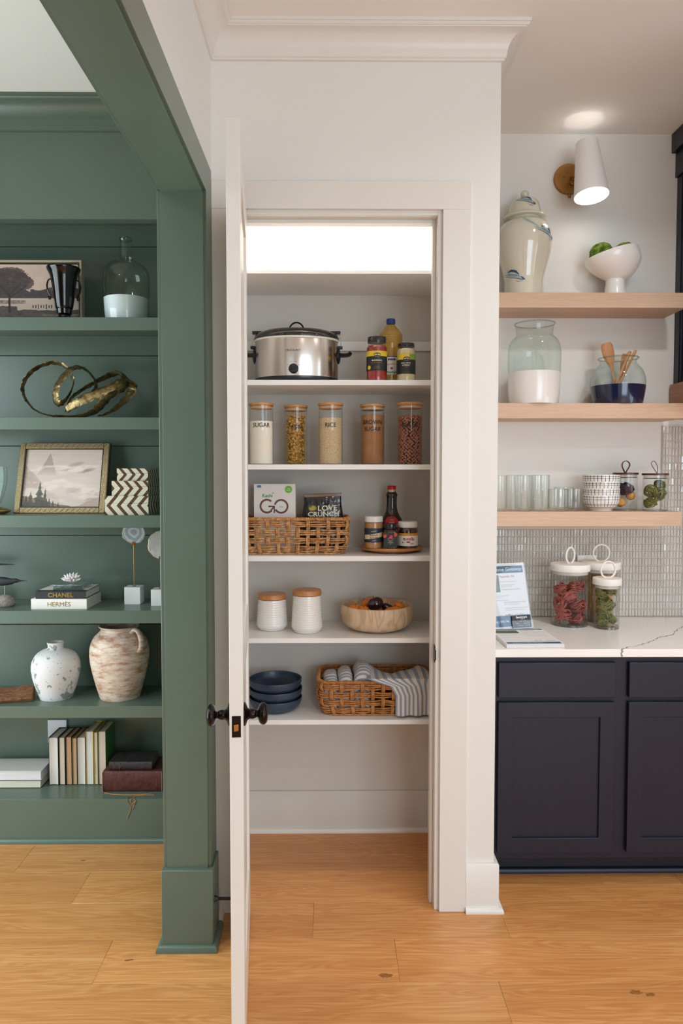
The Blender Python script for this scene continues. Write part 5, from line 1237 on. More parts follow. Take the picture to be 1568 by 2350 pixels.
# ================================================================== BASKETS
def basket(name, lb, cat, x0, x1, y0, y1, z0, H, nrow, pitch, colm, phase=0, drop=0.0):
    """woven basket: rounded rectangle, double stakes over and under bands of three strands"""
    cxm, cym = (x0 + x1) / 2, (y0 + y1) / 2; t = thing(name, lb, cat, (cxm, cym, z0), None)
    A_, C_ = (x1 - x0) / 2, (y1 - y0) / 2
    def peri(z):
        k = min(1.0, z / H); taper = 0.90 + 0.10 * min(1, k * 2.2) ** 0.6; a, c = A_ * taper, C_ * taper; r = min(a, c) * 0.42; return a, c, r
    def ppoint(s, z, off=0.0):
        a, c, r = peri(z); segs = [2 * (a - r), PI / 2 * r, 2 * (c - r), PI / 2 * r] * 2; L = sum(segs); d = (s % 1.0) * L
        # start at front left going +x along the front (y = -c)
        ct = [(-a + r, -c), (a - r, -c + r), (a, -c + r), (a - r, c - r), (a - r, c), (-a + r, c - r), (-a, c - r), (-a + r, -c + r)]
        dirs = [(1, 0), None, (0, 1), None, (-1, 0), None, (0, -1), None]; nrm = [(0, -1), -PI / 2, (1, 0), 0.0, (0, 1), PI / 2, (-1, 0), PI]
        for i, sg in enumerate(segs):
            if d <= sg or i == 7:
                if dirs[i]: return ct[i][0] + dirs[i][0] * d + nrm[i][0] * off, ct[i][1] + dirs[i][1] * d + nrm[i][1] * off
                an = nrm[i] + (d / sg) * PI / 2; return ct[i][0] + (r + off) * math.cos(an), ct[i][1] + (r + off) * math.sin(an)
            d -= sg
    a, c, r = peri(H); L = 2 * (2 * (a - r) + 2 * (c - r)) + 2 * PI * r; ns = int(L / pitch); ns += ns % 2
    rim_z = H - 0.008; zr0 = 0.006; rh = (rim_z - 0.004 - zr0) / nrow; rb_ = random.Random(int(x0 * 1000) % 97)
    NS = ns * 8
    for r_ in range(nrow):
        zc = zr0 + rh * (r_ + 0.5); b = B()
        for q in range(3):
            pts = []
            for i in range(NS):
                s = i / NS; w = math.cos(PI * (s * ns + r_ + phase)); off = 0.0045 * w
                zz = zc + (q - 1) * rh * 0.25 + 0.0009 * math.sin(s * 61 + q * 2 + r_); x, y = ppoint(s, zz, off); pts.append((x, y, zz))
            b.tube(pts, [0.0034 + 0.0005 * math.sin(i * 0.37 + q * 2 + r_) for i in range(NS)], 6, closed=True, up=(0, 0, 1))
        obj('woven_band', b, colm, t)
    for i in range(ns):
        s = (i + 0.0) / ns
        b = B()
        for q in (-1, 0, 1):
            pts = []
            for j in range(nrow * 4 + 1):
                zz = zr0 * 0.4 + (rim_z - zr0 * 0.4) * j / (nrow * 4); w = math.cos(PI * ((zz - zr0) / rh - 0.5)) * (1 if (i + int(phase)) % 2 else -1)
                x, y = ppoint(s + q * 0.0046 / L * 1.0 + rb_.uniform(-.0003, .0003) / L, zz, 0.0058 * w); pts.append((x, y, zz))
            b.tube(pts, 0.0029, 6, up=(1, 0.3, 0))
        obj('stake', b, colm, t)
    rimb = B(); n = 420; core = [(*ppoint(i / 120, rim_z, 0), rim_z) for i in range(120)]; rimb.tube(core, 0.0062, 8, closed=True, up=(0, 0, 1))
    wr = []
    for i in range(n * 3):
        s = i / (n * 3); an = s * 2 * PI * L / 0.0075; x, y = ppoint(s, rim_z, 0.0066 * math.cos(an)); wr.append((x, y, rim_z + 0.0066 * math.sin(an)))
    rimb.tube(wr, 0.0019, 5, closed=True); obj('wrapped_rim', rimb, colm, t)
    bb_ = B(); core = [(*ppoint(i / 120, 0.004, 0.0), 0.004) for i in range(120)]; bb_.tube(core, 0.004, 8, closed=True, up=(0, 0, 1)); obj('bottom_braid', bb_, colm, t)
    fl = B(); k_ = [(*ppoint(i / 80, 0.004, -0.003), 0.003) for i in range(80)]; fl.v = k_ + [(x, y, 0.005) for x, y, z in k_]; fl.f = [tuple(range(80)), tuple(range(80, 160))]; obj('bottom', fl, colm, t, smooth=False)
    return t
HY = bpy.data.materials.new('water_hyacinth'); HY.use_nodes = True; gg = N(HY); p = HY.node_tree.nodes['Principled BSDF']
tc = gg.new('ShaderNodeTexCoord'); n1 = gg.new('ShaderNodeTexNoise', i_Scale=75.0, i_Detail=4.0); gg.link(tc.outputs['Object'], n1.inputs[0])
gg.link(gg.ramp(n1.outputs[0], [(0.32, srgb('#8E5F36')), (0.5, srgb('#B98550')), (0.68, srgb('#D0A26C'))]), p.inputs['Base Color']); p.inputs['Roughness'].default_value = 0.55
bp = gg.new('ShaderNodeBump', i_Strength=0.5, i_Distance=0.001); n2 = gg.new('ShaderNodeTexNoise', i_Scale=300.0); gg.link(tc.outputs['Object'], n2.inputs[0]); gg.link(n2.outputs[0], bp.inputs['Height']); gg.link(bp.outputs[0], p.inputs['Normal'])
HY2 = mat('water_hyacinth_dark', '#B3763F', 0.5, var=0.35, vscale=70, bump=0.5, bscale=300)
zc_ = PSH['c'][1] + 0.0003
zrim = zat(690, 1190, 2.83) - zc_ + 0.006
basket('woven_basket', 'light woven basket holding the cereal box and granola bag', 'basket', xat(548, 2.93, zc_ + .08), xat(799, 2.93, zc_ + .08), 2.818, 3.05, zc_, zrim, 4, 0.0405, HY)
# cereal box
Yb = 2.915; xa, xb = xat(583, Yb, 1.4), xat(678.5, Yb, 1.4); zbx = zc_ + 0.0062; H_ = zat(630, 1110.5, Yb) - zbx
t = thing('cereal_box', 'white cereal box with brown lettering standing in the woven basket', 'box', ((xa + xb) / 2, Yb, zbx), None, rz=-0.01); w = (xb - xa) / 2
CB = mat('white_carton', '#E6E1DC', 0.4)
obj('carton', B().box(-w, w, 0, 0.075, 0, H_), CB, t, bevel=0.0008)
fz = lambda y: zat(630, y, Yb) - zbx; fx = lambda px: (xat(px, Yb, 1.4) - (xa + xb) / 2)
ff = lambda x, z: (x, -0.0006, z); BRN = mat('carton_brown', '#6E3F36', 0.5); KG = mat('carton_green', '#3D8A5A', 0.5)
write('Kashi', 0.0195, KG, t, lambda x, z: ff(x + fx(614), z + fz(1141)), bold=0.0003)
obj('leaf_mark', blob(ff, fx(627), fz(1131.5), 0.004, 0.0012, 14, rot=0.5), KG, t, smooth=False)
def arc(cx_, cz_, r, a0, a1, w_, n=40): return stroke(ff, [(cx_ + r * math.cos(math.radians(a0 + (a1 - a0) * i / n)), cz_ + r * math.sin(math.radians(a0 + (a1 - a0) * i / n))) for i in range(n + 1)], [w_] * (n + 1), sub=1)
cg, co, rr2 = (fx(613), fz(1161.5)), (fx(645.5), fz(1162)), 14.7 * mpp(Yb, 1.4); wd = 4.3 * mpp(Yb, 1.4)
b = arc(*cg, rr2, 48, 318, wd); b.merge(stroke(ff, [(cg[0] + 0.006, cg[1] - 0.001), (cg[0] + 0.030, cg[1] - 0.001), (cg[0] + 0.030, cg[1] - rr2 * 1.05)], [wd * .8, wd * .8, wd * .8], sub=1)); b.merge(stroke(ff, [(cg[0] + 0.029, cg[1] - 0.002), (cg[0] + 0.017, cg[1] - 0.017)], [wd * 0.8, wd * 0.8], sub=1))
b.merge(arc(*co, rr2, 165, -150, wd)); obj('lettering', b, BRN, t, smooth=False)
write('love', 0.0095, mat('carton_mauve', '#8C6A70', 0.5), t, lambda x, z: ff(x + fx(646), z + fz(1164.5)))
obj('seal', blob(ff, fx(662.5), fz(1123), 0.0152, 0.0152, 32), mat('seal_green', '#76B84A', 0.5), t, smooth=False)
write('11g', 0.006, CB, t, lambda x, z: (x + fx(662.5), -0.001, z + fz(1122.5)), bold=0.0001); write('Protein', 0.0055, CB, t, lambda x, z: (x + fx(662.5), -0.001, z + fz(1126.5)), bold=0.0001)
obj('corner_mark', patch(ff, fx(590.5), fx(600), fz(1119), fz(1113.5), 2, 2), mat('mark_blue', '#4F7FA8', 0.5), t)
# granola bag
Yb = 2.90; t0 = zat(740, 1131, Yb) - zbx; xm = xat(740.5, Yb, 1.35); hw = 45.5 * mpp(Yb, 1.35)
t = thing('granola_bag', 'crinkled black granola bag with cream lettering in the woven basket', 'bag', (xm, Yb + 0.02, zbx))
def bagp(side, u, v):
    x = (u - 0.5) * 2 * hw * (1 - 0.05 * math.sin(v * 9) * (0.3 + v)); z = v * (t0 - 0.004 * (1 - u) * 1.6 * v)
    th = 0.028 * (math.sin(PI * u) ** 0.5) * max(0.0, (1 - v * 1.02)) ** 0.45
    cr_ = 0.0022 * mnoise.noise(Vector((x * 55, z * 60, side))) + 0.0018 * mnoise.noise(Vector((x * 120, z * 120, side + 5)))
    return (x, -side * (th + cr_ * min(1, (1 - v) * 4 + .2)) , z)
b = B().grid(lambda u, v: bagp(1, u, v), 40, 40).grid(lambda u, v: bagp(-1, 1 - u, v), 40, 40)
BG = mat('foil_black', '#17171B', 0.2, 0.35, coat=0.6)
obj('pouch', b, BG, t, ang=60)
fb_ = lambda x, z: (lambda u, v: (lambda p_: (p_[0], p_[1] - 0.0012, p_[2]))(bagp(1, min(1, max(0, u)), min(1, max(0, v)))))(x / (2 * hw) + 0.5, z / t0)
zz = lambda y: zat(740, y, Yb) - zbx
obj('top_seal', patch(fb_, -hw * 0.97, hw * 0.97, zz(1138.5), zz(1131.8), 20, 3), mat('seal_tan', '#8E7868', 0.35), t)
write('LOVE', 0.0300, CREAM, t, lambda x, z: fb_(x + 0.020, z + zz(1171)), bold=0.0006, sx=1.12); write('CRUNCH', 0.0265, CREAM, t, lambda x, z: fb_(x + 0.004, z + zz(1184)), bold=0.0007, sx=1.12)
obj('crest', blob(fb_, -0.042, zz(1165), 0.0185, 0.0135, 28), mat('bag_crest_green', '#5E6A35', 0.4), t, smooth=False); obj('crest_picture', blob(lambda x, z: (lambda q: (q[0], q[1] - 0.0006, q[2]))(fb_(x, z)), -0.042, zz(1165), 0.0145, 0.0095, 28), mat('bag_crest_gold', '#B9A250', 0.4), t, smooth=False)
# turntable and its jars
cx, Y = 898.5, 2.95; zt_ = zc_; x0 = xat(cx, Y, zt_); Rt = 71.5 * mpp(Y, zt_)
o = obj('turntable', B().lathe([(0, 0), (Rt * 0.62, 0), (Rt * 0.62, 0.006), (Rt * 0.90, 0.0075), (Rt * 0.985, 0.011), (Rt, 0.016), (Rt * 0.985, 0.0215), (Rt * 0.96, 0.022), (Rt * 0.955, 0.0205), (0, 0.0205)], 72), wood('turntable_wood', '#A5622F', '#BE7B42', '#CF9459', 'Z', 0.8, 0.35, coat=0.2, cath=0.3), loc=(x0, Y, zt_))
tag(o, 'round wooden turntable holding the spread jars and syrup', 'turntable')
zt_ += 0.0208
WL = mat('white_plastic_lid', '#E8E3DE', 0.35)
t, pr, hz = jar('peanut_butter_jar', 'peanut butter jar with white lid and navy label on the turntable', 'jar', 858, 2.885, zt_, [(20.5, None), (21.5, 1252), (21.5, 1203), (20.5, 1199), (19.5, 1196.5)], [(20.8, 1197.5), (21, 1196.5), (21, 1186), (20.2, 1184.3)], mat('peanut_butter', '#B98350', 0.5), 1199, cap=WL)
RJ = 21.5 * mpp(2.885, zt_); f = CYL(RJ, eps=0.0006); f2 = CYL(RJ, eps=0.001); m_ = lambda y: (lambda x, z: f2(x, z + hz(y)))
band(f, RJ, hz(1243), hz(1211), mat('label_navy', '#26323F', 0.45), t)
obj('label_ribbon', stroke(m_(1229), [(-0.045, -0.004), (-0.02, -0.0025), (0.0, 0.0), (0.02, 0.004), (0.045, 0.008)], [0.018] * 5), mat('label_beige', '#D9C39A', 0.5), t, smooth=False)
f3 = CYL(RJ, eps=0.0014); m3 = lambda y: (lambda x, z: f3(x, z + hz(y)))
write('PEANUT', 0.0088, mat('print_maroon', '#4A1F1A', 0.5), t, m3(1228.5), rot=0.06, bold=0.0002); write('BUTTER', 0.0088, mat('print_maroon', '#4A1F1A', 0.5), t, m3(1234), rot=0.06, bold=0.0002)
write('CREAMY', 0.006, CREAM, t, m3(1219), rot=0.1); write('spread', 0.0055, CREAM, t, m3(1239.5), rot=0.1)
# syrup bottle
cx, Y = 899, 3.0; x0 = xat(cx, Y, zt_ + .1); hz = lambda y: zat(cx, y, Y) - zt_; u_ = mpp(Y, zt_)
t = thing('syrup_bottle', 'tall dark syrup bottle with a red cap behind the spread jars', 'bottle', (x0, Y, zt_), rz=-math.atan2(x0, Y))
pr = pxprof(cx, Y, zt_, [(24, None), (25, 1236), (26, 1205), (24, 1192), (18, 1182), (13.8, 1172), (12, 1158), (12, 1143), (13.4, 1136), (13.2, 1134), (9, 1127.5), (8.8, 1124)])
SY = mat('dark_syrup', '#21100C', 0.08, coat=0.8)
obj('bottle_body', B().lathe([(0, 0)] + smooth_prof(pr[:-2], 3) + pr[-2:], 48, sy=0.8), SY, t)
obj('neck', B().lathe([(8.6 * u_, hz(1129)), (8.6 * u_, hz(1122))], 28), mat('syrup_neck', '#C9B8A0', 0.2, coat=0.5), t)
obj('cap', B().lathe([(0, hz(1123.5)), (9.8 * u_, hz(1123.5)), (9.8 * u_, hz(1116)), (8.8 * u_, hz(1114.3)), (0, hz(1114))], 32), mat('cap_red', '#C2151C', 0.3), t)
prf = profr(smooth_prof(pr, 3)); fs = cylfn(prf, eps=0.0012, sy=0.8)
b = B(); k0 = hz(1201)
b.grid(lambda u, v: fs((u - 0.5) * 2 * 0.0315 * math.sqrt(max(0.0, 1 - (v) ** 2)) , k0 + v * (hz(1183.5) - k0)), 20, 10)
obj('label', b, mat('label_bright_red', '#C5161D', 0.4), t)
obj('label_lower', patch(lambda x, z: fs(x, z), -0.03, 0.03, 0.012, k0, 14, 5), mat('label_bright_red', '#C5161D', 0.4), t)
f4 = cylfn(prf, eps=0.0017, sy=0.8)
obj('brand_bar', patch(lambda x, z: f4(x, z), -0.0135, 0.0135, hz(1191.5), hz(1188), 6, 2), mat('brand_bar_green', '#1E4A3A', 0.5), t); write('Clover Valley', 0.0038, CREAM, t, lambda x, z: cylfn(prf, eps=0.0022, sy=0.8)(x, z + hz(1191)))
write('Original', 0.007, CREAM, t, lambda x, z: f4(x, z + hz(1199.5)), bold=0.0001)
# jam jar (squarish)
cx, Y = 896.5, 2.855; x0 = xat(cx, Y, zt_); hz = lambda y: zat(cx, y, Y) - zt_; u_ = mpp(Y, zt_)
t = thing('jam_jar', 'small square strawberry jam jar with a black lid at the front of the turntable', 'jar', (x0, Y, zt_), rz=-math.atan2(x0, Y))
def sqfn(x, y, z):
    a = math.atan2(y, x); r = math.hypot(x, y); k = (abs(math.cos(a)) ** 5 + abs(math.sin(a)) ** 5) ** (-1 / 5)
    e = min(1.0, max(0, (hz(1212) - z) / 0.008)); return (x * (1 + (k - 1) * e), y * (1 + (k - 1) * e), z)
prj = [(16, None), (17.2, 1254), (17.2, 1222), (16.5, 1218), (14, 1214.5), (13.2, 1213)]
pr = smooth_prof(pxprof(cx, Y, zt_, prj), 3)
obj('glass', B().lathe([(0, 0.0002)] + pr, 56, fn=sqfn), JG, t)
obj('contents', B().lathe([(0, 0.002)] + [(r - 0.0012, max(z, 0.002)) for r, z in pr] + [(0, pr[-1][1])], 56, fn=sqfn), mat('strawberry_jam', '#2A0C10', 0.25, coat=0.5), t)
obj('lid', B().lathe([(0, hz(1213)), (14.8 * u_, hz(1213)), (15.2 * u_, hz(1211)), (16.3 * u_, hz(1203)), (15.5 * u_, hz(1201.2)), (0, hz(1201))], 40), LIDK, t)
fj = lambda x, z: (x, -17.2 * u_ - 0.0006, z)
obj('label', patch(fj, -15 * u_, 15 * u_, hz(1254), hz(1234), 2, 1), BLKL, t); obj('label', patch(fj, -15 * u_, 15 * u_, hz(1234), hz(1222), 2, 1), mat('label_dark_wine', '#3A1216', 0.45), t)
fj2 = lambda x, z: (x, -17.2 * u_ - 0.0010, z)
for i, (px, py) in enumerate(((884, 1229), (897.5, 1231), (908, 1226))):
    obj('strawberry_print', blob(fj2, (px - cx) * u_, hz(py), 0.0062, 0.0078, 16, rot=-0.5), mat('print_strawberry', '#D04438', 0.45), t, smooth=False)
obj('crest', stroke(fj2, [(0.010 * math.cos(a), hz(1236) + 0.0055 * math.sin(a)) for a in [2 * PI * i / 20 for i in range(21)]], [0.0007] * 21, sub=1), CREAM, t, smooth=False)
write('SEEDLESS', 0.0034, CREAM, t, lambda x, z: fj2(x, z + hz(1242))); write('STRAWBERRY', 0.0040, CREAM, t, lambda x, z: fj2(x, z + hz(1244.8))); write('JAM', 0.0034, CREAM, t, lambda x, z: fj2(x, z + hz(1248)))
t, pr, hz = jar('hazelnut_spread_jar', 'wide chocolate hazelnut spread jar with white lid and white label', 'jar', 936, 2.885, zt_, [(21.5, None), (23, 1252), (23, 1222), (22, 1214), (20.5, 1209)], [(21.8, 1209.5), (22.2, 1208.5), (22.2, 1198), (21.2, 1196.3)], mat('hazelnut_spread', '#3A1D10', 0.2, coat=0.5), 1212, cap=WL)
RJ = 23 * mpp(2.885, zt_); f = CYL(RJ, eps=0.0006); f2 = CYL(RJ, eps=0.001); m_ = lambda y: (lambda x, z: f2(x, z + hz(y)))
band(f, RJ, hz(1251), hz(1228), mat('label_white', '#E9E6DF', 0.45), t); band(f, RJ, hz(1228), hz(1222), mat('label_amber', '#D9932E', 0.45), t)
write('n', 0.0175, INK, t, lambda x, z: m_(1238)(x - 0.0195, z), align='LEFT', bold=0.0004); write('utella', 0.0175, RED, t, lambda x, z: m_(1238)(x - 0.0100, z), align='LEFT', bold=0.0004)
obj('bread_print', blob(m_(1242), 0.002, 0, 0.0085, 0.003), mat('print_toast', '#7A4A2C', 0.5), t, smooth=False)
obj('heart_print', blob(m_(1243), -0.020, 0, 0.003, 0.003, 12), RED, t, smooth=False)
for x_ in (0.013, 0.0175, 0.022): obj('nut_print', blob(m_(1245.5), x_, 0, 0.0027, 0.0024, 10), ORG, t, smooth=False)

# ================================================================== PANTRY SHELF D
zd_ = PSH['d'][1] + 0.0003
LW = wood('acacia_lid', '#A86A38', '#BC7E48', '#CD9762', 'X', 2.0, 0.35, coat=0.2, cath=0.5)
def ribbed(cx, Y, lb, top, ltop, bot, hwt, hwm, hwb, hwl, nr):
    x0 = xat(cx, Y, zd_); t = thing('ceramic_canister', lb, 'canister', (x0, Y, zd_), 'ribbed white ceramic canisters')
    hz = lambda y: zat(cx, y, Y) - zd_; u = mpp(Y, zd_); Ht = hz(top); pr = [(0, 0), (hwb * u * 0.93, 0), (hwb * u, 0.002)]
    n = nr * 10
    for i in range(n + 1):
        k = i / n; base = hwt + (hwm - hwt) * min(1, (1 - k) * 1.05) ** 0.9
        if k < 0.14: base = hwb + (base - hwb) * math.sin(PI / 2 * k / 0.14)
        r = base * u + (0.0009 * max(0.0, math.cos(2 * PI * k * nr)) ** 3 if 0.1 < k < 0.94 else 0); pr.append((r, 0.004 + (Ht - 0.004) * k))
    pr += [(hwt * u * 0.9, Ht), (0, Ht)]
    obj('body', B().lathe(pr, 64), mat('ribbed_white_glaze', '#ECE8E2', 0.18, coat=0.4), t)
    hl = hwl * u; z1_ = Ht + 0.0008; z2_ = hz(ltop)
    obj('lid', B().lathe(smooth_prof([(0, z1_), (hl * 0.92, z1_), (hl, z1_ + (z2_ - z1_) * 0.35), (hl * 0.98, z1_ + (z2_ - z1_) * 0.75), (hl * 0.9, z2_), (hl * 0.5, z2_ + 0.001), (0, z2_ + 0.001)], 3), 56), LW, t)
ribbed(625, 2.945, 'shorter white ribbed ceramic canister with wooden lid', 1374, 1361, 1450, 31.5, 36, 30, 32.5, 13)
ribbed(705, 2.895, 'taller white ribbed ceramic canister with wooden lid', 1365, 1352, 1456, 32, 36, 30, 33.5, 16)
# wooden bowl and fruit
cx, Y = 864.5, 2.945; x0 = xat(cx, Y, zd_); u = mpp(Y, zd_); Rb = 82.5 * u; Hb = 1.041 - zd_
PW_ = bpy.data.materials.new('pale_paulownia'); PW_.use_nodes = True; gg = N(PW_); p = PW_.node_tree.nodes['Principled BSDF']
tc = gg.new('ShaderNodeTexCoord'); mp_ = gg.new('ShaderNodeMapping'); mp_.inputs['Scale'].default_value = (9, 3, 3.2); gg.link(tc.outputs['Object'], mp_.inputs[0])
n1 = gg.new('ShaderNodeTexNoise', i_Scale=1.3, i_Detail=2.0, i_Distortion=0.8); gg.link(mp_.outputs[0], n1.inputs[0])
rg_ = gg.math('MULTIPLY_ADD', gg.math('SINE', gg.math('MULTIPLY', n1.outputs[0], 42.0)), 0.5, 0.5)
gg.link(gg.ramp(rg_, [(0.0, srgb('#C2A382')), (0.25, srgb('#CFB291')), (1.0, srgb('#D8BE9F'))]), p.inputs['Base Color']); p.inputs['Roughness'].default_value = 0.5
bowl = obj('bowl', B().lathe(smooth_prof([(0, 0), (Rb * 0.5, 0), (Rb * 0.64, 0.003), (Rb * 0.83, Hb * 0.14), (Rb * 0.955, Hb * 0.36), (Rb * 0.995, Hb * 0.62), (Rb, Hb * 0.86), (Rb * 0.99, Hb * 0.98), (Rb * 0.96, Hb), (Rb * 0.91, Hb * 0.97), (Rb * 0.88, Hb * 0.80), (Rb * 0.75, Hb * 0.35), (Rb * 0.5, Hb * 0.2), (0, Hb * 0.18)], 3), 80), PW_, loc=(x0, Y, zd_))
tag(bowl, 'pale carved wooden bowl filled with fruit', 'bowl')
ORF = mat('orange_skin', '#E07A14', 0.35, var=0.06, vscale=40, bump=0.25, bscale=300, sss=0.05); PLM = mat('plum_skin', '#2E0F18', 0.14, var=0.25, vscale=25, coat=0.6); STM = mat('dry_stem', '#3E3224', 0.8)
def fruit(px, py, Yf, rx, ry, m, lb, nm, cat, rot=0.0, stem=True, sd=0.0, body='skin'):
    X, Z = at(px, py, Yf); u = mpp(Yf, Z); rx *= u; ry *= u
    t = thing(nm, lb, cat, (X, Yf, Z - ry), 'fruit in the wooden bowl')
    def fnn(x, y, z):
        r = math.hypot(x, y) + 1e-6; dz = -0.12 * ry * math.exp(-(r / (rx * .35)) ** 2) * (1 if z > 0 else -1); lobes = 1 + 0.035 * math.cos(5 * math.atan2(y, x)) * (r / rx)
        return (x * lobes, y * lobes, z + dz)
    s = B().sphere((0, 0, 0), (rx, min(rx, ry) * 1.0, ry), 28, 16, fn=fnn).move(Matrix.Translation((0, 0, ry)) @ Matrix.Rotation(rot, 4, 'Y') @ Matrix.Rotation(sd, 4, 'X'))
    obj(body, s, m, t)
    if stem: obj('stem', B().tube([(0, 0, ry * 0.82), (0.001, 0, ry * 1.05), (0.003, 0, ry * 1.18)], 0.0013, 6).move(Matrix.Translation((0, 0, ry)) @ Matrix.Rotation(rot, 4, 'Y') @ Matrix.Rotation(sd, 4, 'X')), STM, t)
fruit(815, 1396, 2.90, 15, 10, ORF, 'orange fruit at the left side of the bowl', 'orange_fruit', 'fruit', sd=0.4)
fruit(834, 1400, 2.875, 13, 10, ORF, 'orange fruit in front of the left one, half hidden by the bowl rim', 'orange_fruit', 'fruit', sd=0.5)
fruit(843, 1383, 2.95, 18, 10, ORF, 'elongated orange fruit leaning against the dark plum', 'orange_fruit', 'fruit', rot=-0.75)
fruit(861, 1385.5, 2.90, 19, 16.5, PLM, 'large dark plum on top of the fruit', 'plum', 'fruit', rot=-0.3)
fruit(889, 1394, 2.93, 15, 10, PLM, 'dark plum lying behind between plum and oranges', 'plum', 'fruit', rot=0.4, stem=False)
fruit(901, 1400, 2.88, 20, 8.5, ORF, 'long orange fruit lying along the front rim of the bowl', 'orange_fruit', 'fruit', rot=-0.15, stem=False)
fruit(917, 1391, 2.93, 14, 10, ORF, 'orange fruit at the right side of the bowl', 'orange_fruit', 'fruit', rot=0.5)
fruit(866, 1408, 2.94, 22, 14, ORF, 'orange fruit low in the bowl under the dark plum', 'orange_fruit', 'fruit', stem=False)
fruit(885, 1412, 2.98, 22, 14, PLM, 'plum low at the back of the bowl', 'plum', 'fruit', stem=False)

# ================================================================== PANTRY SHELF E
ze_ = PSH['e'][1] + 0.0003
cx, Y = 633, 2.915; x0 = xat(cx, Y, ze_); u = mpp(Y, ze_); BL = mat('blue_stoneware', '#2C3B50', 0.38, var=0.07, vscale=10, coat=0.15); zz = ze_
for i, lb in enumerate(('bottom dark blue bowl of the stack on the lowest pantry shelf', 'middle dark blue bowl of the stack', 'top dark blue bowl of the stack, its inside in view')):
    r = 60.5 * u; h = 0.052; o = obj('bowl', B().lathe(smooth_prof([(0, 0), (r * 0.60, 0), (r * 0.78, 0.007), (r * 0.93, 0.022), (r * 0.985, 0.038), (r, h - 0.001), (r * 0.985, h), (r * 0.965, h - 0.002), (r * 0.94, 0.036), (r * 0.86, 0.020), (r * 0.62, 0.008), (0, 0.006)], 3), 72), BL, loc=(x0 + (0.0, 0.001, -0.001)[i], Y, zz))
    tag(o, lb, 'bowl', 'dark blue bowls'); zz += 0.0372
xa, xb = xat(732, 2.95, ze_ + .05), xat(984, 2.95, ze_ + .05); Hk = zat(800, 1562, 2.825) - ze_ + 0.004
basket('woven_basket', 'darker woven basket with striped towels on the lowest pantry shelf', 'basket', xa, xb, 2.812, 3.06, ze_, Hk, 4, 0.0405, HY2, phase=1)
# striped towels
TWL = bpy.data.materials.new('striped_linen'); TWL.use_nodes = True; gg = N(TWL); p = TWL.node_tree.nodes['Principled BSDF']
uv = gg.new('ShaderNodeUVMap'); sp = gg.new('ShaderNodeSeparateXYZ'); gg.link(uv.outputs[0], sp.inputs[0])
fr_ = gg.math('FRACT', gg.math('MULTIPLY', sp.outputs[0], 1.0)); st = gg.math('LESS_THAN', fr_, 0.46)
nz = gg.new('ShaderNodeTexNoise', i_Scale=900.0); tc = gg.new('ShaderNodeTexCoord'); gg.link(tc.outputs['Object'], nz.inputs[0])
c_ = gg.mix(st, srgb('#DDD6CE'), srgb('#929BAC')); gg.link(gg.mix(0.12, c_, nz.outputs[0], 'MULTIPLY'), p.inputs['Base Color']); p.inputs['Roughness'].default_value = 0.9; p.inputs['Sheen Weight'].default_value = 0.2
def cloth(name, lb, fn, nu, nv, nstripe, par=None, across='u', th=0.003, more=()):
    b = B().grid(fn, nu, nv)
    for f_ in more: b.grid(f_, nu, nv)
    b.uv = {k: tuple(((u_ if across == 'u' else v_) * nstripe, (v_ if across == 'u' else u_)) for u_, v_ in q) for k, q in b.uv.items()}
    o = obj(name, b, TWL, par, solid=th, ang=80)
    if lb: tag(o, lb, 'towel', 'striped kitchen towels')
    return o
cy = 2.93; zr = ze_ + Hk
def fold(xc, w_, top, lean, lb, sd):
    """a folded towel tucked in upright: rounded hump falling towards the front rim"""
    path = [(3.03, -0.030), (2.98, -0.008), (2.93, 0.0), (2.885, -0.004), (2.85, -0.016), (2.834, -0.036), (2.833, -0.070), (2.833, top - ze_ - 0.02)]
    path[-1] = (2.833, -(top - ze_ - 0.016)); cum = [0]
    for (y0, z0), (y1, z1) in zip(path, path[1:]): cum.append(cum[-1] + math.hypot(y1 - y0, z1 - z0))
    def fn(u, v):
        d = v * cum[-1]; i = max(q for q in range(len(cum) - 1) if cum[q] <= d + 1e-9); k = (d - cum[i]) / (cum[i + 1] - cum[i])
        y = path[i][0] + (path[i + 1][0] - path[i][0]) * k; dz = path[i][1] + (path[i + 1][1] - path[i][1]) * k
        a = (u - 0.5) * 2; e = abs(a) ** 3
        x = w_ / 2 * math.sin(a * PI / 2); droop = w_ * 0.62 * (1 - math.cos(a * PI / 2)) ** 1.3
        z = top + dz - droop + 0.0016 * math.sin(u * 9 + sd) + 0.0012 * math.sin(v * 30 + sd)
        return (xc + x + lean * dz + 0.002 * math.sin(v * 12 + sd), y + 0.010 * e * (1 if v > 0.45 else 0), max(z, ze_ + 0.014))
    return cloth('towel', lb, fn, 26, 60, 16, across='v', th=0.003)
xw = lambda px: xat(px, 2.92, 0.75)
fold(xw(759), 0.056, zat(757, 1540, 2.92), 0.0, 'striped blue and white towel folded on edge, leftmost in the basket', 1)
fold(xw(792), 0.058, zat(789, 1533, 2.92), 0.0, 'striped blue and white towel folded on edge, second in the basket', 2)
fold(xw(832), 0.072, zat(826, 1522, 2.92), 0.05, 'striped blue and white towel folded on edge, third in the basket', 3)
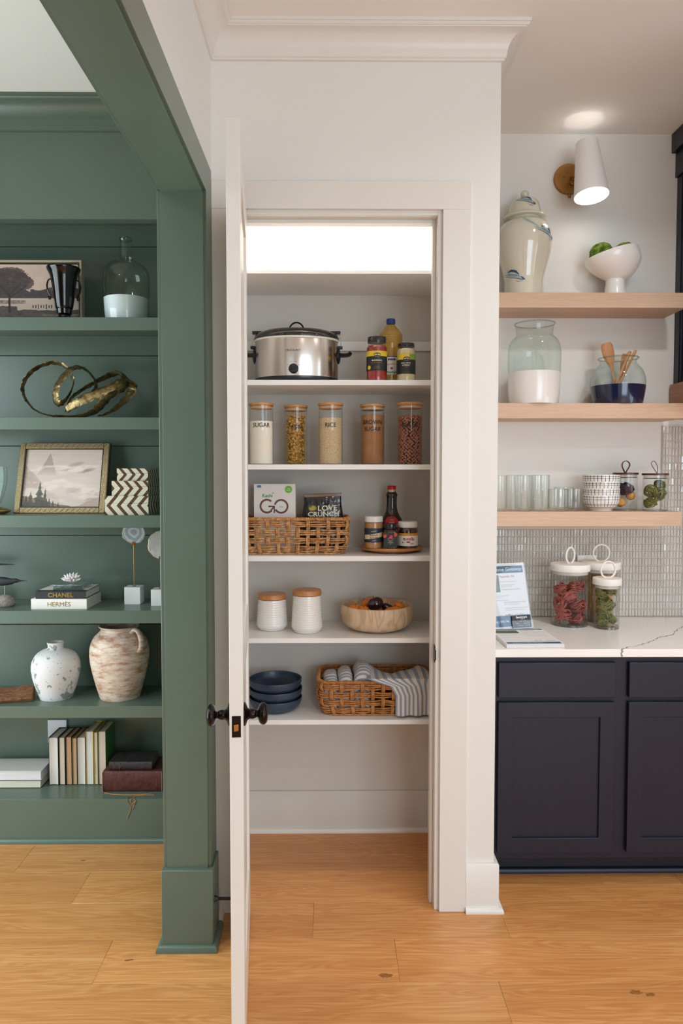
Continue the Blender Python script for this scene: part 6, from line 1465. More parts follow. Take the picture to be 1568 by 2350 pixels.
# draped towel: over the right half of the basket and down the front
rimz = zr + 0.004
L1 = [at(812, 1527, 2.95), at(850, 1537, 2.95), at(890, 1549, 2.94), at(925, 1546, 2.94), at(962, 1531, 2.95), at(984, 1540, 2.95)]
def drape(u, v):
    # u across (left to right), v from back (0) over the rim to the hanging front (1)
    px = 840 + (992 - 840) * u
    ztop = [(812, 1529), (835, 1524), (870, 1541), (905, 1551), (935, 1541), (965, 1532), (995, 1545)]
    py = next((a[1] + (c[1] - a[1]) * max(0, (px - a[0])) / (c[0] - a[0]) for a, c in zip(ztop, ztop[1:]) if px <= c[0]), 1545)
    zt2 = zat(px, py, 2.95)
    if v < 0.45:
        k = v / 0.45; y = 3.02 - (3.02 - 2.815) * k; x = xat(px, y, 0.75) if False else xat(px, 2.93, 0.75)
        z = zt2 + (rimz + 0.003 - zt2) * max(0, (k - 0.35) / 0.65) ** 1.3 - 0.012 * max(0, 0.35 - k) / 0.35 + 0.003 * math.sin(u * 16 + k * 3)
    else:
        k = (v - 0.45) / 0.55; px2 = 908 + (991 - 908) * u; px0 = 886 + (990 - 886) * u; pxx = px0 + (px2 - px0) * min(1, k * 2.2)
        xb_ = xat(pxx, 2.80, 0.70); xt_ = xat(px, 2.93, 0.75); q = min(1, k * 5); x = xt_ + (xb_ - xt_) * q
        zbot = ze_ + 0.004 + 0.004 * u; z = (rimz + 0.003) + (zbot - rimz) * max(0, k) ** 1.05
        y = 2.806 - 0.010 * min(1, k * 4) + 0.005 * math.sin(u * 15 + k * 2) * (0.3 + k) - 0.004 * k
    return (x, y, z)
cloth('towel', 'striped blue and white towel draped over the front rim of the basket', drape, 60, 60, 8.5, across='u', th=0.0025)

# ================================================================== KITCHEN NICHE
k1, k2, k3 = KS['1'][1] + 0.0003, KS['2'][1] + 0.0003, KS['3'][1] + 0.0003
# wall sconce
Yw = 3.26; cxs, czs = at(1304, 413, Yw)
t = thing('wall_sconce', 'brass wall sconce with a white tapered metal shade, lamp lit', 'wall lamp', (cxs, Yw, czs)); u = mpp(Yw, czs)
RY = Matrix.Rotation(PI / 2, 4, 'X')
obj('back_plate', B().lathe([(0, 0), (0.066, 0), (0.066, 0.016), (0.0635, 0.019), (0.060, 0.0195), (0, 0.0195)], 56).move(RY), BRASS, t)
obj('thumb_screw', B().lathe([(0, 0.019), (0.011, 0.019), (0.011, 0.034), (0.009, 0.036), (0, 0.036)], 24, c=(0.012, -0.022, 0)).move(RY), BRASS, t)
obj('plate_screw', B().sphere((0, 0, 0), 0.0045, 14, 8).move(Matrix.Translation((-0.024, -0.021, 0.006))), BRASS, t)
obj('finial', B().lathe([(0, -0.082), (0.006, -0.082), (0.006, -0.066), (0, -0.066)], 16, c=(0.004, -0.010, 0)), BRASS, t)
Yt_, Yb_ = 3.115, 3.075
pt = Vector(at(1347, 328, Yt_)); pb = Vector(at(1358, 450, Yb_)); top = Vector((pt.x - cxs, Yt_ - Yw, pt.y - czs)); bot = Vector((pb.x - cxs, Yb_ - Yw, pb.y - czs))
ax = (bot - top).normalized(); L = (bot - top).length; q = ax.to_track_quat('Z', 'Y').to_matrix().to_4x4(); MS = Matrix.Translation(top) @ q
SHD = bpy.data.materials.new('enamelled_shade'); SHD.use_nodes = True; p = SHD.node_tree.nodes['Principled BSDF']; p.inputs['Base Color'].default_value = (*srgb('#F8F6F4'), 1); p.inputs['Roughness'].default_value = 0.4
r0, r1 = 0.0455, 0.0720
obj('shade', B().lathe([(r0, 0), (r0 + 0.0004, 0.001), (r1, L - 0.001), (r1 - 0.0005, L), (r1 - 0.0015, L), (r0 - 0.0015, 0.002), (r0 - 0.0012, 0), (r0, 0)], 64).move(MS), SHD, t)
midp = top + (bot - top) * 0.58
obj('arm', B().tube([(0.006, -0.018, 0.004), Vector((0.006, -0.018, 0.004)).lerp(midp, 0.35), tuple(midp + Vector((-0.05, 0.008, 0)))], 0.0048, 12), BRASS, t)
obj('lamp_holder', B().lathe([(0, L * 0.60), (0.015, L * 0.60), (0.015, L * 0.76), (0, L * 0.76)], 24).move(MS), BRASS, t)
BLB = emis('bulb_glow', (1.0, 0.93, 0.82), 14)
obj('bulb', B().sphere((0, 0, 0), (0.020, 0.020, 0.022), 20, 12).move(MS @ Matrix.Translation((0, 0, L * 0.76 + 0.020))), BLB, t)
for nm, pos, en, rad in (('sconce_glow_down', L * 0.97, 0.25, 0.020), ('sconce_glow_up', L * 0.52, 0.55, 0.006)):
    lg = bpy.data.lights.new(nm, 'POINT'); lg.energy = en; lg.color = kelvin('soft'); lg.shadow_soft_size = rad
    lo = bpy.data.objects.new(nm, lg); COL.objects.link(lo); lo.location = Vector((cxs, Yw, czs)) + (MS @ Vector((0, 0, pos)))
# lidded vase with brushed fish
cx, Y = 1203, 3.155; x0 = xat(cx, Y, k1 + .15); u = mpp(Y, k1)
CEL = mat('celadon_glaze', '#D5D0BC', 0.12, var=0.04, vscale=6, coat=0.7)
t = thing('temple_jar', 'tall lidded celadon vase painted with blue fish on the upper shelf', 'vase', (x0, Y, k1), rz=-math.atan2(x0, Y)); hz = lambda y: zat(cx, y, Y) - k1
pr = smooth_prof(pxprof(cx, Y, k1, [(44, None), (44.5, 662), (44, 648), (47, 630), (55, 600), (61.5, 572), (63, 552), (61, 534), (53, 519), (42, 511), (37.5, 508), (37.5, 501)]), 4)
obj('body', B().lathe([(0, 0)] + pr, 72), CEL, t)
lp = pxprof(cx, Y, k1, [(35, 505), (47, 504), (48.5, 501.5), (47, 499), (38, 495), (36.5, 488), (34, 475), (30, 465), (22, 459), (10, 457), (0.1, 457)])
li = obj('lid', B().lathe(smooth_prof(lp, 3), 64), CEL, t)
kp = pxprof(cx, Y, k1, [(5, 458), (6, 455), (9, 449), (9.3, 444), (7, 440), (3, 437.5), (0.1, 436.5)])
obj('finial', B().lathe(smooth_prof(kp, 3), 32), CEL, li)
BLU = mat('cobalt_brush', '#1F4A72', 0.15, coat=0.6); BLU2 = mat('cobalt_wash', '#9DB0B2', 0.15, coat=0.6)
def fish(fn, ox, oz, s, flip, par):
    """brush-painted fish: washed body, dark back fin, scale ticks"""
    g2 = lambda x, z: fn(ox + x * s * flip, oz + z * s)
    obj('fish_wash', stroke(g2, [(-1.0, 0.18), (-0.6, 0.12), (-0.2, 0.05), (0.3, -0.08), (0.8, -0.30), (1.0, -0.42)], [0.02, 0.12, 0.22, 0.24, 0.16, 0.04]), BLU2, par, smooth=False)
    g3 = lambda x, z: (lambda p_: (p_[0] * 1.004, p_[1] * 1.004, p_[2]))(g2(x, z)); b = B()
    stroke(g3, [(-0.45, 0.24), (-0.1, 0.34), (0.3, 0.22), (0.6, -0.05)], [0.03, 0.16, 0.18, 0.02], into=b)
    stroke(g3, [(-0.9, 0.06), (-0.3, -0.10), (0.3, -0.26), (0.9, -0.46)], [0.015, 0.03, 0.04, 0.05], into=b)
    for i in range(8): x = -0.35 + i * 0.12; stroke(g3, [(x, 0.08 - x * .25), (x + 0.04, -0.05 - x * .25)], [0.035, 0.03], into=b, sub=1)
    for i in range(6): x = -0.4 + i * 0.13; stroke(g3, [(x, 0.22), (x - 0.10, 0.42)], [0.03, 0.015], into=b, sub=1)
    stroke(g3, [(0.75, -0.20), (0.9, -0.34), (1.02, -0.44)], [0.08, 0.12, 0.03], into=b); stroke(g3, [(0.3, -0.42), (0.5, -0.56), (0.8, -0.52)], [0.012, 0.03, 0.012], into=b)
    obj('fish_brushwork', b, BLU, par, smooth=False, kind='stuff')
prf = profr(pr); fb = cylfn(prf, eps=0.0008)
fish(lambda x, z: fb(x, z), 0.100, hz(547), 0.058, 1, t)
fish(lambda x, z: fb(x, z), -0.052, hz(640), 0.056, 1, t)
obj('fish_wash', stroke(fb, [(-0.010, hz(514)), (0.010, hz(524)), (0.035, hz(532)), (0.060, hz(540))], [0.008, 0.010, 0.008, 0.004]), BLU2, t, smooth=False)
lf = cylfn(profr(smooth_prof(lp, 3)[8:]), eps=0.0012)
fish(lambda x, z: lf(x, z), 0.004, hz(470), 0.046, 1, li)
# pedestal bowl with moss balls
cx, Y = 1411, 3.16; x0 = xat(cx, Y, k1); u = mpp(Y, k1); hz = lambda y: zat(cx, y, Y) - k1
t = thing('pedestal_bowl', 'white footed bowl with a swooping wavy rim on the upper shelf', 'bowl', (x0, Y, k1))
def wav(th):      # rim: (radius right/left, height) over the angle
    c = math.cos(th); s = math.sin(th)
    a = th + PI / 4; y_ = 585 - 14 * math.cos(a) + 6 * math.sin(a) ** 2; z = hz(y_); r = (63 - 4.5 * c) * u
    return r, z
def bw(u_, v_, inner=0.0):
    th = 2 * PI * u_; r, z = wav(th); zf = hz(644)
    k = v_; rr_ = (19 * u - inner * 0.6) + (r - 19 * u) * ((math.sin(k * PI / 2) ** (0.92 - 0.30 * math.cos(th))) * (1 + 0.07 * max(0, math.cos(th)) * math.sin(PI * k))) - inner * (k > 0.02); c = math.cos(th)
    if c > 0 and k > 0.7: rr_ -= (k - 0.7) * 0.05 * c
    return (rr_ * c, rr_ * 0.86 * math.sin(th), zf + (z - zf) * (k ** 1.15) + inner * 0.9 * (1 - k))
WB = mat('white_porcelain', '#F6F3EF', 0.22, coat=0.3)
b = B().grid(lambda a, c: bw(a, c), 72, 20, close_u=True).grid(lambda a, c: bw(1 - a, 1 - c, 0.006), 72, 20, close_u=True)
n_o = 72 * 21
for i in range(72): b.f.append((20 * 72 + i, 20 * 72 + (i + 1) % 72, n_o + (72 - (i + 1)) % 72, n_o + (72 - i) % 72))
b.f.append(tuple(n_o + 20 * 72 + i for i in range(72)))
b.uv = None
obj('bowl_body', b, WB, t, ang=60, fix=True)
obj('foot', B().lathe(smooth_prof([(0, 0), (26 * u, 0), (26 * u, 0.002), (24 * u, 0.010), (20.5 * u, hz(652)), (19.5 * u, hz(643)), (0, hz(642))], 2), 56), WB, t)
MO = bpy.data.materials.new('moss'); MO.use_nodes = True; gg = N(MO); p = MO.node_tree.nodes['Principled BSDF']
tc = gg.new('ShaderNodeTexCoord'); n1 = gg.new('ShaderNodeTexNoise', i_Scale=38.0, i_Detail=6.0, i_Roughness=0.7); gg.link(tc.outputs['Object'], n1.inputs[0])
gg.link(gg.ramp(n1.outputs[0], [(0.38, srgb('#2F3E0E')), (0.5, srgb('#567018')), (0.66, srgb('#8FA23A'))]), p.inputs['Base Color']); p.inputs['Roughness'].default_value = 0.95
bp = gg.new('ShaderNodeBump', i_Strength=0.9, i_Distance=0.004); gg.link(n1.outputs[0], bp.inputs['Height']); gg.link(bp.outputs[0], p.inputs['Normal'])
for (px, py, Yb_, rp_, lb) in ((1381, 585, 3.15, 27, 'green moss ball at the left of the white footed bowl'), (1434, 586, 3.14, 28, 'green moss ball at the right of the white footed bowl'), (1411, 601, 3.19, 24, 'paler green moss ball between the other two')):
    X, Z = at(px, py, Yb_); r = rp_ * u
    sd = Vector((px, py, 0)) * 0.37
    f_ = lambda x, y, z: (lambda d: (x * d, y * d, z * d))(1 + 0.07 * mnoise.noise(Vector((x, y, z)) * 90 + sd) + 0.05 * mnoise.noise(Vector((x, y, z)) * 220 + sd))
    o = obj('moss_ball', B().sphere((0, 0, 0), r, 56, 34, fn=f_), MO, loc=(X, Yb_, Z)); tag(o, lb, 'moss ball', 'moss balls in the footed bowl')
# dipped jars
def dipped(cx, Y, lb, pts, rim, dip_y, m, z0, dipname):
    x0 = xat(cx, Y, z0 + .1); t = thing('glass_jar', lb, 'jar', (x0, Y, z0)); pr = pxprof(cx, Y, z0, pts); sp_ = smooth_prof(pr, 4)
    obj('glass', B().lathe([(0, 0.001)] + sp_, 64), GREENGLASS, t)
    ru = mpp(Y, z0); zr_ = pr[-1][1]; R = pr[-1][0]
    obj('rolled_lip', B().tube([(R * math.cos(a), R * math.sin(a), zr_) for a in [2 * PI * i / 64 for i in range(64)]], 0.0032, 8, closed=True, up=(0, 0, 1)), glass('lip_green', (0.80, 0.88, 0.84), 1.8), t)
    zd = zat(cx, dip_y, Y) - z0; P = [(r + 0.0006, z) for r, z in sp_ if z < zd]; P.append((profr(sp_)(zd) + 0.0006, zd))
    obj(dipname, B().lathe([(0, 0.0002)] + P + [(P[-1][0] - 0.0012, zd)], 64), m, t)
    obj('inner_floor', B().lathe([(0, 0.004), (P[0][0] * 0.96, 0.004)] + [(r - 0.0022, max(z, .004)) for r, z in P[1:]], 64), m, t)
    return t, (lambda y: zat(cx, y, Y) - z0), x0
dipped(1226, 3.145, 'tall wide-mouthed glass jar dipped in white paint on the middle shelf', [(54, None), (56.5, 915), (58, 895), (59, 860), (59.5, 820), (58.5, 800), (54, 785), (46, 776), (41.5, 771), (41, 762), (43, 750), (45, 744)], 45, 857, mat('dipped_white_paint', '#ECE7E2', 0.18, coat=0.4), k2, 'white_dip')
t, hz, x0 = dipped(1418.5, 3.15, 'short round glass jar dipped in navy paint holding wooden utensils', [(53, None), (56, 918), (59, 900), (60.5, 885), (59.5, 868), (54, 852), (45, 841), (40, 835), (40, 830), (44, 823)], 45, 887, mat('dipped_navy_paint', '#16213F', 0.14, coat=0.5), k2, 'navy_dip')
UT = wood('olive_utensil', '#A26E44', '#C08A5C', '#D2A074', 'Z', 2.5, 0.5, cath=0.4)
def utensil(lb, p0, p1, Y0_, Y1_, wid, headlen, nm):
    a = at(*p0, Y0_); c = at(*p1, Y1_); A = Vector((a[0], Y0_, a[1])); C = Vector((c[0], Y1_, c[1])); d = (C - A); L = d.length
    b = B(); k = 14; pts = []; rad = []
    for i in range(k + 1):
        s = i / k; pts.append(A + d * s); hd = max(0.0, (s - (1 - headlen)) / headlen)
        rad.append((0.0055 + (wid / 2 - 0.0055) * math.sin(min(1, hd * 1.6) * PI / 2)) * (1 if s < 0.97 else 0.72))
    M_ = [p_ - A for p_ in pts]; b.tube(M_, rad, 12, flat=0.30, up=(1, 0, 0.1)); o = obj(nm, b, UT, loc=tuple(A)); tag(o, lb, 'utensil', 'wooden utensils in the navy jar')
utensil('wooden spatula with a broad slanted head leaning left in the navy jar', (1415, 890), (1391, 787), 3.13, 3.13, 0.054, 0.55, 'wooden_spatula')
utensil('wooden spoon leaning right, rightmost of the utensils', (1420, 886), (1460, 803), 3.15, 3.16, 0.014, 0.3, 'wooden_spoon')
utensil('wooden fork handle, second from the right of the utensils', (1408, 895), (1447, 806), 3.12, 3.13, 0.018, 0.3, 'wooden_fork')
utensil('short wooden paddle in the middle of the navy jar', (1422, 893), (1435, 812), 3.17, 3.17, 0.028, 0.6, 'wooden_paddle')
# tumblers
TG = glass('tumbler_glass', (0.985, 0.99, 0.985), 1.1)
def tumbler(cx, Y, hw, top, lb, grp, bot=None):
    z0 = k3; x0 = xat(cx, Y, z0); u = mpp(Y, z0); H = zat(cx, top, Y) - z0; R = hw * u
    t = thing('tumbler', lb, 'glass', (x0, Y, z0), grp)
    obj('outer_wall', B().lathe([(0, 0.0), (R * 0.78, 0.0), (R * 0.93, 0.003), (R, 0.010), (R, H), (R - 0.0015, H + 0.0005), (R - 0.002, H)], 48), TG, t)
    obj('inner_wall', B().lathe([(0, 0.010), (R * 0.75, 0.010), (R - 0.003, 0.018), (R - 0.002, H)], 48), TG, t)
    obj('rim', B().tube([((R - 0.001) * math.cos(a), (R - 0.001) * math.sin(a), H) for a in [2 * PI * i / 48 for i in range(48)]], 0.0011, 6, closed=True, up=(0, 0, 1)), TG, t)
tumbler(1144, 3.10, 19, 1092, 'tall clear tumbler half hidden by the pantry corner', 'tall tumblers on the lower wood shelf')
tumbler(1180, 3.185, 18.5, 1091, 'tall clear tumbler in the back row between two front ones', 'tall tumblers on the lower wood shelf')
tumbler(1201, 3.10, 19.5, 1092, 'tall clear tumbler in the front row beside the pantry corner glass', 'tall tumblers on the lower wood shelf')
tumbler(1228, 3.195, 18.5, 1091.5, 'tall clear tumbler standing in the back row on the right', 'tall tumblers on the lower wood shelf')
tumbler(1241, 3.105, 19.5, 1091, 'tall clear tumbler beside the short tumblers', 'tall tumblers on the lower wood shelf')
tumbler(1281, 3.10, 23, 1123, 'short clear tumbler in front beside the tall ones', 'short tumblers on the lower wood shelf')
tumbler(1293, 3.20, 22, 1119, 'short clear tumbler in the back row', 'short tumblers on the lower wood shelf')
tumbler(1317, 3.115, 21.5, 1122, 'short clear tumbler beside the stacked bowls', 'short tumblers on the lower wood shelf')
# grid bowls
cx, Y = 1379.5, 3.13; x0 = xat(cx, Y, k3); u = mpp(Y, k3); GRB = mat('cobalt_line', '#23356F', 0.2, coat=0.5); GBW = mat('bowl_glaze_white', '#EDE8DF', 0.2, coat=0.5)
zs_ = k3; tops = [1150, 1124.5, 1108.5, 1089.5]
rg_ = random.Random(9)
labs = ['bottom white bowl with blue grid lines, its foot in view', 'second blue-grid white bowl from the bottom of the stack', 'third blue-grid white bowl from the bottom of the stack', 'top white bowl with blue grid lines of the stack']
z_off = 0.0; Hb_ = 0.068
step = [(zat(cx, 1090, Y) - k3 - Hb_) / 3 * i for i in range(4)]
for i in range(4):
    R = 41 * u
    prb = [(18 * u * 1.35, 0), (18 * u * 1.4, 0.003), (17.5 * u * 1.3, 0.006), (26 * u, 0.009), (33 * u, 0.018), (38.5 * u, 0.033), (40.6 * u, 0.050), (R, Hb_)]
    t = thing('grid_bowl', labs[i], 'bowl', (x0, Y, k3 + step[i] + 0.0002), 'stack of blue grid bowls', rz=-math.atan2(x0, Y)); sp_ = smooth_prof(prb, 3)
    obj('bowl_body', B().lathe([(0, 0.002)] + sp_ + [(R - 0.002, Hb_ + 0.0012), (R - 0.004, Hb_), (38 * u, 0.045), (33 * u, 0.028), (0, 0.014)], 64), GBW, t)
    ff_ = profr(sp_); b = B()
    def gf(x, z, ff_=ff_): r = ff_(z) + 0.0005; a = x / R; return (r * math.sin(a), -r * math.cos(a), z)
    nv = 30; lo_ = 0.014 if i == 0 else Hb_ - (step[1] + 0.001)
    for q in range(nv):
        a = -R * PI * 0.98 + 2 * R * PI * 0.98 * (q + i * 0.37) / nv; stroke(gf, [(a, Hb_ - 0.002), (a + rg_.uniform(-.001, .001), (Hb_ + lo_) / 2), (a, lo_)], [0.0019 * rg_.uniform(.8, 1.3)] * 3, into=b, sub=3)
    for zz_ in ([Hb_ - 0.0065, Hb_ - 0.018, 0.028, 0.0150] if i == 0 else [Hb_ - 0.0065, Hb_ - 0.0145]):
        stroke(gf, [(-R * PI + 2 * R * PI * q / 60, zz_ + 0.0006 * math.sin(q * .4 + i)) for q in range(61)], [0.0016] * 61, into=b, sub=1)
    obj('grid_line', b, GRB, t, smooth=False, kind='stuff')
# pasta nests
def nest(lb, cat, X, Y, Z, r, m, grp, seed, nm='pasta_nest', nl=16, wide=0.0016, clip=None):
    rn = random.Random(seed); b = B(); squash = 0.8; r = r * 1.34; nl = int(nl * 1.7); wide *= 0.85
    E_ = Euler((rn.uniform(-1.0, 1.0), rn.uniform(-1.0, 1.0), rn.uniform(0, 6))).to_matrix()
    for q in range(nl):
        rad = r * rn.uniform(0.35, 0.95); tilt = Euler((rn.uniform(-.5, .5), rn.uniform(-.5, .5), 0)).to_matrix(); zo = rn.uniform(-.45, .45) * r; ph = rn.uniform(0, 6); e = rn.uniform(0.8, 1.1); n_ = 22
        span = rn.uniform(4.2, 6.28)
        P = []
        for i in range(n_):
            a = ph + span * i / (n_ - 1); v = tilt @ Vector((rad * math.cos(a) * e, rad * math.sin(a), zo * squash + 0.08 * r * math.sin(3 * a + q)))
            v = E_ @ v; 
            if v.length > r * 0.98: v *= r * 0.98 / v.length
            P.append(v)
        b.tube(P, wide, 5, flat=2.0, up=(0, 0, 1))
    if clip:
        cx_, cy_, cr_, zlo = clip; nv = []
        for x, y, z in b.v:
            gx, gy = X + x - cx_, Y + y - cy_; h = math.hypot(gx, gy)
            if h > cr_: gx, gy = gx * cr_ / h, gy * cr_ / h
            nv.append((gx + cx_ - X, gy + cy_ - Y, max(z, zlo - Z)))
        b.v = nv
    o = obj(nm, b, m, loc=(X, Y, Z)); tag(o, lb, cat, grp); return o
RN = mat('beet_pasta', '#A04A44', 0.65, var=0.3, vscale=70); GNP = mat('spinach_pasta', '#77783C', 0.65, var=0.3, vscale=70)
# two small jars with wooden lids and leather loops
MAH = wood('mahogany_lid', '#3B1B16', '#552A20', '#6A382A', 'X', 2.0, 0.35, cath=0.3); LEA = mat('brown_leather', '#7A4226', 0.5, var=0.1, vscale=40)
def loopjar(cx, Y, hwl, hwb, top, lb, wide_loop, base_hw=None):
    z0 = k3; x0 = xat(cx, Y, z0); u = mpp(Y, z0); hz = lambda y: zat(cx, y, Y) - z0; R = hwb * u; H = hz(top + 5)
    t = thing('storage_jar', lb, 'jar', (x0, Y, z0), 'leather-loop jars on the lower wood shelf')
    obj('glass', B().lathe([(0, 0.0003), (R * 0.97, 0.0003), (R, 0.003), (R, H)], 56), JG, t)
    obj('glass_foot', B().lathe([(0, 0.007), (R * 0.95, 0.007), (R * 0.98, 0.004), (R * 0.98, 0.001), (0, 0.001)], 48), glass('foot_glass', (0.85, 0.86, 0.84), 2.0), t)
    l = obj('lid', B().lathe([(0, H + 0.0004), (hwl * u, H + 0.0004), (hwl * u, hz(top)), (0, hz(top))], 56), MAH, t, bevel=0.001)
    obj('lid_plug', B().lathe([(0, H - 0.013), (R - 0.005, H - 0.013), (R - 0.004, H - 0.010), (R - 0.004, H)], 48), glass('plug_glass', (0.9, 0.9, 0.88), 1.0), l)
    obj('seal_ring', B().lathe([(0, H - 0.0145), (R - 0.006, H - 0.0145), (R - 0.0015, H - 0.013), (R - 0.006, H - 0.0115), (0, H - 0.0115)], 48), MAH, l)
    zt0 = hz(top)
    if wide_loop: P = [(-0.004, 0, 0), (-0.010, 0, 0.012), (-0.0165, 0, 0.028), (-0.014, 0, 0.044), (0, 0, 0.052), (0.014, 0, 0.044), (0.0165, 0, 0.030), (0.008, 0, 0.014), (0.0, 0, 0)]; w_, fl_, up_ = 0.0016, 5.0, (0.3, 0.0, 1)
    else: P = [(0.006, 0, 0), (-0.002, 0, 0.012), (-0.016, 0, 0.034), (-0.018, 0, 0.046), (-0.010, 0, 0.053), (-0.001, 0, 0.048), (0.008, 0, 0.028), (0.009, 0, 0.0)]; w_, fl_, up_ = 0.0013, 1.6, (0.3, 0, 1)
    obj('leather_loop', B().tube(cr([Vector((x, y, z + zt0)) for x, y, z in P], 4), w_, 8, flat=fl_, up=up_), LEA, l)
    return x0, R, u, hz
x0, R, u, hz = loopjar(1435, 3.175, 28, 26, 1084.5, 'glass jar with wooden lid and wide brown leather loop behind the stacked bowls', True)
PUR = mat('purple_rose', '#3A1F30', 0.8, var=0.3, vscale=60)
def lump(lb, cat, px, py, Y, r3, m, grp, nm, amp, seed):
    X, Z = at(px, py, Y); sd = Vector((seed, seed * 2, 3)); f_ = lambda x, y, z: (lambda d: (x * d, y * d, z * d))(1 + amp * mnoise.noise(Vector((x, y, z)) * 60 + sd) + amp * .5 * mnoise.noise(Vector((x, y, z)) * 150 + sd))
    o = obj(nm, B().sphere((0, 0, 0), r3, 40, 24, fn=f_), m, loc=(X, Y, Z)); tag(o, lb, cat, grp); return o
lump('crinkled dark purple dried bloom in the leather-loop jar', 'dried bloom', 1437, 1121, 3.175, (0.033, 0.030, 0.026), PUR, 'contents of the left loop jar', 'dried_bloom', 0.35, 2)
YG = mat('yellow_gourd', '#D39A45', 0.5, var=0.12, vscale=30)
lump('small yellow gourd at the bottom left of the loop jar', 'gourd', 1424, 1153, 3.16, (0.021, 0.022, 0.020), YG, 'contents of the left loop jar', 'yellow_gourd', 0.10, 5)
lump('pale yellow gourd on the right in the loop jar', 'gourd', 1448, 1137, 3.18, (0.020, 0.020, 0.021), YG, 'contents of the left loop jar', 'yellow_gourd', 0.12, 8)
x0, R, u, hz = loopjar(1503, 3.115, 29, 26.5, 1086, 'glass jar with wooden lid and thin leather loop holding green pasta nests', False)
for i, (px, py, Yn, r, lb) in enumerate(((1493, 1128, 3.10, 0.023, 'green pasta nest at the upper left of the thin-loop jar'), (1492, 1152, 3.10, 0.024, 'green pasta nest at the bottom of the thin-loop jar'), (1515, 1113, 3.12, 0.020, 'green pasta nest at the top right of the thin-loop jar'), (1516, 1136, 3.12, 0.022, 'green pasta nest at the lower right of the thin-loop jar'))):
    X, Z = at(px, py, Yn); nest(lb, 'pasta', X, Yn, max(Z, k3 + r * 0.8), r, GNP, 'green pasta nests in the small jar', 40 + i, clip=(x0, 3.115, R - 0.002, k3 + 0.009))

# ------------------------------------------------------------------ counter
zc0 = 0.9236
RW = mat('white_rubber_lid', '#EFEAE2', 0.5)
def ringjar(cx, Y, hwl, hwb, top, lh, rpx, rpy, rc, lb, turn):
    x0 = xat(cx, Y, zc0); u = mpp(Y, zc0); hz = lambda y: zat(cx, y, Y) - zc0; R = hwb * u; H = hz(top + lh)
    t = thing('glass_canister', lb, 'canister', (x0, Y, zc0), 'ring-handled glass canisters')
    obj('glass', B().lathe([(0, 0.0004), (R * 0.97, 0.0004), (R, 0.004), (R, H)], 64), JG, t)
    obj('glass_foot', B().lathe([(0, 0.012), (R * 0.93, 0.012), (R * 0.985, 0.008), (R * 0.985, 0.001), (0, 0.001)], 64), glass('foot_glass', (0.85, 0.86, 0.84), 2.0), t)
    l = obj('lid', B().lathe([(0, H), (hwl * u * 0.985, H), (hwl * u, H + 0.002), (hwl * u, hz(top) - 0.004), (hwl * u * 0.97, hz(top)), (hwl * u * 0.9, hz(top) + 0.0008), (0, hz(top) + 0.0008)], 64), RW, t)
    obj('lid_plug', B().lathe([(0, H - 0.016), (R - 0.006, H - 0.016), (R - 0.0015, H - 0.012), (R - 0.0015, H - 0.009), (R - 0.004, H - 0.007), (R - 0.004, H)], 56), mat('clear_silicone', '#DAD6CE', 0.3), l)
    rr = rpy * u; zc_ = hz(top) + rr - 0.001; xo = (rc - cx) * u
    obj('ring_handle', B().tube([(xo + rr * math.cos(a) * math.cos(turn), rr * math.cos(a) * math.sin(turn), zc_ + rr * math.sin(a)) for a in [2 * PI * i / 48 for i in range(48)]], 0.0042, 10, closed=True), RW, l)
    return x0, R, u, hz
# heights: lid top edge pixel is read at the jar's centre depth
x0, R, u, hz = ringjar(1307, 3.085, 44.5, 41, 1293, 15.5, 15, 18.5, 1307, 'glass canister with white lid and ring holding red pasta nests', 0.75)
spots = [(1284, 1352, 3.05, .026, 'leaning left at the top'), (1323, 1346, 3.05, .029, 'at the top right'), (1280, 1385, 3.045, .028, 'at the left in the middle'), (1307, 1370, 3.04, .028, 'in the middle behind the light streak'),
         (1328, 1390, 3.05, .029, 'coiled at the right in the middle'), (1292, 1412, 3.045, .030, 'at the bottom left'), (1323, 1418, 3.06, .027, 'at the bottom right'), (1306, 1395, 3.11, .030, 'at the back in the middle'), (1300, 1360, 3.11, .028, 'at the back near the top')]
for i, (px, py, Yn, r, lb) in enumerate(spots):
    X, Z = at(px, py, Yn); nest('red pasta nest in the ring-handled canister, ' + lb, 'pasta', X, Yn, max(Z, zc0 + 0.012 + r * .75), r, RN, 'red pasta nests in the canister', 60 + i, nl=18, wide=0.0019, clip=(x0, 3.085, R - 0.002, zc0 + 0.014))
x0, R, u, hz = ringjar(1376, 3.175, 44.5, 40, 1288, 16, 20, 19.5, 1378, 'glass canister with white lid and ring holding spaghetti, behind the others', 0.1)
sp = B(); rs = random.Random(6); SPM = mat('spaghetti_gold', '#C99A52', 0.5, var=0.1, vscale=20); top_s = hz(1312)
for i in range(95):
    a, c = rs.uniform(0, 6.28), rs.uniform(0, 6.28); ra, rb2 = (R - 0.006) * math.sqrt(rs.random()), (R - 0.006) * math.sqrt(rs.random())
    sp.tube([(ra * math.cos(a) * .8, ra * math.sin(a) * .8, 0.014), (rb2 * math.cos(a + .8), rb2 * math.sin(a + .8), top_s - rs.uniform(0, .012))], 0.0011, 5)
o = obj('spaghetti', sp, SPM, loc=(x0, 3.175, zc0)); tag(o, 'loose bundle of dry spaghetti inside the rear canister', 'pasta', kind='stuff')
x0, R, u, hz = ringjar(1392, 3.015, 32, 27.5, 1326, 14.5, 18, 19, 1394, 'small glass canister with white lid and ring holding green pasta nests', 0.25)
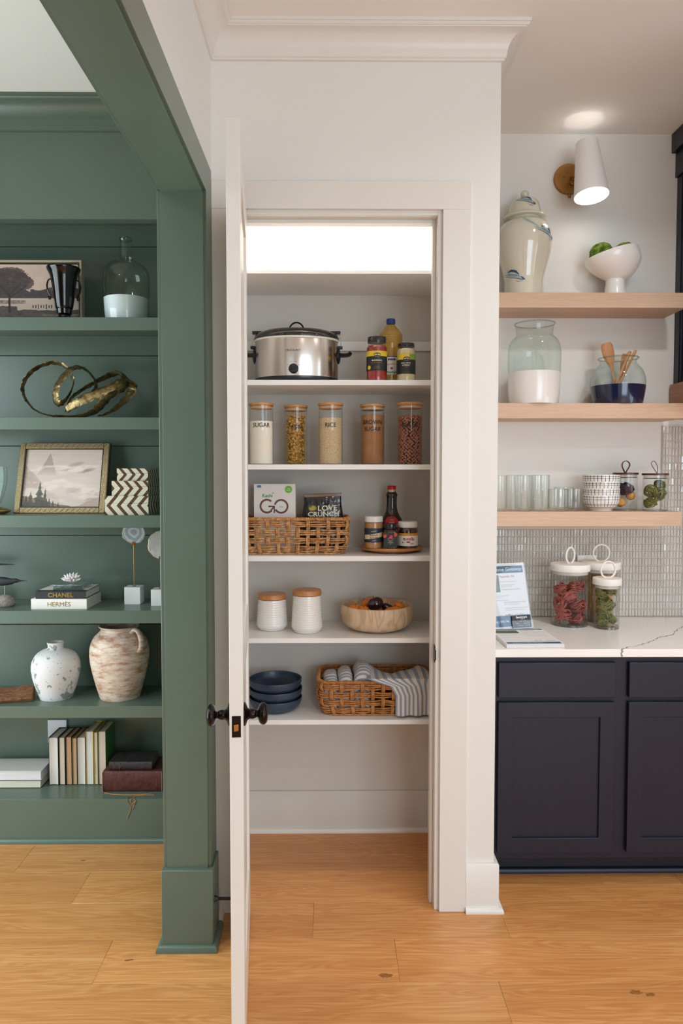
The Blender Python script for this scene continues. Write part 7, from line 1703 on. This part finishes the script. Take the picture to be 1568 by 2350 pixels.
for i, (px, py, Yn, r, lb) in enumerate(((1378, 1361, 3.0, .021, 'at the top left'), (1400, 1358, 3.0, .023, 'at the top right'), (1387, 1383, 2.995, .025, 'second from the top'), (1384, 1411, 3.0, .026, 'coiled, third from the top'), (1404, 1420, 3.01, .018, 'small, at the lower right'), (1383, 1436, 3.0, .020, 'lowest in the jar'), (1402, 1392, 3.03, .019, 'at the back right'))):
    X, Z = at(px, py, Yn); nest('green pasta nest in the small canister, ' + lb, 'pasta', X, Yn, max(Z, zc0 + 0.012 + r * .7), r, GNP, 'green pasta nests in the canister', 80 + i, clip=(x0, 3.015, R - 0.002, zc0 + 0.014))
# flyer stand
PAP = mat('paper_white', '#E9E7E4', 0.5); TEAL = mat('flyer_blue', '#2F6183', 0.4); PRD = mat('print_red', '#B8474C', 0.5); PGR = mat('print_grey', '#8E8E96', 0.5); PNV = mat('print_navy', '#2B2C4A', 0.5)
Yr = 2.995; brx = xat(1221, Yr, zc0); wv = Vector((math.cos(0.30), math.sin(0.30), 0)); W_, H_ = 0.2159, 0.279
lean = 0.262; nrm = Vector((math.sin(0.30), -math.cos(0.30), 0)); upv = Vector((0, 0, 1)) * math.cos(lean) - nrm * math.sin(lean)
corner = Vector((brx, Yr, zc0 + 0.004)); org = corner - wv * W_
t = thing('flyer_stand', 'clear acrylic stand with a blue and white giveaway flyer and a card pocket', 'sign', tuple(Vector((org.x, org.y, zc0))))
fl = lambda off: (lambda x, z: tuple(Vector((0, 0, 0.004)) + wv * x + upv * z + (nrm * math.cos(lean) + Vector((0, 0, math.sin(lean)))) * off))
def slab(a, x0, x1, z0, z1, d0, d1):
    P = [fl(d)(x, z) for z in (z0, z1) for x, d in ((x0, d0), (x1, d0), (x1, d1), (x0, d1))]; return a.quadbox(P)
ACR = glass('acrylic_sheet', (0.95, 0.96, 0.97), 1.0)
obj('acrylic_back', slab(B(), -0.004, W_ + 0.004, 0, H_ + 0.003, -0.004, -0.002), ACR, t)
obj('acrylic_front', slab(B(), -0.004, W_ + 0.004, 0, H_ - 0.004, 0.002, 0.0032), ACR, t)
ft = B(); a0, a1 = Vector((0, 0, 0.001)), Vector((0, 0, 0.004))
bk_ = -nrm * 0.075
ft.quadbox([tuple(a0), tuple(a0 + wv * W_), tuple(a0 + wv * W_ + bk_), tuple(a0 + bk_), tuple(a1), tuple(a1 + wv * W_), tuple(a1 + wv * W_ + bk_), tuple(a1 + bk_)])
obj('acrylic_foot', ft, ACR, t)
fly = obj('flyer', slab(B(), 0, W_, 0.001, H_, -0.0012, -0.0004), PAP, t)
F0 = fl(0.0); F1 = fl(0.0004)
obj('flyer_banner', patch(F0, 0.006, W_ - 0.008, H_ - 0.042, H_ - 0.012, 2, 1), TEAL, fly); obj('flyer_banner', patch(F0, 0.002, W_ - 0.002, 0.012, 0.058, 2, 1), TEAL, fly)
write("Dream Home Giveaway", 0.0205, PAP, fly, lambda x, z: F1(W_ - 0.0135 + x, H_ - 0.033 + z), align='RIGHT', bold=0.0001)
write('Nashville, TN', 0.0125, PRD, fly, lambda x, z: F0(0.093 + x, H_ - 0.061 + z), align='LEFT', bold=0.0001)
pc = patch(F0, 0.02, 0.088, H_ - 0.122, H_ - 0.05, 8, 8); obj('flyer_photo', pc, mat('photo_green', '#5F6B52', 0.5, var=0.5, vscale=60), fly)
tl_ = [('Located in the Village at Fern Lake', 0.0058, 0.093, 0.080, PGR), ('June 2024 Showcase Home', 0.006, 0.093, 0.094, PGR), ('Spring Hill, TN 37174', 0.006, 0.093, 0.101, PGR), ('Giveaway date: June 23, 2024', 0.0072, 0.095, 0.114, PRD),
       ('Open house every weekend beginning in May', 0.0058, 0.015, 0.139, PGR), ('Saturday 9 - 5 and Sunday noon - 5', 0.0058, 0.015, 0.147, PGR), ('Reserve your ticket now for a chance to win', 0.0058, 0.015, 0.158, PGR),
       ('Second Prize Deadline, May 17, 2024', 0.0068, 0.098, 0.168, PRD), ('Win a suite of kitchen appliances', 0.0056, 0.100, 0.176, PGR), ('Register free at the Open House for a chance to', 0.0056, 0.100, 0.192, PRD), ('win a gift card, courtesy of our sponsors', 0.0056, 0.100, 0.200, PGR)]
for s, sz, x_, dz, m_ in tl_: write(s, sz, m_, fly, lambda x, z: F0(x_ + x, H_ - dz + z), align='LEFT', name='flyer_text')
for i, (s, x_, dz, m_, sz) in enumerate((('HGI', 0.072, 0.222, PGR, .008), ('ARK', 0.096, 0.222, PNV, .009), ('one', 0.120, 0.221, PRD, .009), ('BOSCH', 0.140, 0.221, PRD, .006), ('KOHLER', 0.165, 0.221, PNV, .006), ('Signature', 0.085, 0.236, PGR, .009), ('BIG', 0.125, 0.234, PRD, .009), ('98.1', 0.126, 0.241, TEAL, .009), ('ACTION', 0.160, 0.236, PRD, .0105), ('M NEWS', 0.112, 0.2515 - .004, PNV, .009))):
    write(s, sz, m_, fly, lambda x, z: F0(x_ + x, H_ - dz + z), name='sponsor_mark', align='LEFT')
obj('flyer_dot', blob(F0, 0.117, H_ - 0.218, 0.0035, 0.0035, 14), PRD, fly, smooth=False)
write('home.org | 800-746', 0.0125, PAP, fly, lambda x, z: F1(0.012 + x, 0.030 + z), align='LEFT', bold=0.0001)
cd = obj('card_stack', slab(B(), W_ - 0.094, W_ - 0.005, 0.004, 0.055, 0.006, 0.009), mat('card_black', '#2A2630', 0.4), t); F2 = fl(0.0094)
write('Benchmark', 0.0115, PAP, cd, lambda x, z: F2(W_ - 0.049 + x, 0.044 + z), bold=0.0003); write('REALTY', 0.006, PAP, cd, lambda x, z: F2(W_ - 0.043 + x, 0.038 + z)); obj('card_stroke', stroke(F2, [(W_ - 0.072, 0.041), (W_ - 0.052, 0.040)], [0.002, 0.001]), PRD, cd, smooth=False)
for i, (s, x_, z_) in enumerate((('at your service', -.030, .030), ('615 555 0134', -.012, .024), ('Realtor', -.078, .021), ('office 615 555', -.012, .018), ('Franklin, TN', -.070, .012), ('www.realty', -.012, .011))): write(s, 0.0050, PAP, cd, lambda x, z: F2(W_ + x_ + x, z_ + z), align='LEFT' if x_ < -.05 else 'RIGHT', name='card_text')
obj('card_pocket', slab(slab(B(), W_ - 0.098, W_ + 0.004, 0.0, 0.034, 0.0105, 0.0120), W_ - 0.098, W_ + 0.004, 0.0, 0.0025, 0.003, 0.0105), ACR, t)
# stack of flyers lying flat
A0 = Vector((*onc(1163, 1487.5), 0)); A1 = Vector((*onc(1296, 1486.5), 0)); wv2 = (A1 - A0).normalized(); hv2 = Vector((-wv2.y, wv2.x, 0)); hv2 = (Vector((*onc(1251, 1446), 0)) - A1); hv2 = hv2 - wv2 * hv2.dot(wv2); hv2.normalize()
Wd = (A1 - A0).length; Dp = Wd * 0.279 / 0.2159 * 0.93; hst = 0.014
t = thing('flyer_pile', 'neat pile of blue and white flyers lying at the counter front edge', 'paper', (A0.x, A0.y, zc0))
G = lambda z0: (lambda x, y: tuple(wv2 * x + hv2 * y + Vector((0, 0, z0))))
b = B().quadbox([G(0)(0, 0), G(0)(Wd, 0), G(0)(Wd, Dp), G(0)(0, Dp), G(hst)(0, 0), G(hst)(Wd, 0), G(hst)(Wd, Dp), G(hst)(0, Dp)])
obj('sheets', b, pages('pages_flyer_h', '#E9E6E8'), t); g_ = G(hst + 0.0004); g2_ = G(hst + 0.0008)
obj('printed_top', B().grid(lambda a, c: G(hst + 0.0002)(Wd * a, Dp * c), 1, 1), PAP, t)
obj('flyer_banner', patch(g_, Wd * .03, Wd * .97, Dp * .92, Dp * .985, 2, 1), TEAL, t); obj('flyer_banner', patch(g_, Wd * .03, Wd * .97, Dp * .03, Dp * .13, 2, 1), TEAL, t)
obj('flyer_photo', patch(g_, Wd * .04, Wd * .46, Dp * .70, Dp * .89, 8, 4), mat('photo_green', '#5F6B52', 0.5, var=0.5, vscale=60), t)
write('Dream Home Giveaway', 0.016, PAP, t, lambda x, y: g2_(Wd * .5 + x, Dp * .93 + y), sx=1.1); write('home.org | 800-746-9774', 0.0115, PAP, t, lambda x, y: g2_(Wd * .4 + x, Dp * .055 + y), bold=.0002)
write('Nashville, TN', 0.011, PRD, t, lambda x, y: g_(Wd * .66 + x, Dp * .86 + y)); write('ACTION', 0.010, PRD, t, lambda x, y: g_(Wd * .85 + x, Dp * .20 + y), bold=.0002); write('BIG 98', 0.009, PNV, t, lambda x, y: g_(Wd * .62 + x, Dp * .20 + y), bold=.0002)
for i, (x_, y_, s) in enumerate(((.52, .76, 'Located in the Village at Fern Lake'), (.52, .70, 'Giveaway date: June 23, 2024'), (.06, .62, 'Open house every weekend in May'), (.06, .55, 'Saturday 9 - 5 and Sunday noon - 5'), (.52, .58, 'Second Prize Deadline, May 17'), (.52, .50, 'Register free at the Open House'), (.06, .40, 'Reserve your ticket now'), (.06, .28, 'Thank you to our sponsors'))): write(s, 0.0065, PGR, t, lambda x, y: g_(Wd * x_ + x, Dp * y_ + y), align='LEFT', name='flyer_text')
